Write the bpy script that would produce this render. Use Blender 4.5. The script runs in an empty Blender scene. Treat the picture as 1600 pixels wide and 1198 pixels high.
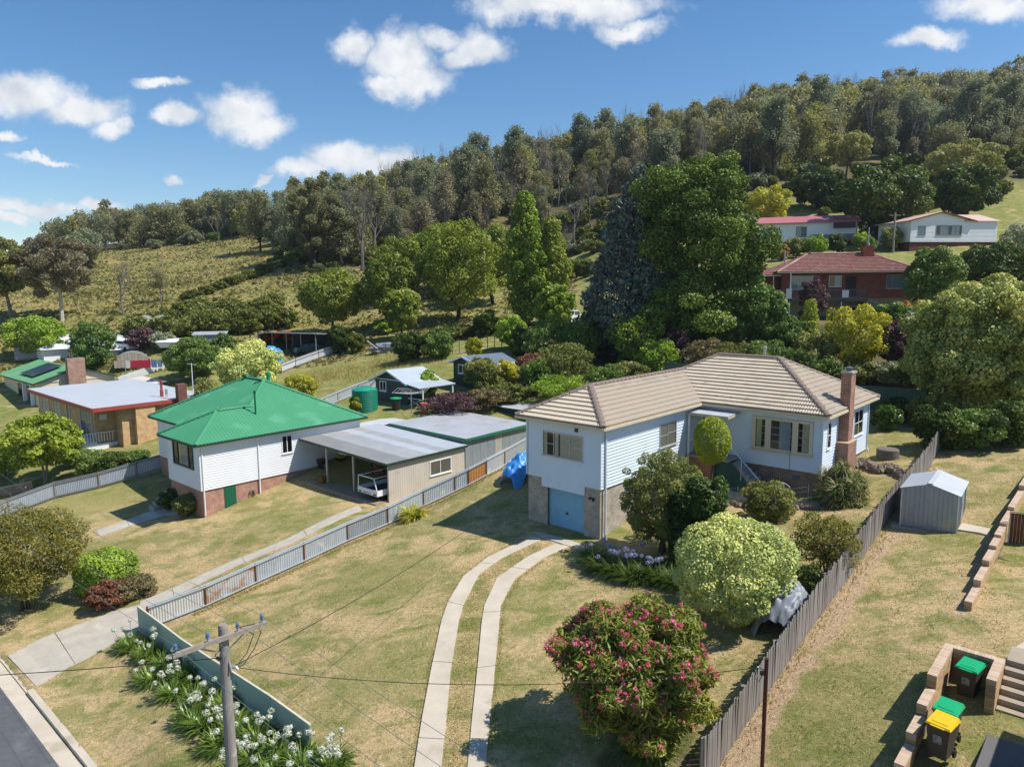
import bpy, bmesh, math, random
import numpy as np
from math import sin, cos, pi, radians, sqrt, atan2, tan

# ------------------------------------------------------------------ camera, sky, sun, exposure
SC = bpy.context.scene
F = 1111.0; PITCH = radians(7.6); ROLL = radians(.37); CH = 12.8      # camera 12.8 m above the garage slab
_cp, _sp = cos(PITCH), sin(PITCH); _c, _s = cos(ROLL), sin(ROLL)
RM = np.array([[_c, -_s, 0], [_s, _c, 0], [0, 0, 1]]) @ np.array([[1, 0, 0], [0, _sp, _cp], [0, _cp, -_sp]])
CAM = np.array([0, 0, CH])
import mathutils
cd = bpy.data.cameras.new('camera'); cam = bpy.data.objects.new('camera', cd); SC.collection.objects.link(cam)
cd.sensor_width = 36; cd.lens = 36 * F / 1600; cd.clip_end = 5000; cd.clip_start = .3
cam.matrix_world = mathutils.Matrix(((RM[0][0], RM[1][0], -RM[2][0], 0), (RM[0][1], RM[1][1], -RM[2][1], 0), (RM[0][2], RM[1][2], -RM[2][2], CH), (0, 0, 0, 1)))
SC.camera = cam
SUN_AZ, SUN_EL = radians(100), radians(54)
SC.view_settings.view_transform = 'Standard'; SC.view_settings.look = 'None'
SC.view_settings.exposure = 0.24; SC.view_settings.gamma = 1.0; SC.view_settings.use_curve_mapping = False
sl = bpy.data.lights.new('sun', 'SUN'); sl.energy = 5.0; sl.angle = radians(.53); sl.color = (1, .955, .88)
so = bpy.data.objects.new('sun', sl); SC.collection.objects.link(so)
sd = mathutils.Vector((sin(SUN_AZ) * cos(SUN_EL), cos(SUN_AZ) * cos(SUN_EL), sin(SUN_EL)))
so.rotation_euler = sd.to_track_quat('Z', 'Y').to_euler(); so.location = (60, -10, 80)
SC.cycles.max_bounces = 6; SC.cycles.diffuse_bounces = 3; SC.cycles.glossy_bounces = 2; SC.cycles.transparent_max_bounces = 12
SC.cycles.transmission_bounces = 2; SC.cycles.caustics_reflective = False; SC.cycles.caustics_refractive = False

def ray(px, py):
    return RM.T @ np.array([(px - 800) / F, -(py - 599) / F, 1.])
def atz(px, py, z):
    d = ray(px, py); return CAM + d * ((z - CH) / d[2])
def atd(px, py, y):
    d = ray(px, py); return CAM + d * (y / d[1])

W = bpy.data.worlds.new('World'); SC.world = W; W.use_nodes = True
def build_world():
    nt = W.node_tree; N = nt.nodes; Lk = nt.links; N.clear()
    def new(t, **k):
        n = N.new(t)
        for a, b in k.items(): setattr(n, a, b)
        return n
    out = new('ShaderNodeOutputWorld'); bg = new('ShaderNodeBackground'); sky = new('ShaderNodeTexSky')
    sky.sky_type = 'NISHITA'; sky.sun_disc = False; sky.sun_elevation = SUN_EL; sky.sun_rotation = SUN_AZ
    sky.altitude = 400; sky.air_density = 1.0; sky.dust_density = .35; sky.ozone_density = 1.8
    bg.inputs[1].default_value = .117
    hs = new('ShaderNodeHueSaturation'); hs.inputs['Saturation'].default_value = 1.3; Lk.new(sky.outputs[0], hs.inputs['Color']); Lk.new(hs.outputs[0], bg.inputs[0])
    tc = new('ShaderNodeTexCoord'); sp = new('ShaderNodeSeparateXYZ'); Lk.new(tc.outputs['Generated'], sp.inputs[0])
    def math_(op, a, b=None, clamp=False):
        m = new('ShaderNodeMath', operation=op, use_clamp=clamp)
        for i, v in enumerate((a, b)):
            if v is None: continue
            if isinstance(v, (int, float)): m.inputs[i].default_value = v
            else: Lk.new(v, m.inputs[i])
        return m.outputs[0]
    def vmath(op, a, b=None):
        m = new('ShaderNodeVectorMath', operation=op)
        for i, v in enumerate((a, b)):
            if v is None: continue
            if isinstance(v, (tuple, list)): m.inputs[i].default_value = v
            else: Lk.new(v, m.inputs[i])
        return m
    y = math_('MAXIMUM', sp.outputs[1], .02)
    X = math_('DIVIDE', sp.outputs[0], y); Z = math_('DIVIDE', sp.outputs[2], y)
    cb = new('ShaderNodeCombineXYZ'); Lk.new(X, cb.inputs[0]); Lk.new(Z, cb.inputs[1])
    n1 = new('ShaderNodeTexNoise'); n1.inputs['Scale'].default_value = 9; n1.inputs['Detail'].default_value = 7; n1.inputs['Roughness'].default_value = .62
    Lk.new(cb.outputs[0], n1.inputs['Vector'])
    nd = vmath('SUBTRACT', n1.outputs['Color'], (.5, .5, .5)); ns = vmath('SCALE', nd.outputs[0]); ns.inputs['Scale'].default_value = .085
    P = vmath('ADD', cb.outputs[0], ns.outputs[0]).outputs[0]
    puffs = [(40,150,95,36),(115,165,75,28),(172,190,32,18),(-30,160,60,30),(372,172,66,42),(405,195,60,32),(278,178,38,18),(245,128,42,10),
      (628,92,62,56),(655,122,62,28),(605,132,40,22),(553,62,42,34),(748,66,50,36),(720,85,35,22),(690,55,40,22),
      (545,250,70,28),(600,262,62,28),(480,270,46,17),(418,278,18,7),(840,6,110,26),(930,8,110,28),(985,42,62,16),(1545,12,95,26),(1447,66,55,16),
      (40,325,110,16),(150,318,42,11),(108,356,38,17),(10,218,26,9),(70,246,55,6),(262,282,14,9),(20,345,40,9)]
    acc = None
    for px, py, rx, ry in puffs:
        d = ray(px, py); c = (d[0] / d[1], d[2] / d[1], 0)
        s1 = vmath('SUBTRACT', P, c); s2 = vmath('MULTIPLY', s1.outputs[0], (F / rx / 1.2, F / ry / 1.2, 0)); ln = vmath('LENGTH', s2.outputs[0])
        v = math_('SUBTRACT', 1, ln.outputs['Value'])
        acc = v if acc is None else math_('MAXIMUM', acc, v)
    n2 = new('ShaderNodeTexNoise'); n2.inputs['Scale'].default_value = 26; n2.inputs['Detail'].default_value = 8; n2.inputs['Roughness'].default_value = .65
    Lk.new(cb.outputs[0], n2.inputs['Vector'])
    dens = math_('ADD', acc, math_('MULTIPLY', math_('SUBTRACT', n2.outputs[0], .5), .9))
    # a scatter of other small clouds, all round the horizon, where the camera does not look
    n3 = new('ShaderNodeTexNoise'); n3.inputs['Scale'].default_value = 5; n3.inputs['Detail'].default_value = 6
    Lk.new(tc.outputs['Generated'], n3.inputs['Vector'])
    o = math_('MULTIPLY', math_('SUBTRACT', n3.outputs[0], .6), 6)
    back = math_('LESS_THAN', sp.outputs[1], .2)
    dens = math_('ADD', math_('MULTIPLY', dens, math_('SUBTRACT', 1, back)), math_('MULTIPLY', o, back))
    mr = new('ShaderNodeMapRange', interpolation_type='SMOOTHSTEP'); Lk.new(dens, mr.inputs[0]); mr.inputs[1].default_value = .02; mr.inputs[2].default_value = .72
    up = math_('GREATER_THAN', sp.outputs[2], 0); alpha = math_('MULTIPLY', mr.outputs[0], up)
    alpha = math_('MULTIPLY', alpha, .97)
    n4 = new('ShaderNodeTexNoise'); n4.inputs['Scale'].default_value = 14; n4.inputs['Detail'].default_value = 5
    off = vmath('ADD', cb.outputs[0], (-.02, -.03, 0)); Lk.new(off.outputs[0], n4.inputs['Vector'])
    n5 = new('ShaderNodeTexNoise'); n5.inputs['Scale'].default_value = 14; n5.inputs['Detail'].default_value = 5; Lk.new(cb.outputs[0], n5.inputs['Vector'])
    sh = math_('ADD', math_('MULTIPLY', math_('SUBTRACT', n5.outputs[0], n4.outputs[0]), 1.6), .62, clamp=True)
    rp = new('ShaderNodeValToRGB'); Lk.new(sh, rp.inputs[0])
    rp.color_ramp.elements[0].color = (.50, .57, .66, 1); rp.color_ramp.elements[1].color = (.93, .94, .95, 1); rp.color_ramp.elements[1].position = .75
    cbg = new('ShaderNodeBackground'); cbg.inputs[1].default_value = .9; Lk.new(rp.outputs[0], cbg.inputs[0])
    mx = new('ShaderNodeMixShader'); Lk.new(alpha, mx.inputs[0]); Lk.new(bg.outputs[0], mx.inputs[1]); Lk.new(cbg.outputs[0], mx.inputs[2])
    Lk.new(mx.outputs[0], out.inputs[0])
build_world()

# ------------------------------------------------------------------ materials
MATS = {}
def mat(name, col, rough=.8, col2=None, scale=4., detail=4., bump=0., bscale=None, metal=0., spec=.4, coords='Object', stretch=(1, 1, 1), contrast=.5, wave=None, noise3=None):
    """principled material: colour noise between col and col2, optional bump, optional wave bump (period m, axis, depth)"""
    if name in MATS: return MATS[name]
    m = bpy.data.materials.new(name); m.use_nodes = True; nt = m.node_tree; N = nt.nodes; Lk = nt.links
    b = N['Principled BSDF']; b.inputs['Roughness'].default_value = rough; b.inputs['Metallic'].default_value = metal; b.inputs['Specular IOR Level'].default_value = spec
    if col2 is None: col2 = tuple(c * .8 for c in col)
    tc = N.new('ShaderNodeTexCoord'); mp = N.new('ShaderNodeMapping'); mp.inputs['Scale'].default_value = stretch
    Lk.new(tc.outputs[coords], mp.inputs[0])
    n = N.new('ShaderNodeTexNoise'); n.inputs['Scale'].default_value = scale; n.inputs['Detail'].default_value = detail; n.inputs['Roughness'].default_value = .6
    Lk.new(mp.outputs[0], n.inputs['Vector'])
    mr = N.new('ShaderNodeMapRange'); mr.inputs[1].default_value = .5 - contrast * .45; mr.inputs[2].default_value = .5 + contrast * .45
    Lk.new(n.outputs[0], mr.inputs[0])
    mx = N.new('ShaderNodeMix'); mx.data_type = 'RGBA'; mx.inputs[6].default_value = (*col, 1); mx.inputs[7].default_value = (*col2, 1)
    Lk.new(mr.outputs[0], mx.inputs[0]); cout = mx.outputs[2]
    if noise3:
        n3 = N.new('ShaderNodeTexNoise'); n3.inputs['Scale'].default_value = noise3[1]; n3.inputs['Detail'].default_value = 5; Lk.new(tc.outputs[coords], n3.inputs['Vector'])
        r3 = N.new('ShaderNodeMapRange'); r3.inputs[1].default_value = noise3[2]; r3.inputs[2].default_value = noise3[2] + .12; Lk.new(n3.outputs[0], r3.inputs[0])
        m3 = N.new('ShaderNodeMix'); m3.data_type = 'RGBA'; m3.inputs[7].default_value = (*noise3[0], 1); Lk.new(cout, m3.inputs[6]); Lk.new(r3.outputs[0], m3.inputs[0]); cout = m3.outputs[2]
    Lk.new(cout, b.inputs['Base Color'])
    if bump or wave:
        bp = N.new('ShaderNodeBump'); bp.inputs['Strength'].default_value = 1.0; bp.inputs['Distance'].default_value = bump or .01
        if bscale:
            n2 = N.new('ShaderNodeTexNoise'); n2.inputs['Scale'].default_value = bscale; n2.inputs['Detail'].default_value = 5; Lk.new(mp.outputs[0], n2.inputs['Vector']); h = n2.outputs[0]
        else: h = n.outputs[0]
        Lk.new(h, bp.inputs['Height']); Lk.new(bp.outputs[0], b.inputs['Normal'])
    MATS[name] = m
    return m

def brick_mat(name, c1, c2, mortar, bw=.23, bh=.086, wallcoords=True, rough=.85, cap=None):
    if name in MATS: return MATS[name]
    m = bpy.data.materials.new(name); m.use_nodes = True; nt = m.node_tree; N = nt.nodes; Lk = nt.links
    b = N['Principled BSDF']; b.inputs['Roughness'].default_value = rough; b.inputs['Specular IOR Level'].default_value = .25
    tc = N.new('ShaderNodeTexCoord'); sp = N.new('ShaderNodeSeparateXYZ'); Lk.new(tc.outputs['Object'], sp.inputs[0])
    ad = N.new('ShaderNodeMath'); Lk.new(sp.outputs[0], ad.inputs[0]); Lk.new(sp.outputs[1], ad.inputs[1])
    cb = N.new('ShaderNodeCombineXYZ'); Lk.new(ad.outputs[0], cb.inputs[0]); Lk.new(sp.outputs[2], cb.inputs[1])
    br = N.new('ShaderNodeTexBrick'); Lk.new(cb.outputs[0], br.inputs['Vector'])
    br.inputs['Color1'].default_value = (*c1, 1); br.inputs['Color2'].default_value = (*c2, 1); br.inputs['Mortar'].default_value = (*mortar, 1)
    br.inputs['Scale'].default_value = 1; br.inputs['Brick Width'].default_value = bw; br.inputs['Row Height'].default_value = bh; br.inputs['Mortar Size'].default_value = .011; br.inputs['Bias'].default_value = -.1
    n = N.new('ShaderNodeTexNoise'); n.inputs['Scale'].default_value = 2.2; n.inputs['Detail'].default_value = 6; Lk.new(tc.outputs['Object'], n.inputs['Vector'])
    mr = N.new('ShaderNodeMapRange'); mr.inputs[1].default_value = .3; mr.inputs[2].default_value = .7; mr.inputs[3].default_value = .72; mr.inputs[4].default_value = 1.12; Lk.new(n.outputs[0], mr.inputs[0])
    vm = N.new('ShaderNodeVectorMath'); vm.operation = 'SCALE'; Lk.new(br.outputs['Color'], vm.inputs[0]); Lk.new(mr.outputs[0], vm.inputs['Scale'])
    Lk.new(vm.outputs[0], b.inputs['Base Color'])
    bp = N.new('ShaderNodeBump'); bp.inputs['Distance'].default_value = .006; bp.invert = True; Lk.new(br.outputs['Fac'], bp.inputs['Height']); Lk.new(bp.outputs[0], b.inputs['Normal'])
    MATS[name] = m
    return m

def leaf_mat(name, c1, c2, c3=None, trans=.28, rough=.5, spec=.3, gain=1.5):
    """foliage: colour from the per-leaf 'tint' attribute, plus a slow noise between plants' own tones"""
    if name in MATS: return MATS[name]
    g_ = lambda c: tuple(min(.9, k*gain) for k in c); c1 = g_(c1); c2 = g_(c2); c3 = g_(c3) if c3 else None
    m = bpy.data.materials.new(name); m.use_nodes = True; nt = m.node_tree; N = nt.nodes; Lk = nt.links
    b = N['Principled BSDF']; out = N['Material Output']
    at = N.new('ShaderNodeAttribute'); at.attribute_name = 'tint'
    rp = N.new('ShaderNodeValToRGB'); cr = rp.color_ramp; cr.elements[0].color = (*c1, 1); cr.elements[1].color = (*c2, 1)
    if c3: e = cr.elements.new(.5); e.color = (*c2, 1); cr.elements[2].color = (*c3, 1)
    oi = N.new('ShaderNodeObjectInfo'); ad = N.new('ShaderNodeMath'); ad.operation = 'MULTIPLY_ADD'; Lk.new(oi.outputs['Random'], ad.inputs[0]); ad.inputs[1].default_value = .3; ad.inputs[2].default_value = -.15
    a2 = N.new('ShaderNodeMath'); a2.use_clamp = True; Lk.new(at.outputs['Fac'], a2.inputs[0]); Lk.new(ad.outputs[0], a2.inputs[1]); Lk.new(a2.outputs[0], rp.inputs[0])
    Lk.new(rp.outputs[0], b.inputs['Base Color']); b.inputs['Roughness'].default_value = rough; b.inputs['Specular IOR Level'].default_value = spec
    tr = N.new('ShaderNodeBsdfTranslucent'); hs = N.new('ShaderNodeHueSaturation'); hs.inputs['Value'].default_value = 1.25; hs.inputs['Saturation'].default_value = 1.1
    Lk.new(rp.outputs[0], hs.inputs['Color']); Lk.new(hs.outputs[0], tr.inputs[0])
    mx = N.new('ShaderNodeMixShader'); mx.inputs[0].default_value = trans; Lk.new(b.outputs[0], mx.inputs[1]); Lk.new(tr.outputs[0], mx.inputs[2]); Lk.new(mx.outputs[0], out.inputs[0])
    MATS[name] = m
    return m

def glass_mat():
    if 'window glass' in MATS: return MATS['window glass']
    m = bpy.data.materials.new('window glass'); m.use_nodes = True; nt = m.node_tree; N = nt.nodes; Lk = nt.links
    N.remove(N['Principled BSDF']); out = N['Material Output']
    g = N.new('ShaderNodeBsdfGlossy'); g.inputs['Roughness'].default_value = .03; t = N.new('ShaderNodeBsdfTransparent'); t.inputs[0].default_value = (.92, .95, .96, 1)
    fr = N.new('ShaderNodeFresnel'); fr.inputs[0].default_value = 1.6; m2 = N.new('ShaderNodeMath'); m2.operation = 'MULTIPLY_ADD'; m2.inputs[1].default_value = .8; m2.inputs[2].default_value = .03
    Lk.new(fr.outputs[0], m2.inputs[0]); mx = N.new('ShaderNodeMixShader'); Lk.new(m2.outputs[0], mx.inputs[0]); Lk.new(t.outputs[0], mx.inputs[1]); Lk.new(g.outputs[0], mx.inputs[2]); Lk.new(mx.outputs[0], out.inputs[0])
    MATS['window glass'] = m
    return m

# ------------------------------------------------------------------ mesh and object helpers
COL = SC.collection
class MB:
    def __init__(s): s.v = []; s.f = []
    def box(s, x0, x1, y0, y1, z0, z1):
        i = len(s.v); s.v += [(x0, y0, z0), (x1, y0, z0), (x1, y1, z0), (x0, y1, z0), (x0, y0, z1), (x1, y0, z1), (x1, y1, z1), (x0, y1, z1)]
        s.f += [(i, i+3, i+2, i+1), (i+4, i+5, i+6, i+7), (i, i+1, i+5, i+4), (i+1, i+2, i+6, i+5), (i+2, i+3, i+7, i+6), (i+3, i, i+4, i+7)]; return s
    def hexa(s, p):                                         # 8 points: bottom ring then top ring
        i = len(s.v); s.v += [tuple(map(float, q)) for q in p]
        s.f += [(i, i+3, i+2, i+1), (i+4, i+5, i+6, i+7), (i, i+1, i+5, i+4), (i+1, i+2, i+6, i+5), (i+2, i+3, i+7, i+6), (i+3, i, i+4, i+7)]; return s
    def beam(s, a, b, w, h, up=(0, 0, 1)):
        a = np.array(a, float); b = np.array(b, float); d = b - a; d /= max(1e-9, np.linalg.norm(d)); u = np.array(up, float)
        r = np.cross(d, u)
        if np.linalg.norm(r) < 1e-4: r = np.cross(d, (1, 0, 0))
        r /= np.linalg.norm(r); u = np.cross(r, d)
        r *= w / 2; u *= h / 2
        return s.hexa([a-r-u, a+r-u, b+r-u, b-r-u, a-r+u, a+r+u, b+r+u, b-r+u])
    def quad(s, *p):
        i = len(s.v); s.v += [tuple(map(float, q)) for q in p]; s.f.append(tuple(range(i, i + len(p)))); return s
    def tube(s, pts, rad, n=8, cap=True):
        pts = [np.array(p, float) for p in pts]; m = len(pts)
        if isinstance(rad, (int, float)): rad = [rad] * m
        i0 = len(s.v); ref = None
        for k in range(m):
            d = pts[min(k+1, m-1)] - pts[max(k-1, 0)]; d /= max(1e-9, np.linalg.norm(d))
            if ref is None:
                ref = np.cross(d, (0.13, 1, .07))
                if np.linalg.norm(ref) < .1: ref = np.cross(d, (1, 0, 0))
            r = ref - d * (ref @ d); r /= np.linalg.norm(r); ref = r; q = np.cross(d, r)
            for j in range(n):
                a = 2 * pi * j / n; s.v.append(tuple(pts[k] + rad[k] * (cos(a) * r + sin(a) * q)))
        for k in range(m - 1):
            for j in range(n):
                a = i0 + k * n + j; b = i0 + k * n + (j+1) % n; s.f.append((a, b, b+n, a+n))
        if cap: s.f.append(tuple(i0 + j for j in range(n))[::-1]); s.f.append(tuple(i0 + (m-1)*n + j for j in range(n)))
        return s
    def lathe(s, prof, n=16, c=(0, 0, 0)):                  # (r,z) profile
        i0 = len(s.v)
        for r, z in prof:
            for j in range(n): a = 2*pi*j/n; s.v.append((c[0]+r*cos(a), c[1]+r*sin(a), c[2]+z))
        for k in range(len(prof)-1):
            for j in range(n): a = i0+k*n+j; b = i0+k*n+(j+1) % n; s.f.append((a, b, b+n, a+n))
        s.f.append(tuple(i0+j for j in range(n))[::-1]); s.f.append(tuple(i0+(len(prof)-1)*n+j for j in range(n)))
        return s
    def blob(s, c, r, seed=0, nu=10, nv=7, rough=.18):      # lumpy rock
        rn = random.Random(seed); i0 = len(s.v)
        for a in range(nv+1):
            th = pi*a/nv
            for j in range(nu):
                ph = 2*pi*j/nu; k = 1 + rn.uniform(-rough, rough)
                s.v.append((c[0]+r[0]*k*sin(th)*cos(ph), c[1]+r[1]*k*sin(th)*sin(ph), c[2]+r[2]*k*cos(th)))
        for a in range(nv):
            for j in range(nu): p = i0+a*nu+j; q = i0+a*nu+(j+1) % nu; s.f.append((p, q, q+nu, p+nu))
        return s
    def mesh(s, name, m=None, smooth=False):
        me = bpy.data.meshes.new(name); me.from_pydata(s.v, [], s.f); me.update()
        if m: me.materials.append(m)
        if smooth: me.polygons.foreach_set('use_smooth', [True]*len(me.polygons))
        return me
    def build(s, name, m, parent=None, smooth=False, **k):
        return link(name, s.mesh(name, m, smooth), parent, **k)
def link(name, me, parent=None, **k):
    o = bpy.data.objects.new(name, me); COL.objects.link(o)
    if parent is not None: o.parent = parent
    for a, b in k.items():
        if a in ('location', 'rotation_euler', 'scale'): setattr(o, a, b)
        else: o[a] = b
    return o
def tag(o, label, cat, group=None):
    o['label'] = label; o['category'] = cat
    if group: o['group'] = group
    return o
def thing(name, label, cat, loc=(0, 0, 0), rz=0., group=None):
    o = bpy.data.objects.new(name, None); COL.objects.link(o); o.location = tuple(map(float, loc)); o.rotation_euler = (0, 0, rz); o.empty_display_size = .3
    return tag(o, label, cat, group)
def struct(o): o['kind'] = 'structure'; return o
def stuff(o): o['kind'] = 'stuff'; return o
def copy_tree(o, parent=None):
    c = o.copy(); COL.objects.link(c)
    if parent is not None: c.parent = parent
    for ch in o.children: copy_tree(ch, c)
    return c
def np_mesh(name, V, Fq, m, tint=None, smooth=False):
    """fast mesh from numpy; Fq is (n,k) index array"""
    me = bpy.data.meshes.new(name); n, k = Fq.shape
    me.vertices.add(len(V)); me.vertices.foreach_set('co', np.ascontiguousarray(V, dtype=np.float32).ravel())
    me.loops.add(n*k); me.loops.foreach_set('vertex_index', np.ascontiguousarray(Fq, dtype=np.int32).ravel())
    me.polygons.add(n); me.polygons.foreach_set('loop_start', np.arange(0, n*k, k, dtype=np.int32))
    try: me.polygons.foreach_set('loop_total', np.full(n, k, dtype=np.int32))
    except Exception: pass
    if smooth: me.polygons.foreach_set('use_smooth', np.ones(n, dtype=bool))
    if tint is not None:
        a = me.attributes.new('tint', 'FLOAT', 'POINT'); a.data.foreach_set('value', np.ascontiguousarray(tint, dtype=np.float32))
    me.update(calc_edges=True)
    if m: me.materials.append(m)
    return me

# ------------------------------------------------------------------ terrain
YA = radians(-42)
UX, UY = cos(YA), sin(YA); VX, VY = -sin(YA), cos(YA)
def suv(x, y): return x*UX + y*UY, x*VX + y*VY               # along the street, away from the street
CZ = [ # pixel, pixel, height
 (0,1100,-4.1),(60,1198,-4.1),(-200,1000,-4.2),(-400,900,-4.3),(10,1030,-3.95),(130,1195,-3.9),(75,1065,-3.85),(200,1180,-3.3),(219,1000,-3.1),(487,1175,-2.3),
 (335,1010,-2.9),(470,930,-1.95),(606,825,-.95),(700,770,.25),(760,731,1.3),(822,712,1.9),(830,850,-.02),(937,848,0),(855,823,0),(870,865,-.08),
 (705,950,-.75),(785,950,-.75),(660,1198,-1.7),(745,1198,-1.6),(820,875,-.2),(500,1100,-1.95),(600,1000,-1.4),(900,950,-.4),(950,1190,-1.2),(1100,1150,-.75),
 (950,880,.05),(1000,855,.3),(1150,900,.6),(1230,900,.9),(1180,795,1.0),(1235,783,1.15),(1281,778,1.5),(1350,742,2.1),(1380,732,2.4),(1300,800,1.45),
 (1400,690,3.0),(1440,645,3.4),(1345,625,3.4),(1130,1198,-.75),(1256,1003,.45),(1400,800,1.9),(1440,735,2.6),(1478,690,3.2),
 (1495,836,1.72),(1406,821,1.72),(1540,826,2.1),(1500,1185,.88),(1515,1088,1.0),(1400,1100,.75),(1350,1198,.2),(1500,950,1.5),(1525,905,1.95),(1545,965,1.35),(1575,900,1.5),(1592,850,1.8),(1580,720,3.2),(1605,680,3.6),
 (1590,1190,.8),(1600,1030,1.9),(1540,690,3.4),(1450,1180,.85),
 (637,640,2.3),(600,625,2.5),(560,650,2.1),(820,622,3.0),(760,602,3.5),(740,604,3.4),(900,590,4.1),(700,622,2.7),(480,572,3.2),(450,622,1.8),(540,590,3.2),
 (86,780,-3.0),(155,763,-2.6),(214,746,-2.2),(0,812,-3.7),(-150,820,-4.0),(20,742,-2.6),(-100,690,-2.2),
 (318,808,-2.2),(425,762,-1.27),(508,745,-.72),(590,785,-.72),(250,780,-2.75),(270,870,-2.8),(150,850,-3.35),(240,950,-3.1),(350,870,-2.5),(520,800,-1.0),(0,980,-3.85),(100,900,-3.6)]
CD = [ # pixel, pixel, distance
 (600,510,108),(500,505,118),(700,490,116),(770,487,114),(800,470,120),(880,400,162),(900,440,138),(720,540,84),(640,545,90),
 (250,500,112),(100,500,116),(0,500,116),(-200,505,110),(200,430,172),(300,430,165),(400,400,180),(450,450,130),(550,440,130),(250,540,98),(180,590,88),(300,592,84),(340,560,92),(100,560,100),(0,540,105),
 (1250,505,80),(1330,500,80),(1420,495,82),(1180,505,80),(1300,560,66),(1400,560,64),(1200,575,62),(1500,560,60),(1100,575,66),(1000,580,68),(1600,600,55),(1700,560,60),
 (1250,394,122),(1290,392,118),(1320,410,104),(1500,386,112),(1590,388,112),(1430,385,116),(1560,300,150),(1400,325,145),(1250,300,165),(1100,330,160),(1000,370,145),(950,420,120),
 (640,372,175),(760,345,172),(900,328,172),(1050,300,175),(1200,272,180),(1300,268,182),(1500,258,180),(1650,250,178),
 (1600,165,300),(1400,187,300),(1200,200,300),(1000,240,290),(800,282,285),(650,312,300),(500,340,320),(430,346,290),(400,356,330),(300,365,340),(150,388,350),(0,402,370),(-300,415,350),
 (1600,205,400),(1200,240,400),(800,320,400),(400,385,450),(0,425,500),(-300,430,500),(300,440,700),(900,430,700),(1500,430,700),
 (1900,500,80),(2000,350,160),(2000,150,300),(2000,280,420),(-300,470,130),(-400,452,250),(-600,520,100)]
CP = [(0,8,-3.2),(10,5,-2.4),(-12,8,-4),(18,12,-.2),(30,15,2.2),(30,3,1),(-30,10,-4.4),(60,20,4),(60,40,6),(-60,40,-4.4),(-80,70,-2),(0,-30,-5),(0,-200,-6),(300,-50,10),(-300,0,-6),(500,300,60),(-500,300,5),(0,1200,-20),(900,1200,-20),(-900,1200,-20)]
_o2 = atz(318, 808, -2.2)
def _loc2(x, y, z): return np.array([_o2[0]+x*cos(radians(-42))+y*sin(radians(42)), _o2[1]-x*sin(radians(42))+y*cos(radians(42)), z])
CL = [(10.9, 7.6, -1.05), (11.0, 10.5, -.85), (11.0, 14, -.55), (10.9, 18, .0), (10.8, 22, .7), (12.4, 9, -.75), (12.2, 14, -.1), (12.0, 18.5, .5)]
PTS = np.array([_loc2(*c) for c in CL]+[atz(*c) for c in CZ] + [atd(*c) for c in CD] + [np.array(c, float) for c in CP])
def _ker(d2): return np.sqrt(d2 + 4.0)
def _fit():
    X = PTS[:, :2]; n = len(X); D = ((X[:, None] - X[None])**2).sum(-1); A = np.zeros((n+3, n+3)); A[:n, :n] = -_ker(D) + np.eye(n)*1.6
    A[:n, n] = 1; A[:n, n+1:] = X; A[n, :n] = 1; A[n+1:, :n] = X.T
    return np.linalg.solve(A, np.concatenate([PTS[:, 2], [0, 0, 0]]))
_W = _fit()
PADS = []     # (origin, x0,x1,y0,y1 local, z, margin): level ground under slabs
def roadz(r): return -3.92 + (r + 28.6) * .012
def smooth(a, b, x): t = np.clip((x-a)/(b-a), 0, 1); return t*t*(3-2*t)
def TZ(x, y):
    x = np.atleast_1d(np.asarray(x, float)); y = np.atleast_1d(np.asarray(y, float)); out = np.empty(len(x)); n = len(PTS)
    for i in range(0, len(x), 20000):
        a = x[i:i+20000]; b = y[i:i+20000]
        D = (a[:, None]-PTS[None, :, 0])**2 + (b[:, None]-PTS[None, :, 1])**2
        out[i:i+20000] = -_ker(D) @ _W[:n] + _W[n] + _W[n+1]*a + _W[n+2]*b
    r, s = suv(x, y)
    k = 1 - smooth(7.3, 9.0, s); k = np.where(s < -6, 1 - smooth(0, 1, (-6 - s)/12), k)
    out = out*(1-k) + (roadz(r) + .13)*k
    return out
def T(x, y): return float(TZ(x, y)[0])
def G(x, y, dz=0.): return np.array([x, y, T(x, y) + dz])
def atg(px, py, ymin=6, ymax=420):
    """where the line of sight through a pixel meets the ground"""
    d = ray(px, py); ys = np.geomspace(ymin, ymax, 700); P = CAM[None] + d[None]*(ys/d[1])[:, None]; h = P[:, 2] - TZ(P[:, 0], P[:, 1])
    i = np.argmax(h < 0)
    if h[i] >= 0: i = len(h)-1
    if i > 0: t = h[i-1]/(h[i-1]-h[i]+1e-12); p = P[i-1] + (P[i]-P[i-1])*t
    else: p = P[0]
    p[2] = T(p[0], p[1]); return p

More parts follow.
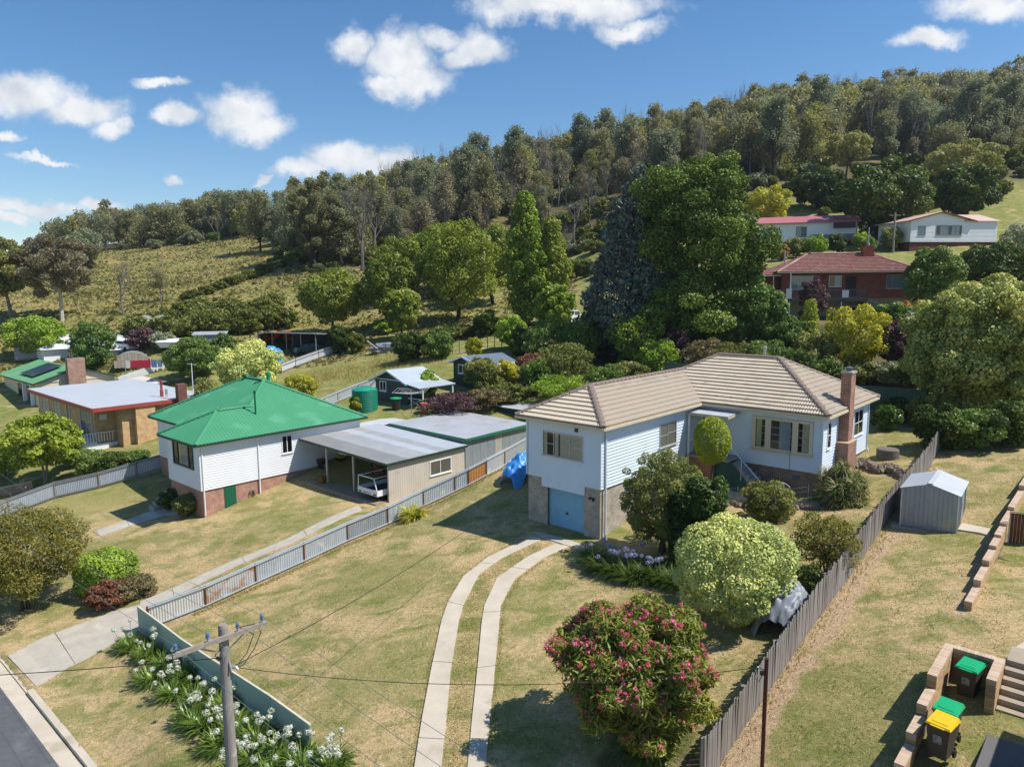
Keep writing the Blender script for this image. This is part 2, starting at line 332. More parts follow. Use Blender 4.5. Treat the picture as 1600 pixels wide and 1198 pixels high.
def build_ground():
    ts = np.linspace(-1.35, 1.35, 420); ds = np.concatenate([np.linspace(2, 5.5, 8), np.geomspace(6, 60, 330), np.geomspace(60.8, 430, 200)[0:], np.geomspace(440, 3000, 24)])
    X = ts[None]*ds[:, None]*np.ones_like(ts)[None]; X[:] = ts[None]*(ds[:, None]+6); Y = np.repeat(ds[:, None], len(ts), 1)
    x = X.ravel(); y = Y.ravel(); z = TZ(x, y)
    rng = np.random.default_rng(3)
    r, s = suv(x, y); z = z - .3*(1 - smooth(7.0, 7.25, s))          # the roadway sheet lies above this
    nr, nc = X.shape; idx = np.arange(nr*nc).reshape(nr, nc)
    Fq = np.stack([idx[:-1, :-1], idx[:-1, 1:], idx[1:, 1:], idx[1:, :-1]], -1).reshape(-1, 4)
    me = np_mesh('ground', np.stack([x, y, z], 1), Fq, ground_mat(), smooth=True)
    # where each kind of ground cover grows: r = dry front lawns, g = rough meadow, b = forest floor / garden earth / beds with bush shade painted in
    t = x/np.maximum(y, 1); px = 800 + F*t
    mead = smooth(84, 100, y)*smooth(0, 1, (700-px)/60 + (y-125)/25); mead = np.clip(mead, 0, 1)*(1 - smooth(560, 640, px)*(1-smooth(120, 140, y)))
    forest = np.clip(smooth(150, 178, y)*smooth(560, 700, px) + smooth(215, 245, y)*smooth(-500, 0, px)*(1-smooth(380, 450, px)) + smooth(150, 190, y)*smooth(470, 540, px), 0, 1)
    garden = smooth(56, 62, y)*(1-smooth(78, 84, y))*smooth(880, 960, px)
    lush = smooth(46, 56, y)*(1-mead)
    def dist(px_pts, off=(0, 0)):
        P = np.array([atg(*p)[:2]+np.array(off) for p in px_pts]); md = np.full(len(x), 1e9)
        for p, q in zip(P[:-1], P[1:]):
            e = q-p; tt = np.clip(((x-p[0])*e[0]+(y-p[1])*e[1])/(e@e), 0, 1); md = np.minimum(md, np.hypot(x-p[0]-tt*e[0], y-p[1]-tt*e[1]))
        return md
    nz = .12*np.sin(x*3.1+2*np.sin(y*1.7))+.1*np.sin(y*4.3+x)
    bare = np.maximum(1-smooth(.25, .62, dist([(1150,1198),(1232,1062),(1280,992),(1340,908),(1392,832),(1425,788),(1466,735)])+nz), .7*(1-smooth(.05, .35, dist([(240,990),(322,952),(400,916),(543,850),(661,796),(788,732)])+nz)))
    bare = np.maximum(bare, .6*(1-smooth(.1, .4, dist([(1500,962),(1512,925),(1535,870),(1546,838)])+nz)))
    bed = 1-smooth(.8, 1.5, dist([(960,880),(1030,890),(1100,900),(1150,925),(1215,945)])+nz*2); bed = np.maximum(bed, 1-smooth(.5, 1.1, dist([(240,1030),(330,1110),(430,1190)])+nz*2)); bed = np.maximum(bed, .8*(1-smooth(.6, 1.3, dist([(985,1165),(1030,1172)])+nz*3)))  # brown bed soil plus the shade under the bushes, painted into the ground
    col = np.stack([1-lush, mead, np.maximum(np.maximum(forest, garden), bed*.9), bare], 1).astype(np.float32)
    a = me.color_attributes.new('zone', 'FLOAT_COLOR', 'POINT'); a.data.foreach_set('color', col.ravel())
    return struct(link('ground', me))
def ground_mat():
    m = bpy.data.materials.new('grass and earth'); m.use_nodes = True; nt = m.node_tree; N = nt.nodes; Lk = nt.links
    b = N['Principled BSDF']; b.inputs['Roughness'].default_value = .95; b.inputs['Specular IOR Level'].default_value = .1
    tc = N.new('ShaderNodeTexCoord'); at = N.new('ShaderNodeAttribute'); at.attribute_name = 'zone'; sp = N.new('ShaderNodeSeparateColor'); Lk.new(at.outputs['Color'], sp.inputs[0])
    def noise(sc, det=5, rough=.6, dist=0., st=None):
        n = N.new('ShaderNodeTexNoise'); n.inputs['Scale'].default_value = sc; n.inputs['Detail'].default_value = det; n.inputs['Roughness'].default_value = rough; n.inputs['Distortion'].default_value = dist
        if st:
            mp = N.new('ShaderNodeMapping'); mp.inputs['Scale'].default_value = st; mp.inputs['Rotation'].default_value = (0, 0, -.8); Lk.new(tc.outputs['Object'], mp.inputs[0]); Lk.new(mp.outputs[0], n.inputs['Vector'])
        else: Lk.new(tc.outputs['Object'], n.inputs['Vector'])
        return n.outputs[0]
    def rng(v, a, b_, lo=0., hi=1.):
        r = N.new('ShaderNodeMapRange'); r.inputs[1].default_value = a; r.inputs[2].default_value = b_; r.inputs[3].default_value = lo; r.inputs[4].default_value = hi; Lk.new(v, r.inputs[0]); return r.outputs[0]
    def mix(f, a, c):
        x = N.new('ShaderNodeMix'); x.data_type = 'RGBA'
        for i, v in ((6, a), (7, c)):
            if isinstance(v, tuple): x.inputs[i].default_value = (*v, 1)
            else: Lk.new(v, x.inputs[i])
        if isinstance(f, float): x.inputs[0].default_value = f
        else: Lk.new(f, x.inputs[0])
        return x.outputs[2]
    def mul(a, c):
        x = N.new('ShaderNodeMath'); x.operation = 'MULTIPLY'
        for i, v in enumerate((a, c)):
            if isinstance(v, float): x.inputs[i].default_value = v
            else: Lk.new(v, x.inputs[i])
        return x.outputs[0]
    big = noise(.16, 4, .55, .4); mid = noise(.75, 5, .62, .6); mid2 = noise(.42, 4, .6, .3, (1, 2.2, 1)); fine = noise(7, 6, .75); vf = noise(34, 3, .7); streak = noise(1.6, 4, .65, .5, (1, 3.5, 1))
    dry = mix(rng(fine, .34, .66), (.63, .46, .255), (.42, .305, .145)); grn = mix(rng(fine, .36, .64), (.235, .25, .065), (.13, .165, .035))
    olive = mix(rng(vf, .4, .6), (.36, .32, .13), (.24, .22, .08))
    lawn = mix(rng(mid, .46, .62), dry, olive); lawn = mix(mul(rng(mid2, .52, .66), .85), lawn, grn); lawn = mix(mul(rng(big, .47, .60), .6), lawn, grn)
    lawn = mix(mul(rng(noise(2.6, 4, .7, .4), .6, .72), .55), lawn, (.30, .20, .10))
    lush = mix(rng(mid, .4, .62), grn, olive); lush = mix(mul(rng(mid2, .55, .7), .8), lush, dry); 
    mdA = mix(rng(fine, .3, .7), (.44, .31, .13), (.30, .23, .085)); mdG = mix(rng(mid, .4, .6), (.27, .245, .085), (.17, .17, .052))
    mead = mix(rng(noise(.09, 6, .66, .8, (1, 2.4, 1)), .36, .50), mdA, mdG); mead = mix(mul(rng(streak, .54, .66), .75), mead, (.085, .105, .03))
    floor = mix(rng(mid, .4, .6), (.15, .115, .065), (.07, .08, .03)); floor = mix(mul(rng(big, .5, .66), .7), floor, (.26, .21, .09))
    lawn = mix(mul(rng(noise(5.2, 5, .72, .3), .56, .64), .7), lawn, (.20, .21, .06)); lawn = mix(mul(rng(noise(4.1, 5, .72, .3), .58, .68), .6), lawn, (.62, .49, .30)); c = mix(sp.outputs[0], lush, lawn); c = mix(sp.outputs[1], c, mead); c = mix(sp.outputs[2], c, floor); c = mix(at.outputs['Alpha'], c, mix(rng(fine, .35, .65), (.58, .42, .27), (.40, .28, .17)))
    v = N.new('ShaderNodeVectorMath'); v.operation = 'SCALE'; Lk.new(c, v.inputs[0]); Lk.new(mul(rng(vf, .32, .68, .62, 1.38), rng(noise(11, 4, .7), .3, .7, .78, 1.2)), v.inputs['Scale'])
    Lk.new(v.outputs[0], b.inputs['Base Color'])
    bp = N.new('ShaderNodeBump'); bp.inputs['Distance'].default_value = .05; bp.inputs['Strength'].default_value = .8; ad = N.new('ShaderNodeMath'); Lk.new(vf, ad.inputs[0]); Lk.new(fine, ad.inputs[1]); Lk.new(ad.outputs[0], bp.inputs['Height']); Lk.new(bp.outputs[0], b.inputs['Normal'])
    return m
ground = build_ground()

def drape(name, rows, m, dz=.03, thick=.06, kind='structure', seg=.5, parent=None):
    """a strip of paving laid on the ground: rows = list of (left xy, right xy)"""
    L_ = []; R_ = []
    for (a, b), (c, d) in zip(rows[:-1], rows[1:]):
        a, b, c, d = map(lambda q: np.array(q[:2], float), (a, b, c, d)); n = max(1, int(np.linalg.norm((c+d-a-b)/2)/seg))
        for k in range(n): L_.append(a+(c-a)*k/n); R_.append(b+(d-b)*k/n)
    L_.append(np.array(rows[-1][0][:2])); R_.append(np.array(rows[-1][1][:2])); L_ = np.array(L_); R_ = np.array(R_)
    m_ = 3; mb = MB(); n = len(L_)
    C_ = (L_+R_)/2; zl = TZ(L_[:, 0], L_[:, 1]); zr = TZ(R_[:, 0], R_[:, 1]); zc = TZ(C_[:, 0], C_[:, 1]); z = np.maximum(zc, (zl+zr)/2) + dz
    for i in range(n):
        for q, zz in ((L_[i], max(z[i], zl[i]+dz)), (R_[i], max(z[i], zr[i]+dz))): mb.v.append((q[0], q[1], zz)); mb.v.append((q[0], q[1], zz-thick-.1))
    for i in range(n-1):
        a = i*4
        if thick and i % 7 == 3:                             # an open joint between two pours
            s4 = [tuple(mb.v[a+q][k]+(mb.v[a+4+q][k]-mb.v[a+q][k])*.05 for k in range(3)) for q in range(4)]; b = len(mb.v); mb.v += s4; mb.f += [(b, b+2, a+6, a+4), (b, a+4, a+5, b+1), (b+2, b+3, a+7, a+6), (b, b+1, b+3, b+2)]; continue
        mb.f += [(a, a+2, a+6, a+4), (a, a+4, a+5, a+1), (a+2, a+3, a+7, a+6)]
    mb.f += [(0, 1, 3, 2), (4*n-4, 4*n-2, 4*n-1, 4*n-3)]
    o = mb.build(name, m, parent)
    if kind: o['kind'] = kind
    return o
# ------------------------------------------------------------------ building helpers
class Fr:
    """wall frame: o lower left corner seen from outside, n outward normal (2-d); a runs to the right seen from outside"""
    def __init__(s, o, n): s.o = np.array(o, float); s.n = np.array((*n, 0), float); s.a = np.cross(-s.n, (0, 0, 1))
    def p(s, a, n, z): return s.o + s.a*a + s.n*n + np.array((0, 0, z))
    def box(s, mb, a0, a1, n0, n1, z0, z1):
        return mb.hexa([s.p(a0, n1, z0), s.p(a1, n1, z0), s.p(a1, n0, z0), s.p(a0, n0, z0), s.p(a0, n1, z1), s.p(a1, n1, z1), s.p(a1, n0, z1), s.p(a0, n0, z1)])
def boards(parent, fr, L, z0, z1, m, h=.175, op=(), prof=(.052, .006), name='weatherboard', skew=None):
    n = max(1, round((z1-z0)/h)); h = (z1-z0)/n
    for i in range(n):
        a, b = z0+i*h, z0+(i+1)*h; cuts = sorted([(o[0], o[1]) for o in op if o[2] < b-.02 and o[3] > a+.02]); segs = []; x = 0
        for c, d in cuts:
            if c > x+.03: segs.append((x, c))
            x = max(x, d)
        if L > x+.03: segs.append((x, L))
        if not segs: continue
        for c, d in segs:
            mb = MB(); mb.hexa([fr.p(c, prof[0], a), fr.p(d, prof[0], a), fr.p(d, 0, a), fr.p(c, 0, a), fr.p(c, prof[1], b), fr.p(d, prof[1], b), fr.p(d, 0, b), fr.p(c, 0, b)]); mb.build(name, m, parent)
def window(parent, fr, a0, a1, z0, z1, mf, mull=(), rails=(), fw=.05, depth=.07, curtain=None, sill=True, name='window', back=None, glaze=None, outer=None):
    """frame with mullions and rails; behind the glass a dark room lining and pleated curtains"""
    mb = MB(); W_ = fw
    for q in ((a0, a0+W_, z0, z1), (a1-W_, a1, z0, z1)): fr.box(mb, q[0], q[1], .004, depth, q[2], q[3])
    fr.box(mb, a0+W_, a1-W_, .004, depth-.004, z0, z0+W_); fr.box(mb, a0+W_, a1-W_, .004, depth-.004, z1-W_, z1)
    for x in mull: fr.box(mb, x-W_*.4, x+W_*.4, .02, depth-.01, z0+W_, z1-W_)
    for r in rails: fr.box(mb, (r[0] if len(r) > 1 else a0+W_), (r[1] if len(r) > 1 else a1-W_), .022, depth-.016, r[-1]-.017, r[-1]+.017)
    w = mb.build(name, mf, parent)
    b = MB(); b.quad(fr.p(a0+.01, .006, z0+.01), fr.p(a1-.01, .006, z0+.01), fr.p(a1-.01, .006, z1-.01), fr.p(a0+.01, .006, z1-.01)); b.build('room_shade_sheet', back or mat('dark room', (.02, .022, .025), .9), w)  # flat sheet carries the room's darkness in its colour
    if curtain:
        for (c0, c1, mc) in curtain:
            c = MB(); n = max(4, int((c1-c0)/.05)); rn = random.Random(int(a0*100+c0*37)); xs = [c0+(c1-c0)*i/n for i in range(n+1)]
            for i in range(n):
                d0 = .012+.014*(i % 2); d1 = .012+.014*((i+1) % 2); c.quad(fr.p(xs[i], d0, z0+.03), fr.p(xs[i+1], d1, z0+.03), fr.p(xs[i+1], d1, z1-.03), fr.p(xs[i], d0, z1-.03))
            c.build('curtain', mc, w)
    g = MB(); xs = [a0+W_] + list(mull) + [a1-W_]
    for x0, x1 in zip(xs[:-1], xs[1:]):
        g = MB(); g.quad(fr.p(x0, .036, z0+W_), fr.p(x1, .036, z0+W_), fr.p(x1, .036, z1-W_), fr.p(x0, .036, z1-W_)); g.build('pane', glaze or glass_mat(), w)
    if sill:
        q = MB(); fr.box(q, a0-.05, a1+.05, .003, depth+.05, z0-.055, z0-.002); q.build('sill', outer or mf, w)
    return w
def interval(poly, s):
    lo, hi = 1e9, -1e9; n = len(poly)
    for i in range(n):
        (s0, r0), (s1, r1) = poly[i], poly[(i+1) % n]
        if abs(s1-s0) < 1e-9:
            if abs(s-s0) < 1e-6: lo = min(lo, r0, r1); hi = max(hi, r0, r1)
            continue
        k = (s-s0)/(s1-s0)
        if -1e-9 <= k <= 1+1e-9: r = r0+k*(r1-r0); lo = min(lo, r); hi = max(hi, r)
    return (lo, hi) if hi > lo else None
class Plane:
    """roof plane: eave from e0 towards e1 with the roof on the left; poly in plan; z rises t per metre from the eave"""
    def __init__(s, e0, e1, poly, z0, t):
        s.e0 = np.array(e0, float); d = np.array(e1, float)-s.e0; s.d = d/np.linalg.norm(d); s.i = np.array((-s.d[1], s.d[0])); s.z0 = z0; s.t = t
        s.poly = [(float((np.array(p)-s.e0) @ s.d), float((np.array(p)-s.e0) @ s.i)) for p in poly]; s.s0 = min(p[0] for p in s.poly); s.s1 = max(p[0] for p in s.poly); s.rm = max(p[1] for p in s.poly)
        s.ang = atan2(s.d[1], s.d[0])
    def P(s, a, r, h=0.): q = s.e0+s.d*a+s.i*r; return (q[0], q[1], s.z0+s.t*r+h)
def l_roof(mirror, x0, y0, ww, c, mw, d, z0, t):
    """hip roof over an L: wing 0..ww, main 0..mw by c..d; local origin at x0,y0; mirror flips x about x0"""
    hw = ww/2; hm = (d-c)/2; f = (lambda p: (x0-p[0], y0+p[1])) if mirror else (lambda p: (x0+p[0], y0+p[1]))
    A = dict(front=[(0, 0), (ww, 0), (hw, hw)], inner=[(ww, 0), (ww, c), (hw, c+hw), (hw, hw)], main=[(ww, c), (mw, c), (mw-hm, c+hm), (hm, c+hm), (hw, c+hw)],
             end=[(mw, c), (mw, d), (mw-hm, c+hm)], back=[(mw, d), (0, d), (hm, c+hm), (mw-hm, c+hm)], side=[(0, d), (0, 0), (hw, hw), (hw, c+hw), (hm, c+hm)])
    out = {}
    for k, poly in A.items():
        q = [f(p) for p in poly]
        if mirror: q = [q[1], q[0]] + q[2:][::-1]
        out[k] = Plane(q[0], q[1], q, z0, t)
    H = lambda x, y: (*f((x, y)), z0+t*min_h(x, y))
    def min_h(x, y): a = min(x, ww-x, y) if y < c else -1; b = min(x, mw-x, y-c, d-y); return max(a if y <= c+hw else -1, b, min(x, ww-x) if (y <= c+hw and x <= ww) else -1)
    caps = [((0, 0), (hw, hw)), ((ww, 0), (hw, hw)), ((hw, hw), (hw, c+hw)), ((hw, c+hw), (hm, c+hm)), ((hm, c+hm), (mw-hm, c+hm)), ((mw, c), (mw-hm, c+hm)), ((mw, d), (mw-hm, c+hm)), ((0, d), (hm, c+hm))]
    caps = [(H(*a), H(*b)) for a, b in caps]
    return out, caps
def tile_profile(s, w): return .028*cos(2*pi*s/(w/2)) + .004*cos(2*pi*s/w)
def tiled_roof(roof, planes, m, single=(), w=.3, step=.31, limit=300, coarse=False):
    n = 8 if not coarse else 4; rest = MB(); cnt = 0; meshes = {}
    def strip(mb, P, sa, r0, r1, t, cut=None):
        pass
    for key, pl in planes.items():
        nr = int(math.ceil(pl.rm/step)); ns = int(math.ceil((pl.s1-pl.s0)/w)); t = pl.t
        order = [(j, i) for j in range(nr) for i in range(ns)]
        for j, i in order:
            sa = pl.s0+i*w; ya = j*step; yb = ya+step+.02; full = True; iv = []
            for k in range(n+1):
                s_ = sa+w*k/n; v = interval(pl.poly, min(max(s_, pl.s0+1e-4), pl.s1-1e-4)) if pl.s0-.01 <= s_ <= pl.s1+.01 else None
                if v is None: iv.append(None); full = False; continue
                a, b = max(ya, v[0]), min(yb, v[1])
                if a > ya+.004 or b < yb-.03: full = False
                iv.append((a, b) if b > a+.01 else None)
                if b <= a+.01: full = False
            if not any(iv): continue
            lift = .075
            if full and key in single and cnt < limit:
                if t not in meshes:
                    q = MB()
                    for k in range(n+1):
                        s_ = w*k/n; h = tile_profile(s_, w); q.v += [(s_, .035, -.012), (s_, 0, h+lift), (s_, step+.02, h+t*(step+.02))]
                    for k in range(n): a = 3*k; q.f += [(a, a+3, a+4, a+1), (a+1, a+4, a+5, a+2)]
                    meshes[t] = q.mesh('roof_tile', m)
                rn = random.Random(cnt*7+1); p = pl.P(sa, ya, rn.uniform(-.003, .003)); o = link('roof_tile', meshes[t], roof, location=p, rotation_euler=(0, 0, pl.ang + rn.uniform(-.004, .004))); cnt += 1
                continue
            for k in range(n):
                if iv[k] is None or iv[k+1] is None: continue
                b0 = len(rest.v)
                for kk in (k, k+1):
                    s_ = sa+w*kk/n; h = tile_profile(w*kk/n, w); a, b = iv[kk]; f = lift*(1-(a-ya)/step)
                    rest.v += [pl.P(s_, a+.035, -.02), pl.P(s_, a, h+f), pl.P(s_, b, h)]
                rest.f += [(b0, b0+3, b0+4, b0+1), (b0+1, b0+4, b0+5, b0+2)]
    if rest.v: stuff(rest.build('roof_tiling', m, roof))
def corrugated_plane(roof, pl, m, name='roof_sheet', per=.11, amp=.011, flat=False):
    mb = MB(); N_ = max(2, int((pl.s1-pl.s0)/(per/2)))
    prev = None
    for k in range(N_+1):
        s_ = pl.s0+(pl.s1-pl.s0)*k/N_; v = interval(pl.poly, min(max(s_, pl.s0+1e-4), pl.s1-1e-4))
        if v is None: prev = None; continue
        h = amp*(1 if k % 2 else -1)*(0 if flat else 1); b = len(mb.v); mb.v += [pl.P(s_, v[0], h), pl.P(s_, v[1], h)]
        if prev is not None: mb.f.append((prev, b, b+1, prev+1))
        prev = b
    return mb.build(name, m, roof)
def ridge_caps(roof, caps, m, L=.4, r=.14, name='ridge_cap', plain=False):
    me = None
    for a, b in caps:
        a = mathutils.Vector(a); b = mathutils.Vector(b); d = b-a; n = max(1, round(d.length/L)) if not plain else 1; Lx = d.length/n
        rot = d.to_track_quat('X', 'Z')
        if me is None or plain:
            q = MB(); K = 6
            for e, rr in ((0, r*1.12), (1, r*.92)):
                for k in range(K+1): th = pi*k/K; q.v.append(((0 if e == 0 else 1.06), rr*cos(th)*1.15, rr*sin(th)*.8-.02))
            for k in range(K): q.f.append((k, k+1, K+2+k, K+1+k))
            q.f.append(tuple(range(K+1))[::-1]); me = q.mesh(name, m)
        for i in range(n):
            p = a+d*(i/n); o = link(name, me, roof, location=(p.x, p.y, p.z+.02)); o.rotation_mode = 'QUATERNION'; o.rotation_quaternion = rot; o.scale = (Lx, 1, 1)
def gutter_run(parent, pts, m, z, w=.12, h=.13, closed=True, name='gutter'):
    n = len(pts)
    for i in range(n if closed else n-1):
        a = np.array((*pts[i], z)); b = np.array((*pts[(i+1) % n], z)); MB().beam(a, b, w, h).build(name, m, parent)
def slab_soffit(parent, poly, z, m, name='soffit'):
    MB().quad(*[(x, y, z) for x, y in poly[::-1]]).build(name, m, parent)

WHITE = lambda: mat('white paint', (.78, .79, .80), .55, (.72, .74, .76), 1.5, bump=.001, bscale=30)
def vents(parent, pts, m): pass

# ------------------------------------------------------------------ the pale blue house
O1 = (4.41, 34.72, 0.)
def Lw(O, x, y, z=0.): return np.array([O[0]+x*UX+y*VX, O[1]+x*UY+y*VY, O[2]+z])
def blue_house():
    H = thing('weatherboard_house', 'pale blue weatherboard house with beige tiled hip roof and a garage under its front wing', 'house', O1, YA)
    clad = mat('pale blue cladding', (.66, .73, .80), .45, (.60, .68, .765), .8, bump=.0015, bscale=6, noise3=((.57, .63, .68), 1.1, .62))
    brick = brick_mat('grey brown brick', (.40, .345, .28), (.28, .235, .19), (.56, .53, .47)); brickB = brick_mat('brown brick', (.24, .15, .10), (.16, .10, .07), (.36, .31, .26)); red = brick_mat('red brick chimney', (.38, .15, .095), (.24, .085, .055), (.46, .38, .31))
    trim = mat('cream trim', (.62, .53, .38), .55, (.52, .44, .31), 2); tan_ = mat('beige window trim', (.66, .56, .42), .55, (.57, .48, .36), 3)
    tile = mat('concrete roof tile', (.54, .46, .36), .85, (.41, .345, .265), 1.3, 6, bump=.004, bscale=40, noise3=((.27, .235, .20), 2.1, .62)); cap = mat('ridge tile', (.29, .215, .175), .85, (.20, .15, .125), 4, 5, bump=.006, bscale=30, noise3=((.12, .10, .085), 5, .6))
    beige = mat('beige curtain', (.85, .76, .58), .9, (.72, .63, .46), 8); yell = mat('yellow curtain', (.85, .80, .42), .9, (.7, .66, .36), 8); lace = mat('pale blue blind', (.48, .58, .64), .9, (.32, .42, .48), 6)
    zc, zt = 2.75, 5.93
    # walls
    w = MB(); w.box(-4.85, 0, 0, 10.2, zc, zt); w.box(-4.85, 7.25, 10.2, 18.4, zc, zt-.005); w.box(-3.80, -.96, .0, .25, 2.3, zc); wall = w.build('wall', clad, H)
    f1 = Fr((-4.85, 0, 0), (0, -1)); op = [(1.14, 3.77, 4.04, 5.3)]
    boards(wall, f1, 4.85, zc, zt, clad, .165, op); boards(wall, Fr((-3.80, 0, 0), (0, -1)), 2.84, 2.28, zc, clad, .157)
    f2 = Fr((0, 0, 0), (1, 0)); boards(wall, f2, 10.2, zc, zt, clad, .165, [(5.62, 7.48, 3.91, 5.2)])
    f3 = Fr((0, 10.2, 0), (0, -1)); boards(wall, f3, 7.25, zc, zt, clad, .165, [(3.42, 6.8, 3.72, 5.5), (.35, 1.25, zc, 5.1)])
    f4 = Fr((7.25, 10.2, 0), (1, 0)); boards(wall, f4, 8.2, zc, zt, clad, .165, [(.74, 1.3, 4.0, 5.45), (2.25, 3.75, zc-.1, zt+.1), (5.35, 7.05, 3.95, 5.45)])
    for p, q in (((0, 0), (0, 0)), ((-4.85, 0), 0), ((7.25, 10.2), 0), ((7.25, 18.4), 0)): MB().box(p[0]-.045, p[0]+.045, p[1]-.045, p[1]+.045, zc-.01, zt).build('corner_board', clad, wall)
    # brick base
    b = MB(); b.box(-4.81, -3.47, .04, .3, -.6, zc); b.box(-1.02, -.04, .04, .3, -.6, zc); b.box(-.29, -.04, .3, 10.2, -.6, zc); b.box(-4.81, -4.56, .3, 18.3, -.6, zc); b.box(-4.5, -.3, 3.2, 3.4, -.2, zc); base = b.build('brick_base', brick, H)
    MB().box(.004, 7.21, 10.24, 10.5, .2, zc).box(6.96, 7.21, 10.5, 18.3, .2, zc).box(-4.56, 6.96, 18.1, 18.3, 1, zc).build('brick_base', brickB, H)
    for x in (2.3, 5.75): MB().box(x, x+.42, 10.215, 10.238, 2.2, 2.42).build('air_vent', mat('vent blue', (.10, .14, .19), .6), H)
    # garage door: ribbed roller door
    gd = MB(); n = 26; z0, z1 = .06, 2.3; door = MB(); ny = n
    for i in range(ny):
        a = z0+(z1-z0)*i/ny; c = z0+(z1-z0)*(i+1)/ny; k = (a+c)/2
        door.quad((-3.47, .24, a), (-1.02, .24, a), (-1.02, .195, k), (-3.47, .195, k)); door.quad((-3.47, .195, k), (-1.02, .195, k), (-1.02, .24, c), (-3.47, .24, c))
    dm = mat('blue roller door', (.31, .53, .66), .5, (.27, .48, .61), 1.2, noise3=((.23, .43, .56), .9, .6))
    gdo = door.build('garage_door', dm, H); MB().box(-2.33, -2.17, .17, .21, .95, 1.05).build('handle', mat('dark metal', (.03, .03, .035), .5), gdo); MB().box(-3.42, -1.07, .17, .235, .03, .11).build('bottom_rail', dm, gdo)
    MB().box(-3.55, -3.47, .12, .3, .03, 2.29).box(-1.02, -.96, .12, .3, .03, 2.29).build('door_jamb', mat('dark timber jamb', (.10, .07, .05), .7), H)
    # windows
    alu = mat('aluminium', (.55, .56, .55), .4, (.45, .46, .46), 5, metal=.3)
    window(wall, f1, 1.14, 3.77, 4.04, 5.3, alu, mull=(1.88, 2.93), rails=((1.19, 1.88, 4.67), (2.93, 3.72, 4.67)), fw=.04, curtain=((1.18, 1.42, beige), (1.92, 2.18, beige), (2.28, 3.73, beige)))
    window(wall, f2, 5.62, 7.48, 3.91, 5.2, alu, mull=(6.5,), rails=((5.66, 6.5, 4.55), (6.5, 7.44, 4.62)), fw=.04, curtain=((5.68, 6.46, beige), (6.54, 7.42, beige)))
    # large front window: three lights between broad beige mullions, each with glazing bars
    fw = MB()
    for a, c in ((3.42, 3.62), (4.18, 4.50), (5.70, 6.02), (6.62, 6.80)): f3.box(fw, a, c, .01, .12, 3.74, 5.5)
    f3.box(fw, 3.40, 6.82, .01, .10, 5.4, 5.54); f3.box(fw, 3.40, 6.82, .01, .11, 3.66, 3.80); fwo = fw.build('window', tan_, wall)
    q = MB(); f3.box(q, 3.36, 6.86, .01, .17, 3.60, 3.66); q.build('sill', tan_, fwo)
    lin = MB(); lin.quad(f3.p(3.5, .008, 3.76), f3.p(6.75, .008, 3.76), f3.p(6.75, .008, 5.5), f3.p(3.5, .008, 5.5)); lin.build('room_shade_sheet', mat('dark room', (.02, .022, .025), .9), fwo)  # room darkness coloured onto a flat sheet behind the glass
    for (a, c, cur) in ((3.62, 4.18, ((3.64, 3.98, yell),)), (4.50, 5.70, ((4.95, 5.62, lace),)), (6.02, 6.62, ((6.22, 6.6, beige),))):
        g = MB(); g.quad(f3.p(a, .05, 3.8), f3.p(c, .05, 3.8), f3.p(c, .05, 5.4), f3.p(a, .05, 5.4)); g.build('pane', glass_mat(), fwo)
        bars = MB(); [f3.box(bars, a, c, .045, .062, z-.009, z+.009) for z in (4.2, 4.6, 5.0)]; [f3.box(bars, a+(c-a)*k-.008, a+(c-a)*k+.008, .044, .06, 3.8, 5.4) for k in ((.5,) if c-a > 1 else (.5,))]; bars.build('glazing_bars', alu, fwo)
        for c0, c1, mc in cur:
            cm = MB(); nn = int((c1-c0)/.05)
            for i in range(nn): cm.quad(f3.p(c0+.05*i, .014+.014*(i % 2), 3.8), f3.p(c0+.05*(i+1), .014+.014*((i+1) % 2), 3.8), f3.p(c0+.05*(i+1), .014+.014*((i+1) % 2), 5.4), f3.p(c0+.05*i, .014+.014*(i % 2), 5.4))
            cm.build('curtain', mc, fwo)
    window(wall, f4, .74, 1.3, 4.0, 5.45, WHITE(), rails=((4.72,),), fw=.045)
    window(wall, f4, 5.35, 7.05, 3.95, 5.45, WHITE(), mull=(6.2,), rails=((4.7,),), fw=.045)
    d = MB(); f3.box(d, .35, 1.25, .004, .05, 3.05, 5.1); dd = d.build('front_door', mat('grey green door', (.20, .24, .23), .5), wall)
    # eaves
    z0 = 5.98; planes, caps = l_roof(False, -5.3, -.45, 5.75, 10.2, 13.0, 19.3, z0+.06, .54)
    ring = [(-5.3, -.45), (.45, -.45), (.45, 9.75), (7.7, 9.75), (7.7, 18.85), (-5.3, 18.85)]
    gutter_run(H, ring, trim, z0-.05, .11, .14)
    slab_soffit(H, ring, z0-.09, trim)
    roof = MB(); 
    for k, pl in planes.items(): roof.quad(*[pl.P(a, r, -.06) for a, r in pl.poly])
    ro = roof.build('roof', mat('roof underlay', (.12, .10, .085), .9), H)
    tiled_roof(ro, planes, tile, single=('front', 'inner'), w=.3, step=.31)
    ridge_caps(ro, caps, cap)
    # flue, chimneys
    ch = MB(); ch.box(7.262, 7.95, 12.45, 13.95, .6, 4.12); chm = ch.build('chimney', red, H)
    MB().box(7.23, 7.97, 12.43, 13.97, 4.12, 4.17).build('hearth_cap', mat('sandy brick cap', (.52, .40, .28), .8), chm)
    MB().box(7.262, 7.80, 12.85, 13.62, 4.17, 8.0).build('chimney_stack', red, chm); MB().box(7.22, 7.85, 12.80, 13.67, 8.0, 8.1).build('chimney_cap', mat('mortar grey', (.38, .38, .38), .8), chm)
    MB().lathe([(.15, 0), (.15, .14), (.24, .16), (.24, .21), (.03, .27)], 14, (7.53, 13.23, 8.1)).build('cowl', mat('galvanised dark', (.16, .165, .17), .5, metal=.4), chm)
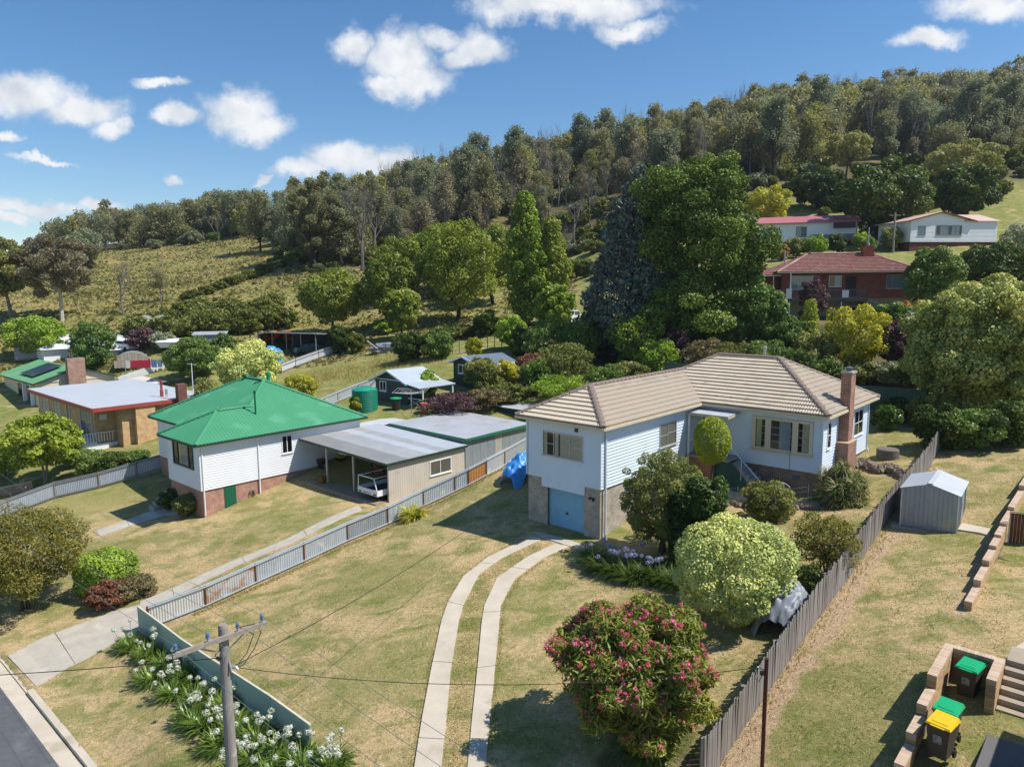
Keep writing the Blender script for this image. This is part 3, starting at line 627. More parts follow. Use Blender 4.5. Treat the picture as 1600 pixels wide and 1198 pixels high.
    MB().box(6.85, 7.24, 12.7, 13.85, 6.22, 6.40).build('flashing', alu, chm)
    MB().lathe([(.09, 0), (.09, .75), (.13, .76), (.13, .88), (.03, .93)], 12, (2.0, 14.9, 8.2)).build('flue', mat('galvanised', (.45, .46, .47), .4, metal=.5), H)
    # downpipes
    wp = mat('white pipe', (.74, .76, .78), .5)
    MB().tube([(.35, .3, 5.9), (.12, .32, 5.72), (.10, .32, 5.6), (.10, .32, .25), (.35, .1, .12)], .05, 8).build('downpipe', wp, H); MB().tube([(7.6, 10.0, 5.85), (7.32, 10.12, 5.62), (7.32, 10.12, 1.6)], .04, 8).build('downpipe', wp, H)
    MB().tube([(7.32, 18.3, 5.7), (7.32, 18.3, 2.9), (7.5, 18.2, 2.5), (8.4, 17.5, 2.4)], .05, 8).build('downpipe', wp, H)
    # porch
    MB().hexa([(.1, 8.62, 5.42), (2.65, 8.62, 5.42), (2.65, 10.16, 5.50), (.1, 10.16, 5.50), (.1, 8.62, 5.54), (2.65, 8.62, 5.54), (2.65, 10.16, 5.62), (.1, 10.16, 5.62)]).build('porch_fascia', trim, H)
    ps = corr_sheet(.08, 2.67, 8.60, 10.16, 5.565, 5.64, .09); ps.build('porch_roof', mat('galvanised sheet', (.60, .63, .66), .35, (.50, .53, .57), 2, metal=.3), H)
    MB().box(.15, .25, 8.66, 8.76, 2.0, 5.42).build('porch_post', WHITE(), H)
    MB().box(.01, 1.75, 8.7, 10.19, .6, 2.95).build('porch_base', brick_mat('orange brick', (.42, .20, .09), (.32, .15, .07), (.3, .24, .18)), H)
    MB().box(.005, 2.7, 8.65, 10.19, 2.95, 3.05).build('porch_slab', mat('concrete grey', (.38, .36, .32), .9), H)
    st = MB()
    for i in range(9): st.box(2.7+.27*i, 2.98+.27*i, 9.05, 10.15, .7, 2.85-.19*i)
    st.build('porch_steps', mat('concrete grey', (.38, .36, .32), .9), H)
    gm = mat('green shade cloth', (.03, .10, .075), .7, (.02, .07, .055), 2)
    MB().hexa([(1.76, 8.98, 1.1), (4.35, 8.98, 1.1), (4.35, 9.02, 1.1), (1.76, 9.02, 1.1), (1.76, 8.98, 2.94), (2.75, 8.98, 2.94), (2.75, 9.02, 2.94), (1.76, 9.02, 2.94)]).build('shade_cloth_panel', gm, H)
    MB().tube([(.3, 8.75, 3.95), (2.65, 8.8, 3.95), (2.7, 8.85, 3.15+.7), (4.45, 8.85, 2.95-.75), (4.45, 8.85, 1.1)], .03, 6).tube([(3.4, 8.86, 3.15), (3.4, 8.86, 2.0)], .022, 6).build('handrail', wp, H)
    # small fittings
    MB().box(-3.75+2.2, -3.75+2.35, -.13, -.04, 5.52, 5.7).build('meter_box', mat('dark metal', (.03, .03, .035), .5), H)
    fl = MB().lathe([(.02, 0), (.07, .06), (.075, .12)], 8, (-.62, -.05, 2.12)).lathe([(.02, 0), (.07, .06), (.075, .12)], 8, (-.42, -.05, 2.06)); fl.box(-.7, -.36, -.02, .03, 2.18, 2.23); fl.build('twin_floodlight', mat('dark metal', (.03, .03, .035), .5), H)
    MB().tube([(-4.75, -.03, 5.7), (-4.78, -.05, 2.1)], .012, 5).build('cable', mat('dark metal', (.03, .03, .035), .5), H)
    MB().tube([(5.62, 10.08, 5.4), (5.66, 10.03, 4.9), (5.64, 10.05, 2.7)], .012, 5).build('cable', mat('dark metal', (.03, .03, .035), .5), H)
    return H
def corr_sheet(x0, x1, y0, y1, z0, z1, per, amp=.012):
    """sheet with ribs running along y"""
    mb = MB(); n = max(2, int((x1-x0)/(per/2)))
    for k in range(n+1):
        x = x0+(x1-x0)*k/n; h = amp*(k % 2); mb.v += [(x, y0, z0+h), (x, y1, z1+h)]
        if k: a = 2*k-2; mb.f.append((a, a+2, a+3, a+1))
    return mb
blue_house()

# ------------------------------------------------------------------ the green-roofed house, its carport and sheds
O2 = tuple(atz(318, 808, -2.2))
def green_house():
    H = thing('weatherboard_house', 'white weatherboard house with bright green metal hip roof and red brick base', 'house', O2, YA)
    clad = mat('white cladding', (.78, .79, .80), .45, (.72, .735, .75), .8, bump=.0015, bscale=6); red = brick_mat('red brick base', (.44, .18, .115), (.32, .12, .08), (.55, .47, .39))
    grn = mat('green painted roof', (.068, .29, .145), .45, (.058, .25, .125), .6, 5, bump=.001, noise3=((.10, .33, .19), .5, .56)); dk = mat('dark green fascia', (.02, .055, .035), .5)
    zc, zt = 1.8, 4.93
    w = MB(); w.box(-4.95, 0, 0, 2.5, zc, zt); w.box(-12.9, 0, 2.5, 12.8, zc, zt-.005); wall = w.build('wall', clad, H)
    f1 = Fr((-4.95, 0, 0), (0, -1)); boards(wall, f1, 4.95, zc, zt, clad, .175, [(.9, 4.1, 3.08, 4.77)])
    f2 = Fr((0, 0, 0), (1, 0)); boards(wall, f2, 12.8, zc, zt, clad, .175, [(5.95, 6.8, 3.26, 4.58)])
    f3 = Fr((-12.9, 2.5, 0), (0, -1)); boards(wall, f3, 7.95, zc, zt, clad, .175, [(6.2, 7.0, 3.4, 4.6)])
    for p in ((0, 0), (-4.95, 0)): MB().box(p[0]-.05, p[0]+.05, p[1]-.05, p[1]+.05, zc-.01, zt).build('corner_board', clad, wall)
    MB().box(-4.9, -.05, .05, .3, -.9, zc).box(-.3, -.05, .3, 12.7, -.9, zc).box(-12.8, -4.9, 2.55, 2.8, -.9, zc).build('brick_base', red, H)
    dr = MB(); n = 8
    for i in range(n): dr.box(-.045, -.02+.012*(i % 2), 1.53+.105*i, 1.53+.105*(i+1)-.012, .12, 1.72)
    dr.build('cellar_door', mat('dark green door', (.01, .13, .07), .5), H)
    darkf = mat('dark window frame', (.045, .05, .04), .5); window(wall, f1, .95, 4.08, 3.08, 4.77, darkf, mull=(1.7, 3.35), fw=.12, depth=.09, sill=False, curtain=((1.05, 1.6, mat('grey blind', (.2, .21, .22), .9)), (1.8, 2.3, mat('yellow curtain', (.85, .80, .42), .9, (.7, .66, .36), 8)), (2.3, 3.3, mat('white lace', (.6, .64, .68), .9))))
    window(wall, f2, 5.95, 6.8, 3.26, 4.58, WHITE(), mull=(6.37,), fw=.06); window(wall, f3, 6.2, 7.0, 3.4, 4.6, darkf, fw=.06)
    z0 = 5.0; planes, caps = l_roof(True, .45, -.45, 5.9, 2.5, 14.0, 13.7, z0+.03, .54)
    ring = [(.45, -.45), (-5.45, -.45), (-5.45, 2.05), (-13.55, 2.05), (-13.55, 13.25), (.45, 13.25)]
    gutter_run(H, ring, dk, z0-.06, .11, .13); slab_soffit(H, ring[::-1], z0-.1, mat('white soffit', (.6, .6, .6), .8))
    ro = MB(); [ro.quad(*[pl.P(a, r, -.04) for a, r in pl.poly]) for pl in planes.values()]; ro = ro.build('roof', dk, H)
    for k, pl in planes.items(): corrugated_plane(ro, pl, grn, per=.24 if k in ('front', 'inner', 'side', 'main') else .3, amp=.022)
    ridge_caps(ro, caps, grn, r=.12, plain=True)
    MB().tube([(.15, .2, 4.9), (.08, .12, 4.7), (.08, .12, .1)], .05, 8).build('downpipe', WHITE(), H); MB().tube([(.40, 4.1, 4.88), (.07, 4.1, 4.7), (.07, 4.1, .7)], .055, 8).build('downpipe', WHITE(), H)
    p = planes['side'] if 'side' in planes else None
    g2 = mat('dark green pipe', (.01, .09, .05), .4); MB().lathe([(.06, 0), (.06, 1.75), (.10, 1.76), (.10, 1.9), (.03, 1.95)], 10, (-1.6, 4.95, 5.9)).build('vent_pipe', g2, H)
    MB().lathe([(.14, 0), (.14, 1.2), (.19, 1.21), (.19, 1.42), (.05, 1.5)], 12, (-7.4, 9.3, 6.9)).build('flue', mat('green paint pipe', (.02, .25, .12), .45), H)
    # entry porch with steps, on the left of the front room
    MB().box(-6.6, -4.98, 1.0, 2.4, 1.0, 1.12).build('entry_slab', WHITE(), H); MB().box(-5.35, -5.0, 1.02, 1.4, -.8, 1.0).build('entry_pier', red, H)
    sp = MB()
    for i in range(7): sp.box(-6.6, -5.6, .98-.28*(i+1), .98-.28*i, -.9, .95-.2*i)
    sp.build('entry_steps', mat('concrete grey', (.38, .36, .32), .9), H)
    MB().tube([(-6.5, 1.05, 1.12), (-6.5, 1.05, 4.9)], .04, 6).tube([(-5.05, 1.05, 1.12), (-5.05, 1.05, 4.85)], .03, 6).build('entry_post', WHITE(), H)
    dv = MB(); f3.box(dv, 5.0, 5.9, .004, .05, 1.9, 4.1); dv.build('entry_door', mat('dark window frame', (.045, .05, .04), .5), H)
    hs = MB()
    for k in range(5):
        hs.tube([(.07+.02*k, 3.55+(.25-.02*k)*cos(a), .95+(.33-.02*k)*sin(a)) for a in np.linspace(0, 2*pi, 15)], .015, 5, cap=False)
    h = hs.build('garden_hose', mat('tan hose', (.34, .27, .18), .6)); h.location = O2; h.rotation_euler = (0, 0, YA); tag(h, 'coiled tan garden hose hanging on the red brick base of the green-roofed house', 'hose')
    h['group'] = 'hoses'; del h['group']
    return H
green_house()
def carport():
    C = thing('carport', 'open carport with flat pale metal roof and dark green edge beside the white house', 'carport', O2, YA)
    sh = [mat('carport sheet a', (.56, .56, .53), .4, (.44, .44, .42), .9, metal=.25), mat('carport sheet b', (.66, .68, .69), .38, (.56, .58, .6), .9, metal=.25), mat('carport sheet c', (.36, .355, .33), .5, (.30, .295, .28), .9, metal=.2)]
    dk = mat('dark green fascia', (.02, .055, .035), .5); cream = mat('cream post', (.60, .56, .44), .6)
    X = np.linspace(.12, 10.4, 14); z = lambda x: 4.22-.026*x
    rf = MB().beam((.1, 7.3, z(0)-.1), (10.42, 7.3, z(10.4)-.1), .06, .16).beam((10.42, 7.3, z(10.4)-.1), (10.42, 14.5, z(10.4)-.06), .06, .16).build('roof', dk, C)
    Y = np.linspace(7.28, 14.5, 9)
    for i in range(8):
        mb = MB(); n = 32
        # sheets run along x; ribs too
        for k in range(n+1):
            y = Y[i]+(Y[i+1]-Y[i]+.02)*k/n; h = .010*(k % 2)+.003*i; x0 = .12; x1 = 10.44 if y > 0 else 10; mb.v += [(x0, y, z(x0)+h), (x1, y, z(x1)+h)]
            if k: a = 2*k-2; mb.f.append((a, a+1, a+3, a+2))
        mb.build('roof_sheet', sh[[2, 2, 0, 0, 1, 0, 1, 1][i]], rf)
    for x in (3.16, 6.35): MB().box(x-.05, x+.05, 7.55, 7.65, 1.2, z(x)-.1).build('post', cream, C)
    # fibro and timber wall on the far right, with a window
    fw = Fr((10.2, 7.55, 0), (1, 0)); w = MB(); w.box(10.1, 10.2, 7.55, 14.4, .9, 3.88); wl = w.build('wall', mat('beige fibro', (.54, .49, .42), .8, (.46, .42, .36), 1.1, stretch=(1, 1, .3), noise3=((.35, .31, .27), 1.3, .62)), C)
    rn = random.Random(4); x = 0
    while x < 6.8:
        d = .19; q = MB(); fw.box(q, x+.006, min(x+d-.006, 6.84), .002, .022, .92, 3.88); q.build('wall_board', mat('beige fibro', (.58, .51, .42)), wl); x += d
    window(wl, fw, 3.55, 5.5, 2.35, 3.35, WHITE(), mull=(4.5,), fw=.05, depth=.06)
    MB().box(.3, 10.1, 14.3, 14.4, 1.3, 3.9).build('back_wall', mat('dark shed tin', (.10, .105, .11), .6), C)
    MB().box(7.6, 9.9, 12.5, 12.6, 1.3, 3.9).build('partition', mat('dark shed tin', (.10, .105, .11), .6), C)
    MB().box(4.8, 5.7, 7.5, 7.7, 3.75, 3.85).build('light_box', cream, C)
    # second shed roof behind
    S = thing('garden_shed', 'long shed with flat light grey metal roof and green gutter behind the carport', 'shed', O2, YA)
    s = MB(); s.box(1.6, 9.9, 14.75, 21.9, 1.2, 4.2); wl = s.build('wall', mat('weathered zinc wall', (.34, .36, .38), .5, (.25, .27, .29), 1.5, metal=.2, stretch=(1, 1, .3), noise3=((.5, .46, .38), .9, .6)), S)
    rr = MB().beam((10.15, 14.6, 4.25), (10.15, 22.1, 4.32), .08, .2).beam((1.4, 14.58, 4.3), (10.15, 14.58, 4.25), .06, .22).build('roof', mat('green gutter', (.02, .17, .10), .5), S)
    for i in range(8):
        y0 = 14.6+.935*i; mb = MB(); n = 24
        for k in range(n+1):
            y = y0+.94*k/n; mb.v += [(1.4, y, 4.43+.008*(k % 2)+.002*i), (10.2, y, 4.36+.008*(k % 2)+.002*i)]
            if k: a = 2*k-2; mb.f.append((a, a+1, a+3, a+2))
        mb.build('roof_sheet', mat('light zinc sheet', (.60, .61, .62), .4, (.47, .48, .49), .7, metal=.25, noise3=((.40, .34, .26), .5, .64)), rr)
    f = Fr((9.9, 14.75, 0), (1, 0))
    for i in range(9): q = MB(); f.box(q, .79*i+.01, .79*i+.78, .003, .02, 1.9, 4.15); q.build('wall_panel', mat('zinc panel pale' if i == 4 else 'zinc panel', (.48, .47, .42) if i == 4 else (.30, .33, .36), .5, metal=.2, stretch=(1, 1, .3)), wl)
    # low green roofed lean-to and dark shed beyond
    L = thing('lean_to', 'small green metal roof of a lean-to behind the carport', 'shed', O2, YA); l = MB().box(-1.2, 2.4, 17.6, 20.6, 1.2, 3.72).build('wall', mat('dark shed tin', (.10, .105, .11), .6), L)
    m = corr_sheet(-1.5, 2.7, 17.3, 21, 3.75, 3.9, .15); m.build('roof', mat('green painted roof', (.048, .30, .125)), L)
    P = thing('patio_roof', 'narrow white patio roof joining the white house to the carport', 'awning', O2, YA); corr_sheet(-2.2, .1, 13.4, 17.5, 4.0, 4.1, .12).build('roof', mat('carport sheet b', (.66, .68, .69)), P); MB().box(-2.1, -2.0, 17.2, 17.3, 1.2, 4).build('post', cream, P)
    D = thing('garden_shed', 'dark walled shed with pale flat roof half hidden behind the tiled roof', 'shed', O2, YA); MB().box(4.0, 10.6, 24.6, 29, 1.5, 4.75).build('wall', mat('blue black wall', (.035, .05, .06), .6), D); corr_sheet(3.8, 10.8, 24.4, 29.2, 4.8, 4.95, .2).build('roof', mat('light zinc sheet', (.60, .61, .62)), D)
    fd = Fr((4.0, 24.6, 0), (0, -1)); window(D, fd, 2.2, 3.0, 3.6, 4.4, mat('dark window frame', (.045, .05, .04)), fw=.05); window(D, fd, 4.4, 5.2, 3.6, 4.4, mat('dark window frame', (.045, .05, .04)), fw=.05)
    sl = MB().box(-.02+.02, 10.05, 6.6, 14.2, .95, 1.36).build('carport_slab', mat('carport concrete', (.34, .27, .19), .9, (.24, .19, .13), .8, bump=.004, bscale=9)); sl.location = O2; sl.rotation_euler = (0, 0, YA); struct(sl)
carport()

def tan_house():
    O = tuple(Lw(O2, -22, .6, 0)[:2]) + (-2.0,)
    H = thing('brick_house', 'tan brick house with flat pale blue roof and red fascia', 'house', O, YA)
    br = brick_mat('tan brick', (.66, .38, .165), (.54, .30, .125), (.70, .56, .38)); red = mat('red fascia', (.36, .065, .055), .5, (.30, .055, .045), 3)
    w = MB(); w.box(-19, -2.4, .9, 10, -2.2, 4.38); w.box(-2.4, -.7, 2.6, 10, -2.2, 4.37); wl = w.build('wall', br, H)
    MB().box(-.7, -.05, 3.6, 5.3, -2.2, 4.36).build('wall', br, wl)      # projecting pier
    MB().box(-.72, -.5, 5.9, 9.9, -2.2, 4.35).build('wall', br, wl)
    rf = MB(); rf.beam((-19.6, .03, 4.5), (.05, .03, 4.5), .09, .34).beam((.05, .07, 4.5), (.05, 10.6, 4.5), .09, .34).beam((-19.6, .03, 4.5), (-19.6, 10.6, 4.5), .09, .34).build('roof', red, H)
    rp = H.children[-1]; blue = mat('pale blue roof sheet', (.53, .56, .59), .5, (.48, .51, .545), .35, metal=.1)
    for i in range(12):
        y0 = .07+.875*i; mb = MB(); n = 8
        for k in range(n+1):
            y = y0+.875*k/n; mb.v += [(-19.55, y, 4.68+.012*(k % 2 == 0)), (.0, y, 4.66+.012*(k % 2 == 0))]
            if k: a = 2*k-2; mb.f.append((a, a+1, a+3, a+2))
        mb.build('roof_sheet', blue, rp)
    MB().quad((-19.5, .1, 4.36), (-19.5, 10.5, 4.36), (0, 10.5, 4.36), (0, .1, 4.36)).build('soffit', mat('brown soffit', (.25, .15, .08), .8), H)
    f = Fr((-19, .9, 0), (0, -1)); dark = mat('dark window frame', (.045, .05, .04)); lace = mat('white lace', (.6, .64, .68), .9)
    window(wl, f, 1.2, 3.4, 1.9, 4.1, WHITE(), mull=(2.3,), fw=.07, curtain=((1.3, 3.3, lace),), rails=((2.6,),)); window(wl, f, 5.0, 7.0, 1.9, 4.1, WHITE(), mull=(6,), fw=.07, curtain=((5.1, 6.9, lace),), rails=((2.6,),))
    window(wl, f, 9.0, 9.9, 1.5, 4.1, WHITE(), fw=.07, curtain=((9.1, 9.8, mat('grey blind', (.2, .21, .22), .9)),), name='window')
    window(wl, f, 12.9, 15.9, 1.35, 4.1, WHITE(), mull=(14.4,), fw=.06, curtain=((13.0, 15.8, mat('blue grey drape', (.25, .34, .38), .9)),), name='sliding_door', sill=False)
    MB().box(-6.9, -2.1, -1.0, .88, 1.1, 1.25).build('balcony_slab', WHITE(), H)
    rl = MB().beam((-6.9, -1.0, 2.1), (-2.1, -1.0, 2.1), .07, .07).beam((-2.1, -1.0, 2.1), (-2.1, 2.5, 2.1), .07, .07).beam((-6.9, -1.0, 2.1), (-6.9, .88, 2.1), .07, .07).build('balcony_rail', WHITE(), H)
    pk = MB().box(-.035, .035, -.02, .02, 0, .85).mesh('baluster', WHITE())
    for i in range(24): link('baluster', pk, rl, location=(-6.8+.2*i, -1.0, 1.25))
    for i in range(14): link('baluster', pk, rl, location=(-2.1, -.8+.23*i, 1.25), rotation_euler=(0, 0, pi/2))
    MB().box(-7, -6.7, -1.1, .9, -2, 1.1).box(-2.4, -2.0, -1.1, 2.6, -2, 1.1).build('porch_wall', WHITE(), H)
    red2 = mat('red pipe', (.33, .05, .045), .5); MB().lathe([(.16, 0), (.16, .7), (.11, .75), (.11, 1.5), (.18, 1.5), (.18, 1.62)], 12, (-2.6, 7.0, 4.6)).build('flue', red2, H)
    MB().box(.05, .7, 7.2, 8.0, -2, 6.1).build('chimney', brick_mat('dark red brick', (.22, .07, .055), (.17, .05, .04), (.2, .14, .12)), H)
    MB().tube([(-3.2, 10.3, 4.6), (-3.2, 10.3, 7.6)], .035, 6).tube([(-4.2, 10.3, 7.5), (-2.2, 10.3, 7.5)], .02, 5).build('aerial', WHITE(), H)
    MB().box(-1.6, -1.2, 6.9, 7.0, 5.0, 5.5).tube([(-1.4, 7, 4.65), (-1.4, 7, 5.0)], .03, 6).tube([(-.6, 6.5, 4.6), (-.5, 6.6, 5.6)], .02, 5).build('aerial', mat('galvanised', (.45, .46, .47)), H)
    MB().box(-.45, -.4, 1.3, 2.4, 0, .01)
    q = MB(); g = Fr((-.72, .9, 0), (1, 0)); g.box(q, 1.3, 3.0, .66, .72, -1.0, 0.3); q.build('vent_panel', mat('cream panel', (.55, .5, .4), .7), H)
    q = MB(); q.box(-2.38, -2.3, 1.3, 1.9, 3.2, 3.7); q.build('meter_box', WHITE(), H)
tan_house()

def far_left_houses():
    O = atz(52, 600, 2.6); O = (O[0], O[1], O[2]-3.0)
    H = thing('weatherboard_house', 'cream gabled house with faded green roof, solar panels and a broad brick chimney', 'house', O, YA)
    # gable roof, ridge along the street; cream gable end faces the camera side
    cream = mat('cream cladding', (.66, .60, .47), .6, (.6, .54, .42), 2); grn = mat('faded green roof', (.15, .36, .17), .5, (.12, .31, .14), .6, noise3=((.19, .40, .21), .5, .58))
    W_, D_, zt, t = 15., 9.0, 3.0, .33
    w = MB(); w.box(-W_+.5, -.4, .5, D_-.5, -2.5, zt-.02); wl = w.build('wall', cream, H)
    g = MB(); x = -.35; n = 14
    f = Fr((x, 0, 0), (1, 0))
    for i in range(n):
        a = i/n; b = (i+1)/n; h = (D_/2)*t; z0 = zt+h*a; z1 = zt+h*b; y0 = D_/2*a; y1 = D_/2*b
        q = MB(); q.quad((x+.04, y0+.02, z0), (x+.04, D_-y0-.02, z0), (x+.01, D_-y1-.02, z1), (x+.01, y1+.02, z1)); q.build('weatherboard', cream, wl)
    pf = Plane((-W_, 0), (0, 0), [(-W_, 0), (0, 0), (0, D_/2), (-W_, D_/2)], zt, t); pb = Plane((0, D_), (-W_, D_), [(0, D_), (-W_, D_), (-W_, D_/2), (0, D_/2)], zt, t)
    ro = MB().beam((0, 0, zt-.06), (0, D_/2, zt+D_/2*t-.06), .05, .16).beam((0, D_, zt-.06), (0, D_/2, zt+D_/2*t-.06), .05, .16).beam((-W_, -.02, zt-.1), (0, -.02, zt-.1), .1, .12).build('roof', mat('dark green fascia', (.02, .055, .035)), H)
    for p in (pf, pb): corrugated_plane(ro, p, grn, per=.3, amp=.01)
    so_ = None and MB().hexa([(-8.6, 1.1, zt+.52), (-4.6, 1.1, zt+.52), (-4.6, 3.3, zt+1.26), (-8.6, 3.3, zt+1.26), (-8.6, 1.1, zt+.58), (-4.6, 1.1, zt+.58), (-4.6, 3.3, zt+1.32), (-8.6, 3.3, zt+1.32)])
    sp = thing('solar_array', 'dark blue solar panel array on the faded green roof', 'solar panels', O, YA)
    for i in range(4): q = MB(); a = -8.6+1.3*i; q.hexa([(a, .9, zt+.50), (a+1.27, .9, zt+.50), (a+1.27, 3.9, zt+1.49), (a, 3.9, zt+1.49), (a, .9, zt+.55), (a+1.27, .9, zt+.55), (a+1.27, 3.9, zt+1.54), (a, 3.9, zt+1.54)]); q.build('panel', mat('solar glass', (.02, .045, .12), .15, (.02, .04, .10), 3, spec=.7), sp)
    MB().box(.0, .75, 3.3, 5.1, -2, 5.6).build('chimney', brick_mat('pinkish brick', (.40, .22, .16), (.33, .17, .12), (.36, .3, .25)), H)
    MB().lathe([(.12, 0), (.12, .9), (.16, .9), (.16, 1.0)], 10, (.3, 3.9, 5.6)).build('flue', mat('rusty pipe', (.13, .06, .05), .7), H)
    ff = Fr((-W_+.5, .5, 0), (0, -1)); dark = mat('dark window frame', (.045, .05, .04))
    window(wl, ff, 6.3, 9.0, .5, 2.4, dark, mull=(7.6,), fw=.1); window(wl, ff, 10.2, 12.0, .5, 2.4, dark, fw=.1)
    for a in (9.4, 12.4): q = MB(); ff.box(q, a, a+.35, .05, .4, -1.5, 2.9); q.build('porch_pier', WHITE(), H)
    E_ = thing('house_extension', 'cream low roofed extension behind the brick chimney', 'house', O, YA)
    MB().box(.9, 7.8, 5.0, 11, -2.4, 1.9).build('wall', mat('cream cladding', (.66, .60, .47)), E_); corr_sheet(.7, 8.4, 4.8, 11.2, 2.0, 2.9, .4).build('roof', mat('cream roof sheet', (.66, .62, .52), .6, (.60, .56, .47), .6), E_)
    q = atz(0, 552, 4.9); A = thing('house', 'house with plain white hip roof behind the faded green roof at the left edge', 'house', (q[0]+5, q[1]+2, q[2]-3.2), YA)
    pl, caps = l_roof(False, -12, 0, 8, 3, 16, 13, 3.2, .4); r = MB().box(-11.4, 3.4, 3.6, 12.4, -1, 3.2).box(-11.4, -4.6, .6, 3.6, -1, 3.15).build('wall', WHITE(), A); r2 = MB(); [r2.quad(*[p.P(a, b, -.03) for a, b in p.poly]) for p in pl.values()]; r2 = r2.build('roof', mat('white roof sheet', (.62, .65, .70), .5, (.56, .59, .65), .5), A); ridge_caps(r2, caps, mat('white roof sheet', (.62, .65, .70)), plain=True)
far_left_houses()

def brick_terrace():
    """red brick house on the hillside with its long veranda"""
    p = atd(1214, 425, 82); e = atd(1423, 420, 80); O = (p[0], p[1], p[2]-2.9); yaw = atan2(e[1]-p[1], e[0]-p[0])
    H = thing('brick_house', 'red brick house with mottled red tiled hip roof and long veranda on the hillside', 'house', O, yaw)
    br = brick_mat('hill red brick', (.33, .095, .055), (.26, .075, .045), (.25, .13, .09)); tile = mat('mottled red tile', (.42, .21, .17), .8, (.29, .13, .105), 2.0, 5, bump=.01, bscale=9, noise3=((.42, .30, .25), 2.6, .55)); L = 15.6
    w = MB(); w.box(.8, L-.7, .9, 8, -.1, 2.85); wl = w.build('wall', br, H)
    MB().box(1.2, L-.7, 1.1, 8, -3.2, -.1).build('lower_wall', mat('cream render', (.36, .33, .20), .8), H)
    poly = dict(f=Plane((0, 0), (L, 0), [(0, 0), (L, 0), (L-4.4, 4.4), (4.4, 4.4)], 2.9, .5), r=Plane((L, 0), (L, 8.8), [(L, 0), (L, 8.8), (L-4.4, 4.4)], 2.9, .5), b=Plane((L, 8.8), (0, 8.8), [(L, 8.8), (0, 8.8), (4.4, 4.4), (L-4.4, 4.4)], 2.9, .5), l=Plane((0, 8.8), (0, 0), [(0, 8.8), (0, 0), (4.4, 4.4)], 2.9, .5))
    ro = MB(); [ro.quad(*[q.P(a, r, -.05) for a, r in q.poly]) for q in poly.values()]; ro = ro.build('roof', mat('roof underlay', (.12, .10, .085)), H); tiled_roof(ro, poly, tile, w=.36, step=.34, coarse=True)
    z1 = 2.9+2.2; ridge_caps(ro, [((0, 0, 2.9), (4.4, 4.4, z1)), ((L, 0, 2.9), (L-4.4, 4.4, z1)), ((4.4, 4.4, z1), (L-4.4, 4.4, z1)), ((0, 8.8, 2.9), (4.4, 4.4, z1)), ((L, 8.8, 2.9), (L-4.4, 4.4, z1))], mat('mottled red tile', (.36, .14, .10)), plain=True, r=.14)
    gutter_run(H, [(0, 0), (L, 0)], mat('cream trim', (.62, .53, .38)), 2.82, .12, .14, closed=False); MB().quad((0, 0, 2.8), (0, 8.8, 2.8), (L, 8.8, 2.8), (L, 0, 2.8)).build('soffit', mat('cream trim', (.62, .53, .38)), H)
    f = Fr((.8, .9, 0), (0, -1)); gb = mat('pale blue blind', (.30, .38, .42)); fr_ = mat('aluminium', (.55, .56, .55))
    window(wl, f, 1.0, 3.5, .9, 2.45, fr_, mull=(1.8, 3.0), fw=.07, curtain=((1.1, 3.4, gb),)); window(wl, f, 5.1, 6.5, 1.2, 2.45, fr_, mull=(5.8,), fw=.07, curtain=((5.8, 6.4, gb),)); window(wl, f, 11.3, 14.0, .95, 2.5, fr_, mull=(11.95, 13.35), fw=.07, curtain=((11.4, 13.9, gb),))
    d = MB(); f.box(d, 7.0, 8.1, .004, .05, .1, 2.35); d.build('door', mat('dark red door', (.04, .015, .015), .6), wl)
    MB().box(-.6, L*.62, -.9, .88, -.45, -.1).build('veranda_slab', mat('dark slab edge', (.10, .10, .10), .8), H)
    rail = MB()
    for i in range(34): x = -.4+.29*i; rail.beam((x, -.85, -.1), (x+.29, -.85, .85), .03, .03).beam((x+.29, -.85, -.1), (x, -.85, .85), .03, .03)
    rail.beam((-.5, -.85, .87), (9.5, -.85, .87), .05, .05); rail.build('veranda_rail', mat('dull grey wrought iron', (.22, .20, .19), .6), H)
    for x in (1.35, 6.9): MB().box(x-.05, x+.05, -.85, -.75, -3.2, 2.8 if x < 2 else -.1).build('veranda_post', WHITE(), H)
    MB().box(.9, 1.5, -.92, -.86, -.1, 1.0).build('gate_panel', WHITE(), H); MB().box(6.9, 7.6, -.94, -.88, .0, .8).build('gate_panel', WHITE(), H)
    l = Fr((.8, 1.1, 0), (0, -1)); d = MB(); l.box(d, 7.2, 8.3, .004, .06, -3.1, -1.0); dd = d.build('lower_door', WHITE(), H); d = MB(); l.box(d, 7.3, 8.2, .05, .08, -3.1, -1.1); d.build('doorway_shade_panel', mat('dark room', (.02, .022, .025)), dd)  # dark panel on the door paints the unlit doorway
    st = MB()
    for i in range(10): st.box(9.5+.4*i, 9.95+.4*i, -.9, .8, -3.2, -.15-.2*i)
    st.build('stair', mat('grey stone', (.24, .23, .21), .9), H)
    rn = random.Random(9); sw = thing('stone_wall', 'rough grey stone retaining wall under the red brick house', 'wall', O, yaw)
    sm = [MB().blob((0, 0, 0), (.33, .22, .2), s, 8, 5).mesh('stone', mat('grey stone', (.24, .23, .21), .9, (.34, .33, .3), 3)) for s in range(4)]
    for j in range(6):
        for i in range(11): link('stone', sm[rn.randrange(4)], sw, location=(10.0+.52*i+.26*(j % 2), .62+.05*rn.random(), -2.9+.37*j+rn.uniform(-.03, .03)), rotation_euler=(0, 0, rn.uniform(-.4, .4)))
    ch = thing('chimney_stack', '', 'x'); bpy.data.objects.remove(ch)
    MB().box(10.3, 11.5, 3.4, 4.3, 3.4, 5.9).build('chimney', br, H); MB().lathe([(.16, 0), (.16, .3), (.06, .32), (.06, 2.1)], 10, (10.9, 3.8, 5.9)).build('flue', mat('galvanised', (.45, .46, .47)), H)
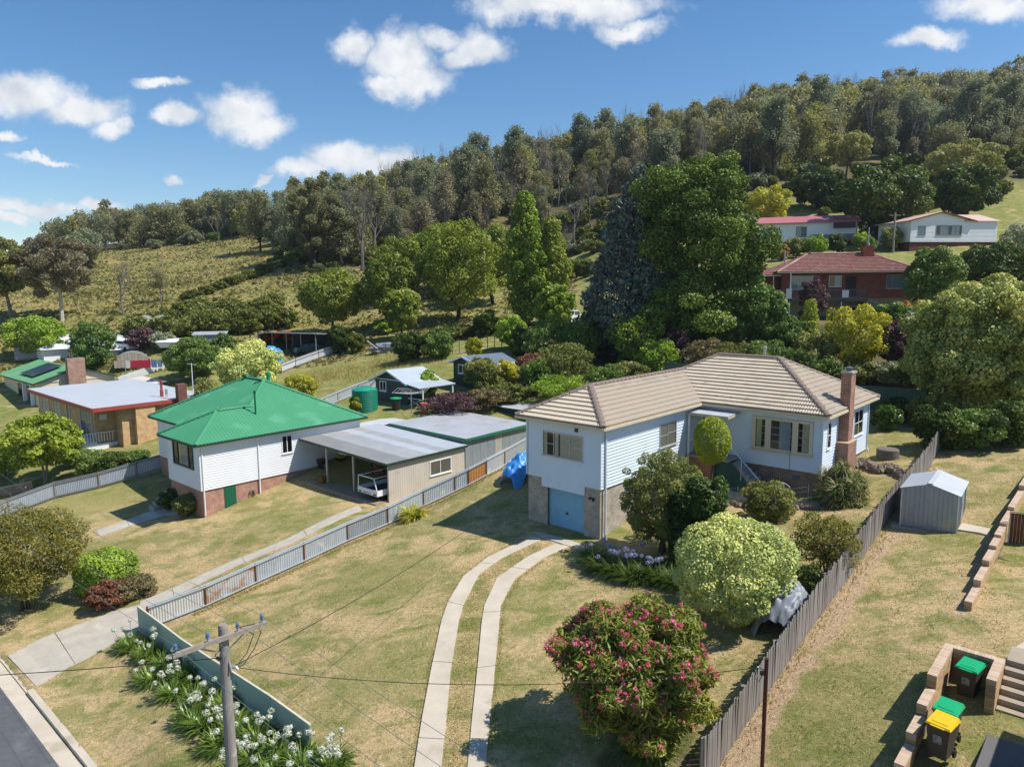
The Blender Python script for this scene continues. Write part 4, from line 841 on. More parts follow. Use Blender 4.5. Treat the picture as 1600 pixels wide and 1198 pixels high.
    MB().tube([(1.9, 5.0, 2.9), (1.9, 5.0, 5.6)], .09, 6).build('vent_pipe', mat('galvanised', (.45, .46, .47)), H)
    Wg = thing('house_wing', 'set back red brick wing with red tiled roof left of the veranda house', 'house', O, yaw)
    MB().box(-5, .7, 2.2, 8, -.3, 2.6).build('wall', br, Wg); MB().box(-5, .7, 2.3, 8, -3.3, -.3).build('lower_wall', br, Wg)
    pp = dict(f=Plane((-5.5, 1.2), (1.3, 1.2), [(-5.5, 1.2), (1.3, 1.2), (-2.1, 4.6)], 2.62, .5), r=Plane((1.3, 1.2), (1.3, 8), [(1.3, 1.2), (1.3, 8), (-2.1, 4.6)], 2.62, .5), l=Plane((-5.5, 8), (-5.5, 1.2), [(-5.5, 8), (-5.5, 1.2), (-2.1, 4.6)], 2.62, .5))
    r2 = MB(); [r2.quad(*[q.P(a, r, -.05) for a, r in q.poly]) for q in pp.values()]; r2 = r2.build('roof', mat('roof underlay', (.12, .10, .085)), Wg); tiled_roof(r2, pp, tile, w=.36, step=.34, coarse=True)
    MB().beam((-5.5, 1.2, 2.52), (1.3, 1.2, 2.52), .1, .14).build('gutter', WHITE(), Wg); MB().box(-.1, 0, 1.3, 1.4, -.3, 2.5).build('post', WHITE(), Wg); MB().box(-4, -3, 2.16, 2.2, .8, 2.2).build('window', mat('dark window frame', (.045, .05, .04)), Wg)
brick_terrace()

def hill_houses():
    # white house, right
    p = atd(1421, 387, 112); e = atd(1560, 387, 112); O = (p[0], p[1], p[2]); yaw = atan2(e[1]-p[1], e[0]-p[0])+.12
    H = thing('weatherboard_house', 'white house with pink gabled roof on the hillside at the right edge', 'house', O, yaw)
    wm = mat('white cladding', (.78, .79, .80)); pink = mat('pink roof', (.62, .42, .36), .6, (.56, .37, .32), 1); dk = mat('maroon fascia', (.12, .03, .03), .6); L = 14.6
    w = MB(); w.box(0, L, 0, 8, .9, 4.1); wl = w.build('wall', wm, H); MB().box(.05, L, .1, 8, -1.6, .9).build('brick_base', brick_mat('maroon brick', (.17, .05, .045), (.13, .04, .035), (.16, .09, .08)), H)
    boards(wl, Fr((0, 0, 0), (0, -1)), L, .9, 4.1, wm, .2, [(1.2, 2.5, 1.9, 3.3), (4.2, 8.6, 1.9, 3.4)])
    q = MB(); q.quad((-.2, -.005, 4.1), (10.4, -.005, 4.1), (5.1, -.005, 5.3)); q.build('gable', wm, wl)
    r = MB(); 
    r.hexa([(-.7, -.4, 4.0), (5.1, -.4, 5.4), (5.1, 8.4, 5.4), (-.7, 8.4, 4.0), (-.7, -.4, 4.1), (5.1, -.4, 5.5), (5.1, 8.4, 5.5), (-.7, 8.4, 4.1)]); r.hexa([(5.1, -.4, 5.4), (10.9, -.4, 4.0), (10.9, 8.4, 4.0), (5.1, 8.4, 5.4), (5.1, -.4, 5.5), (10.9, -.4, 4.1), (10.9, 8.4, 4.1), (5.1, 8.4, 5.5)])
    r.hexa([(9, -.3, 4.0), (L+.5, -.3, 4.0), (L+.5, 4.4, 5.4), (7, 4.4, 5.4), (9, -.3, 4.1), (L+.5, -.3, 4.1), (L+.5, 4.4, 5.5), (7, 4.4, 5.5)]); r.hexa([(7, 4.4, 5.4), (L+.5, 4.4, 5.4), (L+.5, 8.6, 4.0), (7, 8.6, 4.0), (7, 4.4, 5.5), (L+.5, 4.4, 5.5), (L+.5, 8.6, 4.1), (7, 8.6, 4.1)])
    ro = r.build('roof', pink, H); MB().beam((-.7, -.43, 4.0), (5.1, -.43, 5.42), .05, .18).beam((5.1, -.43, 5.42), (10.9, -.43, 4.0), .05, .18).build('bargeboard', dk, ro)
    f = Fr((0, 0, 0), (0, -1)); gb = mat('pale blue blind', (.30, .38, .42)); gr = mat('grey frame', (.25, .25, .25), .6)
    window(wl, f, 1.2, 2.5, 1.9, 3.3, gr, fw=.08, curtain=((1.3, 2.4, gb),)); window(wl, f, 4.2, 8.6, 1.9, 3.4, gr, mull=(5.0, 6.3, 6.9, 7.6), fw=.1, curtain=((4.9, 6.3, mat('white lace', (.6, .64, .68))), (6.9, 8.2, mat('white lace', (.6, .64, .68)))))
    # white house, left, partly behind the tree
    p = atd(1160, 388, 126); e = atd(1310, 385, 123); O = (p[0], p[1], p[2]); yaw = atan2(e[1]-p[1], e[0]-p[0])-.1
    K = thing('weatherboard_house', 'long white house with pinkish red roof and brown balcony high on the hillside', 'house', O, yaw)
    L = 18.; wl = MB().box(0, L, 0, 7, .9, 4.0).build('wall', wm, K); MB().box(.05, L, .1, 7, -1.8, .9).build('brick_base', brick_mat('maroon brick', (.17, .05, .045), (.13, .04, .035), (.16, .09, .08)), K)
    r = MB().hexa([(-.5, -.6, 3.95), (L+.6, -.6, 3.95), (L+.6, 3.5, 5.3), (-.5, 3.5, 5.3), (-.5, -.6, 4.07), (L+.6, -.6, 4.07), (L+.6, 3.5, 5.42), (-.5, 3.5, 5.42)]).hexa([(-.5, 3.5, 5.3), (L+.6, 3.5, 5.3), (L+.6, 7.6, 3.95), (-.5, 7.6, 3.95), (-.5, 3.5, 5.42), (L+.6, 3.5, 5.42), (L+.6, 7.6, 4.07), (-.5, 7.6, 4.07)])
    ro = r.build('roof', mat('faded red roof', (.46, .16, .17), .5, (.40, .13, .14), 1), K); MB().quad((L+.02, 0, 4.0), (L+.02, 7, 4.0), (L+.02, 3.5, 5.2)).build('gable', wm, wl)
    f = Fr((0, 0, 0), (0, -1)); f2 = Fr((L, 0, 0), (1, 0))
    for a, b in ((3.6, 5.3), (8.6, 10.3)): window(wl, f, a, b, 1.7, 3.4, mat('grey frame', (.25, .25, .25)), mull=((a+b)/2,), fw=.09, curtain=((a+.1, (a+b)/2, gb),))
    window(wl, f2, 1.2, 2.3, 1.6, 3.4, mat('grey frame', (.25, .25, .25)), fw=.1); window(wl, f2, 4.2, 5.0, 1.6, 3.4, mat('grey frame', (.25, .25, .25)), fw=.1)
    bm = mat('brown balcony', (.13, .06, .045), .7); MB().box(10.8, L-.1, -1.3, -.02, .75, .9).build('balcony_floor', bm, K)
    rl = MB().beam((10.8, -1.3, 1.9), (L-.1, -1.3, 1.9), .07, .07).build('balcony_rail', bm, K); me = MB().box(-.05, .05, -.02, .02, 0, 1.0).mesh('baluster', bm)
    for i in range(46): link('baluster', me, rl, location=(10.85+.155*i, -1.3, .9))
    MB().box(L-.2, L-.08, -1.35, -1.2, .8, 3.95).build('balcony_post', bm, K); MB().box(14.3, L-.3, -1.2, -1.15, 2.9, 3.9).build('balcony_blind', mat('dark brown blind', (.05, .03, .03), .7), K)
hill_houses()
# ------------------------------------------------------------------ road, kerb, driveways, paths
def strip_sr(name, s0, s1, z0, z1, m, r0=-90, r1=12, n=60, bottom=.4, skip=None):
    mb = MB()
    for i in range(n+1):
        r = r0+(r1-r0)*i/n; zz = roadz(r)
        for s_, z in ((s0, z0), (s1, z1)):
            x = r*UX+s_*VX; y = r*UY+s_*VY; mb.v += [(x, y, zz+z), (x, y, zz+z-bottom)]
        if i: a = 4*i-4; mb.f += [(a, a+4, a+6, a+2), (a, a+1, a+5, a+4), (a+2, a+6, a+7, a+3)]
    return struct(mb.build(name, m))
asph = mat('asphalt', (.115, .12, .125), .9, (.085, .09, .094), 3, 6, bump=.006, bscale=70, noise3=((.14, .145, .15), 1.1, .6))
conc = mat('old concrete', (.58, .51, .405), .9, (.46, .395, .305), 1.1, 6, bump=.004, bscale=25, noise3=((.40, .34, .25), .8, .62))
conc2 = mat('grey concrete', (.51, .46, .375), .9, (.39, .35, .285), 1.5, 6, bump=.004, bscale=25, noise3=((.56, .51, .43), .9, .6))
strip_sr('road', -6, 6.46, .0, .0, asph); strip_sr('gutter_apron', 6.46, 7.05, .004, -.03, conc)
KW = []
for k in range(34):
    r0 = -62+2.0*k; drv = -44.5 < r0+1 < -34.2
    mb = MB(); z0 = roadz(r0); h = .02 if drv else .13; P = lambda r, s_, z: (r*UX+s_*VX, r*UY+s_*VY, z)
    mb.hexa([P(r0+.004, 7.055, z0-.3), P(r0+1.996, 7.055, z0-.3), P(r0+1.996, 7.31, z0-.3), P(r0+.004, 7.31, z0-.3), P(r0+.004, 7.075, z0+h), P(r0+1.996, 7.075, z0+h), P(r0+1.996, 7.31, z0+h+.02), P(r0+.004, 7.31, z0+h+.02)]); KW.append(mb)
kb = struct(MB().box(-.01, .01, -.01, .01, -.02, 0).build('kerb', conc)); kb.location = (0, 0, -5)
for mb in KW: mb.build('kerbstone', conc, kb).location = (0, 0, 5)
def px_path(name, left, right, m, dz=.02, kind='structure'):
    return drape(name, [(atg(*a), atg(*b)) for a, b in zip(left, right)], m, dz)
px_path('driveway', [(645,1215),(660,1120),(673,1050),(690,970),(700,941),(723.7,902),(763,870.5),(798,853),(832.5,837)], [(688,1215),(698,1120),(704,1050),(717,970),(723.7,946),(749,896),(783,873),(810,859.5),(848,842)], conc)
px_path('driveway', [(729,1215),(738,1120),(746,1045),(753,970),(757,946),(776,905),(800,887),(826,869),(868,850)], [(757,1215),(766,1120),(774,1040),(781,965),(782.6,946),(804,905),(824,890),(848,872),(892,853)], conc)
def slab_local(name, O, pts, m, z0, z1, kind=True, yaw=YA):
    mb = MB(); n = len(pts); c, s_ = cos(yaw), sin(yaw)
    W2 = [(O[0]+x*c-y*s_, O[1]+x*s_+y*c) for x, y in pts]; mb.v += [(*p, z1) for p in W2]+[(*p, z0) for p in W2]; mb.f.append(tuple(range(n)))
    for i in range(n): j = (i+1) % n; mb.f.append((i, n+i, n+j, j))
    o = mb.build(name, m)
    return struct(o) if kind else o
slab_local('garage_apron', O1, [(-4.3, -.55), (-3.0, -1.35), (-.4, -1.5), (.9, -.7), (.9, .02), (-4.3, .02)], conc2, -.5, .035)
slab_local('garage_apron', O1, [(.02, -.3), (1.0, -.3), (1.1, 3.5), (.02, 3.5)], conc, -.5, .06)
# the neighbour's crossover and the wheel path beside the fence
px_path('driveway', [(12,1025),(60,1000),(110,980),(175,956),(219,944)], [(57,1072),(100,1046),(134,1030),(180,1004),(219,984)], conc2)
px_path('path', [(219,940),(300,905),(363,876),(450,841),(531,801),(560,790)], [(219,956),(304,916),(367,885),(454,850),(538,809),(566,797)], conc2)
px_path('path', [(150,829),(212,807),(250,792),(290,788)], [(156,838),(217,817),(256,806),(300,802)], conc2)
pth = px_path('path', [(1110,752),(1160,764),(1210,776),(1250,784),(1278,784)], [(1106,770),(1160,782),(1205,791),(1250,796),(1282,795)], conc)
px_path('path', [(1503,817),(1530,822),(1548,826)], [(1496,829),(1530,834),(1545,838)], conc)

# ------------------------------------------------------------------ fences
def corr_panel(name, a, b, za, zb, ta, tb, m, parent, per=.12, amp=.016, loc=None):
    """corrugated sheet from a to b (xy), bottoms za,zb, tops ta,tb"""
    a = np.array(a[:2]); b = np.array(b[:2]); L = np.linalg.norm(b-a); d = (b-a)/L; nn = np.array((d[1], -d[0])); n = max(4, int(L/per*4)); mb = MB()
    for k in range(n+1):
        f = k/n; p = a+(b-a)*f+nn*amp*(0, 1, 0, -1)[k % 4]; mb.v += [(p[0], p[1], za+(zb-za)*f), (p[0], p[1], ta+(tb-ta)*f)]
        if k: i = 2*k-2; mb.f.append((i, i+2, i+3, i+1))
    return mb.build(name, m, parent)
def iron_fence(label, bases, hts, mats, postm, railm, name='corrugated_fence', per=.12, amp=.016, rails=(.12, -.06), post=.09, side=1, postover=.0, capm=None, gap=.05, group=None):
    o = bases[0]; th = thing(name, label, 'fence', (0, 0, 0), 0, group); th.location = tuple(o); org = np.array(o)
    B = [np.array(b)-org for b in bases]; hts = hts if isinstance(hts, (list, tuple)) else [hts]*len(B); rn = random.Random(5)
    for i in range(len(B)-1):
        a, b = B[i], B[i+1]; m = mats[i % len(mats)]
        corr_panel('corrugated_sheet', a, b, a[2]+gap, b[2]+gap, a[2]+hts[i], b[2]+hts[i+1], m, th, per, amp)
        d = (b-a); d2 = np.array((d[1], -d[0], 0)); d2 /= np.linalg.norm(d2); q = d2*.05*side
        for r_ in rails:
            ra = r_ if r_ > 0 else hts[i]+r_; rb = r_ if r_ > 0 else hts[i+1]+r_
            MB().beam(a+q+(0, 0, ra), b+q+(0, 0, rb), .05, .06).build('rail', railm, th)
        MB().beam(a+(0, 0, hts[i]+.01), b+(0, 0, hts[i+1]+.01), .075, .035).build('capping', capm or railm, th)
    for i, a in enumerate(B):
        MB().box(a[0]-post/2, a[0]+post/2, a[1]-post/2, a[1]+post/2, a[2]-.3, a[2]+hts[i]+postover).build('post', postm, th).location = tuple((0, 0, 0))
    return th
zinc = [mat('zinc iron %d' % i, c, .45, tuple(k*.8 for k in c), 1.2, 5, metal=.25, stretch=(3, 3, .5), noise3=(r, 1.5, t)) for i, (c, r, t) in enumerate([
    ((.62, .62, .62), (.46, .28, .17), .50), ((.70, .69, .67), (.50, .35, .24), .54), ((.58, .63, .68), (.44, .48, .52), .56), ((.54, .58, .62), (.68, .69, .66), .56), ((.42, .46, .50), (.30, .26, .22), .62), ((.38, .41, .44), (.5, .45, .36), .6)])]
ochre = mat('ochre board', (.50, .24, .075), .8, (.42, .20, .06), 2); rustpost = mat('rusty brown post', (.20, .085, .04), .8, (.14, .06, .03), 5); greypost = mat('weathered post', (.26, .22, .18), .85, (.18, .15, .125), 6, bump=.004, bscale=20)
zrail = mat('pale zinc rail', (.56, .62, .66), .4, (.46, .52, .56), 2, metal=.2)
fb = [(233,982),(322,948),(400,912),(475.5,878),(543,846.5),(606,820),(661.7,792),(711,769),(732,759),(760,744),(788.6,728),(824,706)]
fbp = [atg(*p) for p in fb]
iron_fence('low corrugated iron fence with rust streaks and timber posts between the two front lawns', fbp, 1.12, [zinc[1], zinc[0], zinc[2], zinc[3], zinc[5], zinc[2], zinc[3], zinc[2], ochre, zinc[3], zinc[4]], rustpost, zrail, post=.10)
# green sheet fence at the front with cream capping
gfm = mat('green fence sheet', (.43, .53, .44), .45, (.37, .47, .39), 1.2); crm = mat('cream capping', (.66, .62, .48), .5); gpost = mat('pale green post', (.42, .50, .42), .5)
g0 = atg(218.5, 984); g1 = atg(486, 1172)
gb = [g0+(g1-g0)*k for k in (0, .165, .33, .5, .665, .83, 1.)]
for p in gb: p[2] = T(p[0], p[1])
gh = [1.18, 1.18, 1.16, 1.12, 1.06, 1.0, .92]
iron_fence('mid green sheet metal fence with cream capping behind the white agapanthus', gb, gh, [gfm], gpost, gfm, name='sheet_fence', per=.2, amp=.03, rails=(.1,), post=.06, capm=crm, gap=.03)
lf = [atg(*p) for p in [(-60,845),(14,806),(86,779),(155,763),(214,746),(262,731)]]
iron_fence('bluish grey corrugated iron fence between the tan house and the white house', lf, [1.3]*6, [mat('blue zinc', (.40, .44, .50), .5, (.34, .38, .44), 1.5, metal=.2, stretch=(3, 3, .5))], greypost, mat('grey timber rail', (.22, .21, .20), .8), rails=(.2, -.12), post=.12, postover=.05)
ff = [atg(*p) for p in [(440,583),(462,574),(498,561),(528,551)]]
iron_fence('whitish corrugated iron fence round the far paddock corner', ff, [1.15]*4, [mat('white zinc', (.60, .62, .64), .5, (.5, .52, .54), 2)], greypost, mat('grey timber rail', (.22, .21, .20)), rails=(.2, -.25))
ff = [atg(*p) for p in [(500,640),(528,628),(560,615),(590,604)]]
iron_fence('grey corrugated iron fence behind the green water tank', ff, [1.0]*4, [zinc[3]], greypost, zrail)
bf = [atg(*p) for p in [(1040,596),(1120,606),(1200,616),(1290,630),(1345,637),(1399,642),(1446,647)]]
iron_fence('tall dark green sheet fence behind the tiled house', bf, [1.75]*7, [mat('dark green sheet', (.085, .14, .10), .5, (.07, .12, .085), 1)], mat('dark green sheet', (.045, .085, .06)), mat('dark green sheet', (.045, .085, .06)), name='sheet_fence', gap=.02)
def paling_fence():
    basepx = [(1100,1225),(1123,1198),(1215.6,1059),(1262.5,990),(1325,905.6),(1377,828),(1410,785),(1452.6,730),(1474,693)]
    P = [atg(*p) for p in basepx]; th = thing('paling_fence', 'weathered grey timber paling fence running uphill past the steel shed', 'fence', tuple(P[0])); org = P[0].copy()
    cum = [0]
    for a, b in zip(P[:-1], P[1:]): cum.append(cum[-1]+np.linalg.norm((b-a)[:2]))
    L = cum[-1]; w = .104; n = int(L/w); rn = random.Random(11); wm = mat('weathered paling', (.31, .285, .265), .9, (.19, .17, .155), 3, 6, bump=.004, bscale=30, stretch=(4, 4, .4), noise3=((.40, .375, .36), 3, .6))
    wm2 = mat('weathered paling dark', (.235, .205, .18), .9, (.15, .13, .115), 3, 6, bump=.004, bscale=30, stretch=(4, 4, .4))
    meshes = []
    for k in range(10):
        h = 1.42+rn.uniform(-.06, .06); t = rn.uniform(-.03, .03); q = MB().hexa([(0, 0, -.02), (w-.006, 0, -.02), (w-.006, .014, -.02), (0, .014, -.02), (0, 0, h-t), (w-.006, 0, h+t), (w-.006, .014, h+t), (0, .014, h-t)]); meshes.append(q.mesh('paling', wm if k % 3 else wm2))
    def at(d):
        i = max(0, min(len(cum)-2, int(np.searchsorted(cum, d))-1)); k = (d-cum[i])/(cum[i+1]-cum[i]); p = P[i]+(P[i+1]-P[i])*k; dd = P[i+1]-P[i]; return p, atan2(dd[1], dd[0])
    rest = MB()
    for i in range(n):
        p, yaw = at(i*w+.01); z = T(p[0], p[1]); me = meshes[rn.randrange(10)]; lean = rn.gauss(0, .012); off = rn.uniform(0, .012)
        if i < 300: link('paling', me, th, location=(p[0]-org[0]-off*sin(yaw), p[1]-org[1]+off*cos(yaw), z-org[2]), rotation_euler=(rn.gauss(0, .01), lean, yaw))
        else:
            c, s_ = cos(yaw), sin(yaw); b0 = len(rest.v)
            for v in me.vertices: rest.v.append((p[0]-org[0]+v.co.x*c-v.co.y*s_, p[1]-org[1]+v.co.x*s_+v.co.y*c, z-org[2]+v.co.z))
            rest.f += [tuple(b0+j for j in pl.vertices) for pl in me.polygons]
    if rest.v: stuff(rest.build('palings', wm, th))
    k = 0.
    while k < L:
        p, yaw = at(k+.01); p2, _ = at(min(L-.01, k+2.4)); z = T(p[0], p[1]); q = np.array((-sin(yaw), cos(yaw), 0))*.09
        MB().box(-.06, .06, -.06, .06, -.3, 1.36).build('post', wm2, th).location = tuple(p-org+q+(0, 0, z-p[2]))
        for h in (.3, 1.1): MB().beam(p-org+q*.55+(0, 0, z-p[2]+h), p2-org+q*.55+(0, 0, T(p2[0], p2[1])-p2[2]+h), .04, .08).build('rail', wm2, th)
        k += 2.4
paling_fence()

# ------------------------------------------------------------------ steel shed in the right yard
def steel_shed():
    a = atz(1406, 820, 1.75); yaw = radians(-38.1); T_ = thing('steel_shed', 'small galvanised steel garden shed with low gable roof on a concrete slab', 'shed', tuple(a), yaw)
    zm = mat('galvanised wall', (.36, .39, .42), .45, (.27, .30, .34), 1.6, 5, metal=.35, stretch=(2.2, 2.2, .25), noise3=((.42, .42, .40), .9, .56)); zr = mat('galvanised roof', (.62, .64, .64), .4, (.54, .56, .57), 1.2, metal=.3, noise3=((.52, .42, .34), 1.4, .66)); w, d, h, ap = 2.24, 2.95, 1.80, 2.16
    def ribwall(p0, p1, ztop, name):
        p0 = np.array(p0, float); p1 = np.array(p1, float); L = np.linalg.norm(p1-p0); dd = (p1-p0)/L; nn = np.array((dd[1], -dd[0])); n = int(L/.75+.5)
        for s_ in range(n):
            mb = MB(); a_, b_ = L*s_/n, L*(s_+1)/n; xs = []
            for k in range(4):
                u = a_+(b_-a_)*k/4; v = a_+(b_-a_)*(k+1)/4; xs += [(u+.002, 0), (v-.045, 0), (v-.035, .018), (v-.012, .018), (v-.002, 0)]
            for i, (x, o) in enumerate(xs):
                p = p0+dd*x+nn*o; mb.v += [(p[0], p[1], .02), (p[0], p[1], ztop(x))]
                if i: j = 2*i-2; mb.f.append((j, j+2, j+3, j+1))
            mb.build(name, zm, T_)
    gz = lambda x: h+(ap-h)*(1-abs(x-w/2)/(w/2)) - .02
    ribwall((0, 0), (w, 0), gz, 'wall_sheet'); ribwall((w, 0), (w, d), lambda x: h, 'wall_sheet'); ribwall((w, d), (0, d), gz, 'wall_sheet'); ribwall((0, d), (0, 0), lambda x: h, 'wall_sheet')
    for x, y in ((0, 0), (w, 0), (w, d), (0, d)): MB().box(x-.025, x+.025, y-.025, y+.025, 0, h).build('corner_strip', zr, T_)
    r = MB().beam((w/2, -.06, ap+.02), (w/2, d+.06, ap+.02), .22, .03).build('ridge_cap', mat('pale ridge', (.70, .72, .73), .4, metal=.2), T_)
    for sgn in (-1, 1):
        x0 = w/2; x1 = w/2+sgn*(w/2+.1)
        for i in range(4):
            mb = MB(); n = 8
            for k in range(n+1):
                y = -.07+(d+.14)*(i+k/n)/4; o = .014 if (k % 2 and k != n) else 0; mb.v += [(x0, y, ap+o+.002*i), (x1, y, h-.01+o+.002*i)]
                if k: j = 2*k-2; mb.f.append((j, j+1, j+3, j+2) if sgn > 0 else (j, j+2, j+3, j+1))
            mb.build('roof_sheet', zr, T_)
    MB().box(w+.02, w+.035, 1.1, 1.9, .05, 1.72).build('sliding_door', zm, T_); MB().box(w+.035, w+.06, 1.2, 1.23, .9, 1.25).build('door_handle', WHITE(), T_)
    s_ = MB().box(-.35, w+.5, -.22, d+.4, -.3, -.0).build('shed_slab', conc2); s_.location = tuple(a); s_.rotation_euler = (0, 0, yaw); struct(s_)
    b = MB().box(-.11, .11, -.05, .05, 0, .07).build('loose_brick', mat('orange brick plain', (.55, .19, .10), .8)); q = a+np.array((cos(yaw)*2.48-sin(yaw)*.45, sin(yaw)*2.48+cos(yaw)*.45, 0)); b.location = tuple(q); b.rotation_euler = (0, 0, .4); tag(b, 'single orange brick lying on the shed slab', 'brick')
steel_shed()

# ------------------------------------------------------------------ brick walls built brick by brick
bk = [mat('sand brick %d' % i, c, .85, tuple(k*.85 for k in c), 9, 4, bump=.003, bscale=60) for i, c in enumerate([(.52, .34, .17), (.46, .29, .14), (.57, .39, .22), (.42, .26, .13)])]
capm = [mat('cap brick %d' % i, c, .85, tuple(k*.85 for k in c), 9, 4, bump=.003, bscale=60) for i, c in enumerate([(.58, .43, .30), (.52, .37, .26), (.62, .47, .34)])]
mort = mat('mortar', (.22, .185, .14), .95)
BRK = [MB().box(.006, .224, .0, .23, .006, .080).mesh('brick', m) for m in bk]; BRH = [MB().box(.006, .109, .0, .23, .006, .080).mesh('brick', m) for m in bk]
CPB = [MB().box(.003, .083, -.006, .236, .0, .11).mesh('cap_brick', m) for m in capm]
class BrickThing:
    def __init__(s, label, O, yaw=YA): s.t = thing('brick_wall', label, 'wall', O, yaw); s.n = 0; s.rest = MB(); s.core = MB(); s.rn = random.Random(2); s.O = O
    def seg(s, x0, y0, L, ang, z0, z1):
        """wall .23 thick starting at x0,y0 (local), running along ang (0 = +x, 1 = +y), thickness to the other axis"""
        h = z1-.112; nrow = max(1, int(round((h-z0)/.086))); zz = [h-.086*(i+1) for i in range(nrow)]
        if ang: s.core.box(x0+.018, x0+.212, y0+.018, y0+L-.012, z0-.3, h-.004)
        else: s.core.box(x0+.018, x0+L-.018, y0+.018, y0+.212, z0-.3, h-.004)
        for j, z in enumerate(zz):
            x = 0.; first = True
            while x < L-.05:
                half = (first and j % 2) or (L-x) < .2; w = .115 if half else .23; first = False
                if x+w > L+.06: break
                if s.n < 290:
                    me = (BRH if half else BRK)[s.rn.randrange(4)]
                    if ang: link('brick', me, s.t, location=(x0+.23, y0+x, z), rotation_euler=(0, 0, pi/2))
                    else: link('brick', me, s.t, location=(x0+x, y0, z))
                    s.n += 1
                else:
                    if ang: s.rest.box(x0+.004, x0+.226, y0+x+.004, y0+x+w-.004, z+.004, z+.082)
                    else: s.rest.box(x0+x+.004, x0+x+w-.004, y0+.004, y0+.226, z+.004, z+.082)
                x += w
        x = 0.
        while x < L-.04:
            me = CPB[s.rn.randrange(3)]
            if ang: link('cap_brick', me, s.t, location=(x0+.23, y0+x, h), rotation_euler=(0, 0, pi/2))
            else: link('cap_brick', me, s.t, location=(x0+x, y0, h))
            x += .086
    def done(s):
        s.core.build('mortar_core', mort, s.t)
        if s.rest.v: stuff(s.rest.build('bricks', bk[0], s.t))
O3 = (11.52, 18.56, 0.)
w3 = BrickThing('sandy brick bin enclosure at the foot of the concrete steps', O3)
w3.seg(0, 0, 2.36, 1, 1.0, 2.1); w3.seg(.235, 2.13, 1.03, 0, 1.0, 2.1); w3.seg(1.27, .8, 1.56, 1, .9, 2.1); w3.done()
w4 = BrickThing('sandy brick wall stepping down past the yellow lidded bin', O3)
for i, (zt, zb) in enumerate(((1.72, 1.1), (1.42, .9), (1.12, .7), (.85, .4))): w4.seg(0, -1.05*(i+1)-.003, 1.05, 1, zb, zt)
w4.done()
W5 = [(1507,938,1.85),(1519.6,904,2.12),(1531.6,873,2.36),(1541.6,850,2.52),(1549,833,2.64),(1558,815,2.78),(1571,790,2.95),(1590,757,3.2),(1612,722,3.4)]
W5P = [atz(*q) for q in W5]; y5 = atan2(W5P[-1][1]-W5P[0][1], W5P[-1][0]-W5P[0][0])-pi/2; O4 = (W5P[0][0], W5P[0][1], 0.)
w5 = BrickThing('long sandy brick retaining wall stepping up beside the steel shed', O4, y5)
for i in range(8): d0 = np.linalg.norm((W5P[i]-W5P[0])[:2]); d1 = np.linalg.norm((W5P[i+1]-W5P[0])[:2]); w5.seg(0, d0, d1-d0, 1, W5[i][2]-.62, W5[i][2])
w5.done()
# concrete steps and lower path
stp = thing('concrete_steps', 'concrete garden steps right of the brick bin enclosure', 'steps', O3, YA); cst = mat('stair concrete', (.38, .32, .24), .9, (.30, .25, .185), 1.5, 5, bump=.004, bscale=20)
for i in range(6): MB().box(1.515, 3.6, 1.035+.30*i, 1.36+.30*i if i < 5 else 3.6, .2, 1.20+.165*i).build('step', cst, stp)
slab_local('path', O3, [(1.5, -6), (4.2, -6), (4.2, 1.03), (1.5, 1.03)], mat('dark worn concrete', (.15, .145, .14), .85, (.11, .105, .10), 1.3, bump=.004, bscale=20), .2, .97)
slab_local('path', O3, [(1.6, 3.61), (3.6, 3.61), (4.2, 7.5), (2.6, 7.5)], conc, 1.2, 2.02)
NB = thing('brick_house', 'guessed sandy brick house added beyond the right edge to shade the path and steps', 'house', O3, YA); nbm = brick_mat('sandy house brick', (.52, .34, .17), (.44, .28, .14), (.5, .42, .3))  # unseen house, added to cast shade on the path and steps
nw = MB().box(4.45, 13, -9, 1.3, .0, 4.6).build('wall', nbm, NB); MB().hexa([(4.0, -9.4, 4.62), (13.4, -9.4, 4.62), (13.4, 1.7, 4.62), (4.0, 1.7, 4.62), (8, -5.4, 6.3), (9.4, -5.4, 6.3), (9.4, -2.3, 6.3), (8, -2.3, 6.3)]).build('roof', mat('concrete roof tile', (.54, .46, .36)), NB); window(nw, Fr((4.45, 1.3, 0), (-1, 0)), 3, 5, 2.2, 3.5, WHITE(), mull=(4,))
# timber gate and dark paved terrace at the right edge
gq = atz(1576, 852, 1.75); gt = thing('timber_gate', 'dark red brown vertical board gate panel at the right edge', 'gate', tuple(gq), YA+radians(12)); gmn = mat('red brown board', (.13, .045, .03), .7, (.09, .03, .02), 4, stretch=(3, 3, .4))
for i in range(10): MB().box(.12*i, .12*i+.112, 0, .03, .05, 1.45).build('board', gmn, gt)
MB().beam((-.03, .01, 0), (-.03, .01, 1.5), .05, .05).beam((-.03, .01, 1.5), (1.3, .01, 1.5), .04, .04).build('frame', mat('galvanised', (.45, .46, .47)), gt)
q = atz(1557, 876, 1.6); slab_local('terrace', (q[0], q[1], 0), [(0, 0), (5, -.6), (5.6, 4), (.6, 3.4)], mat('dark paving', (.075, .07, .065), .9, (.05, .047, .045), 2), 1.0, 1.72)

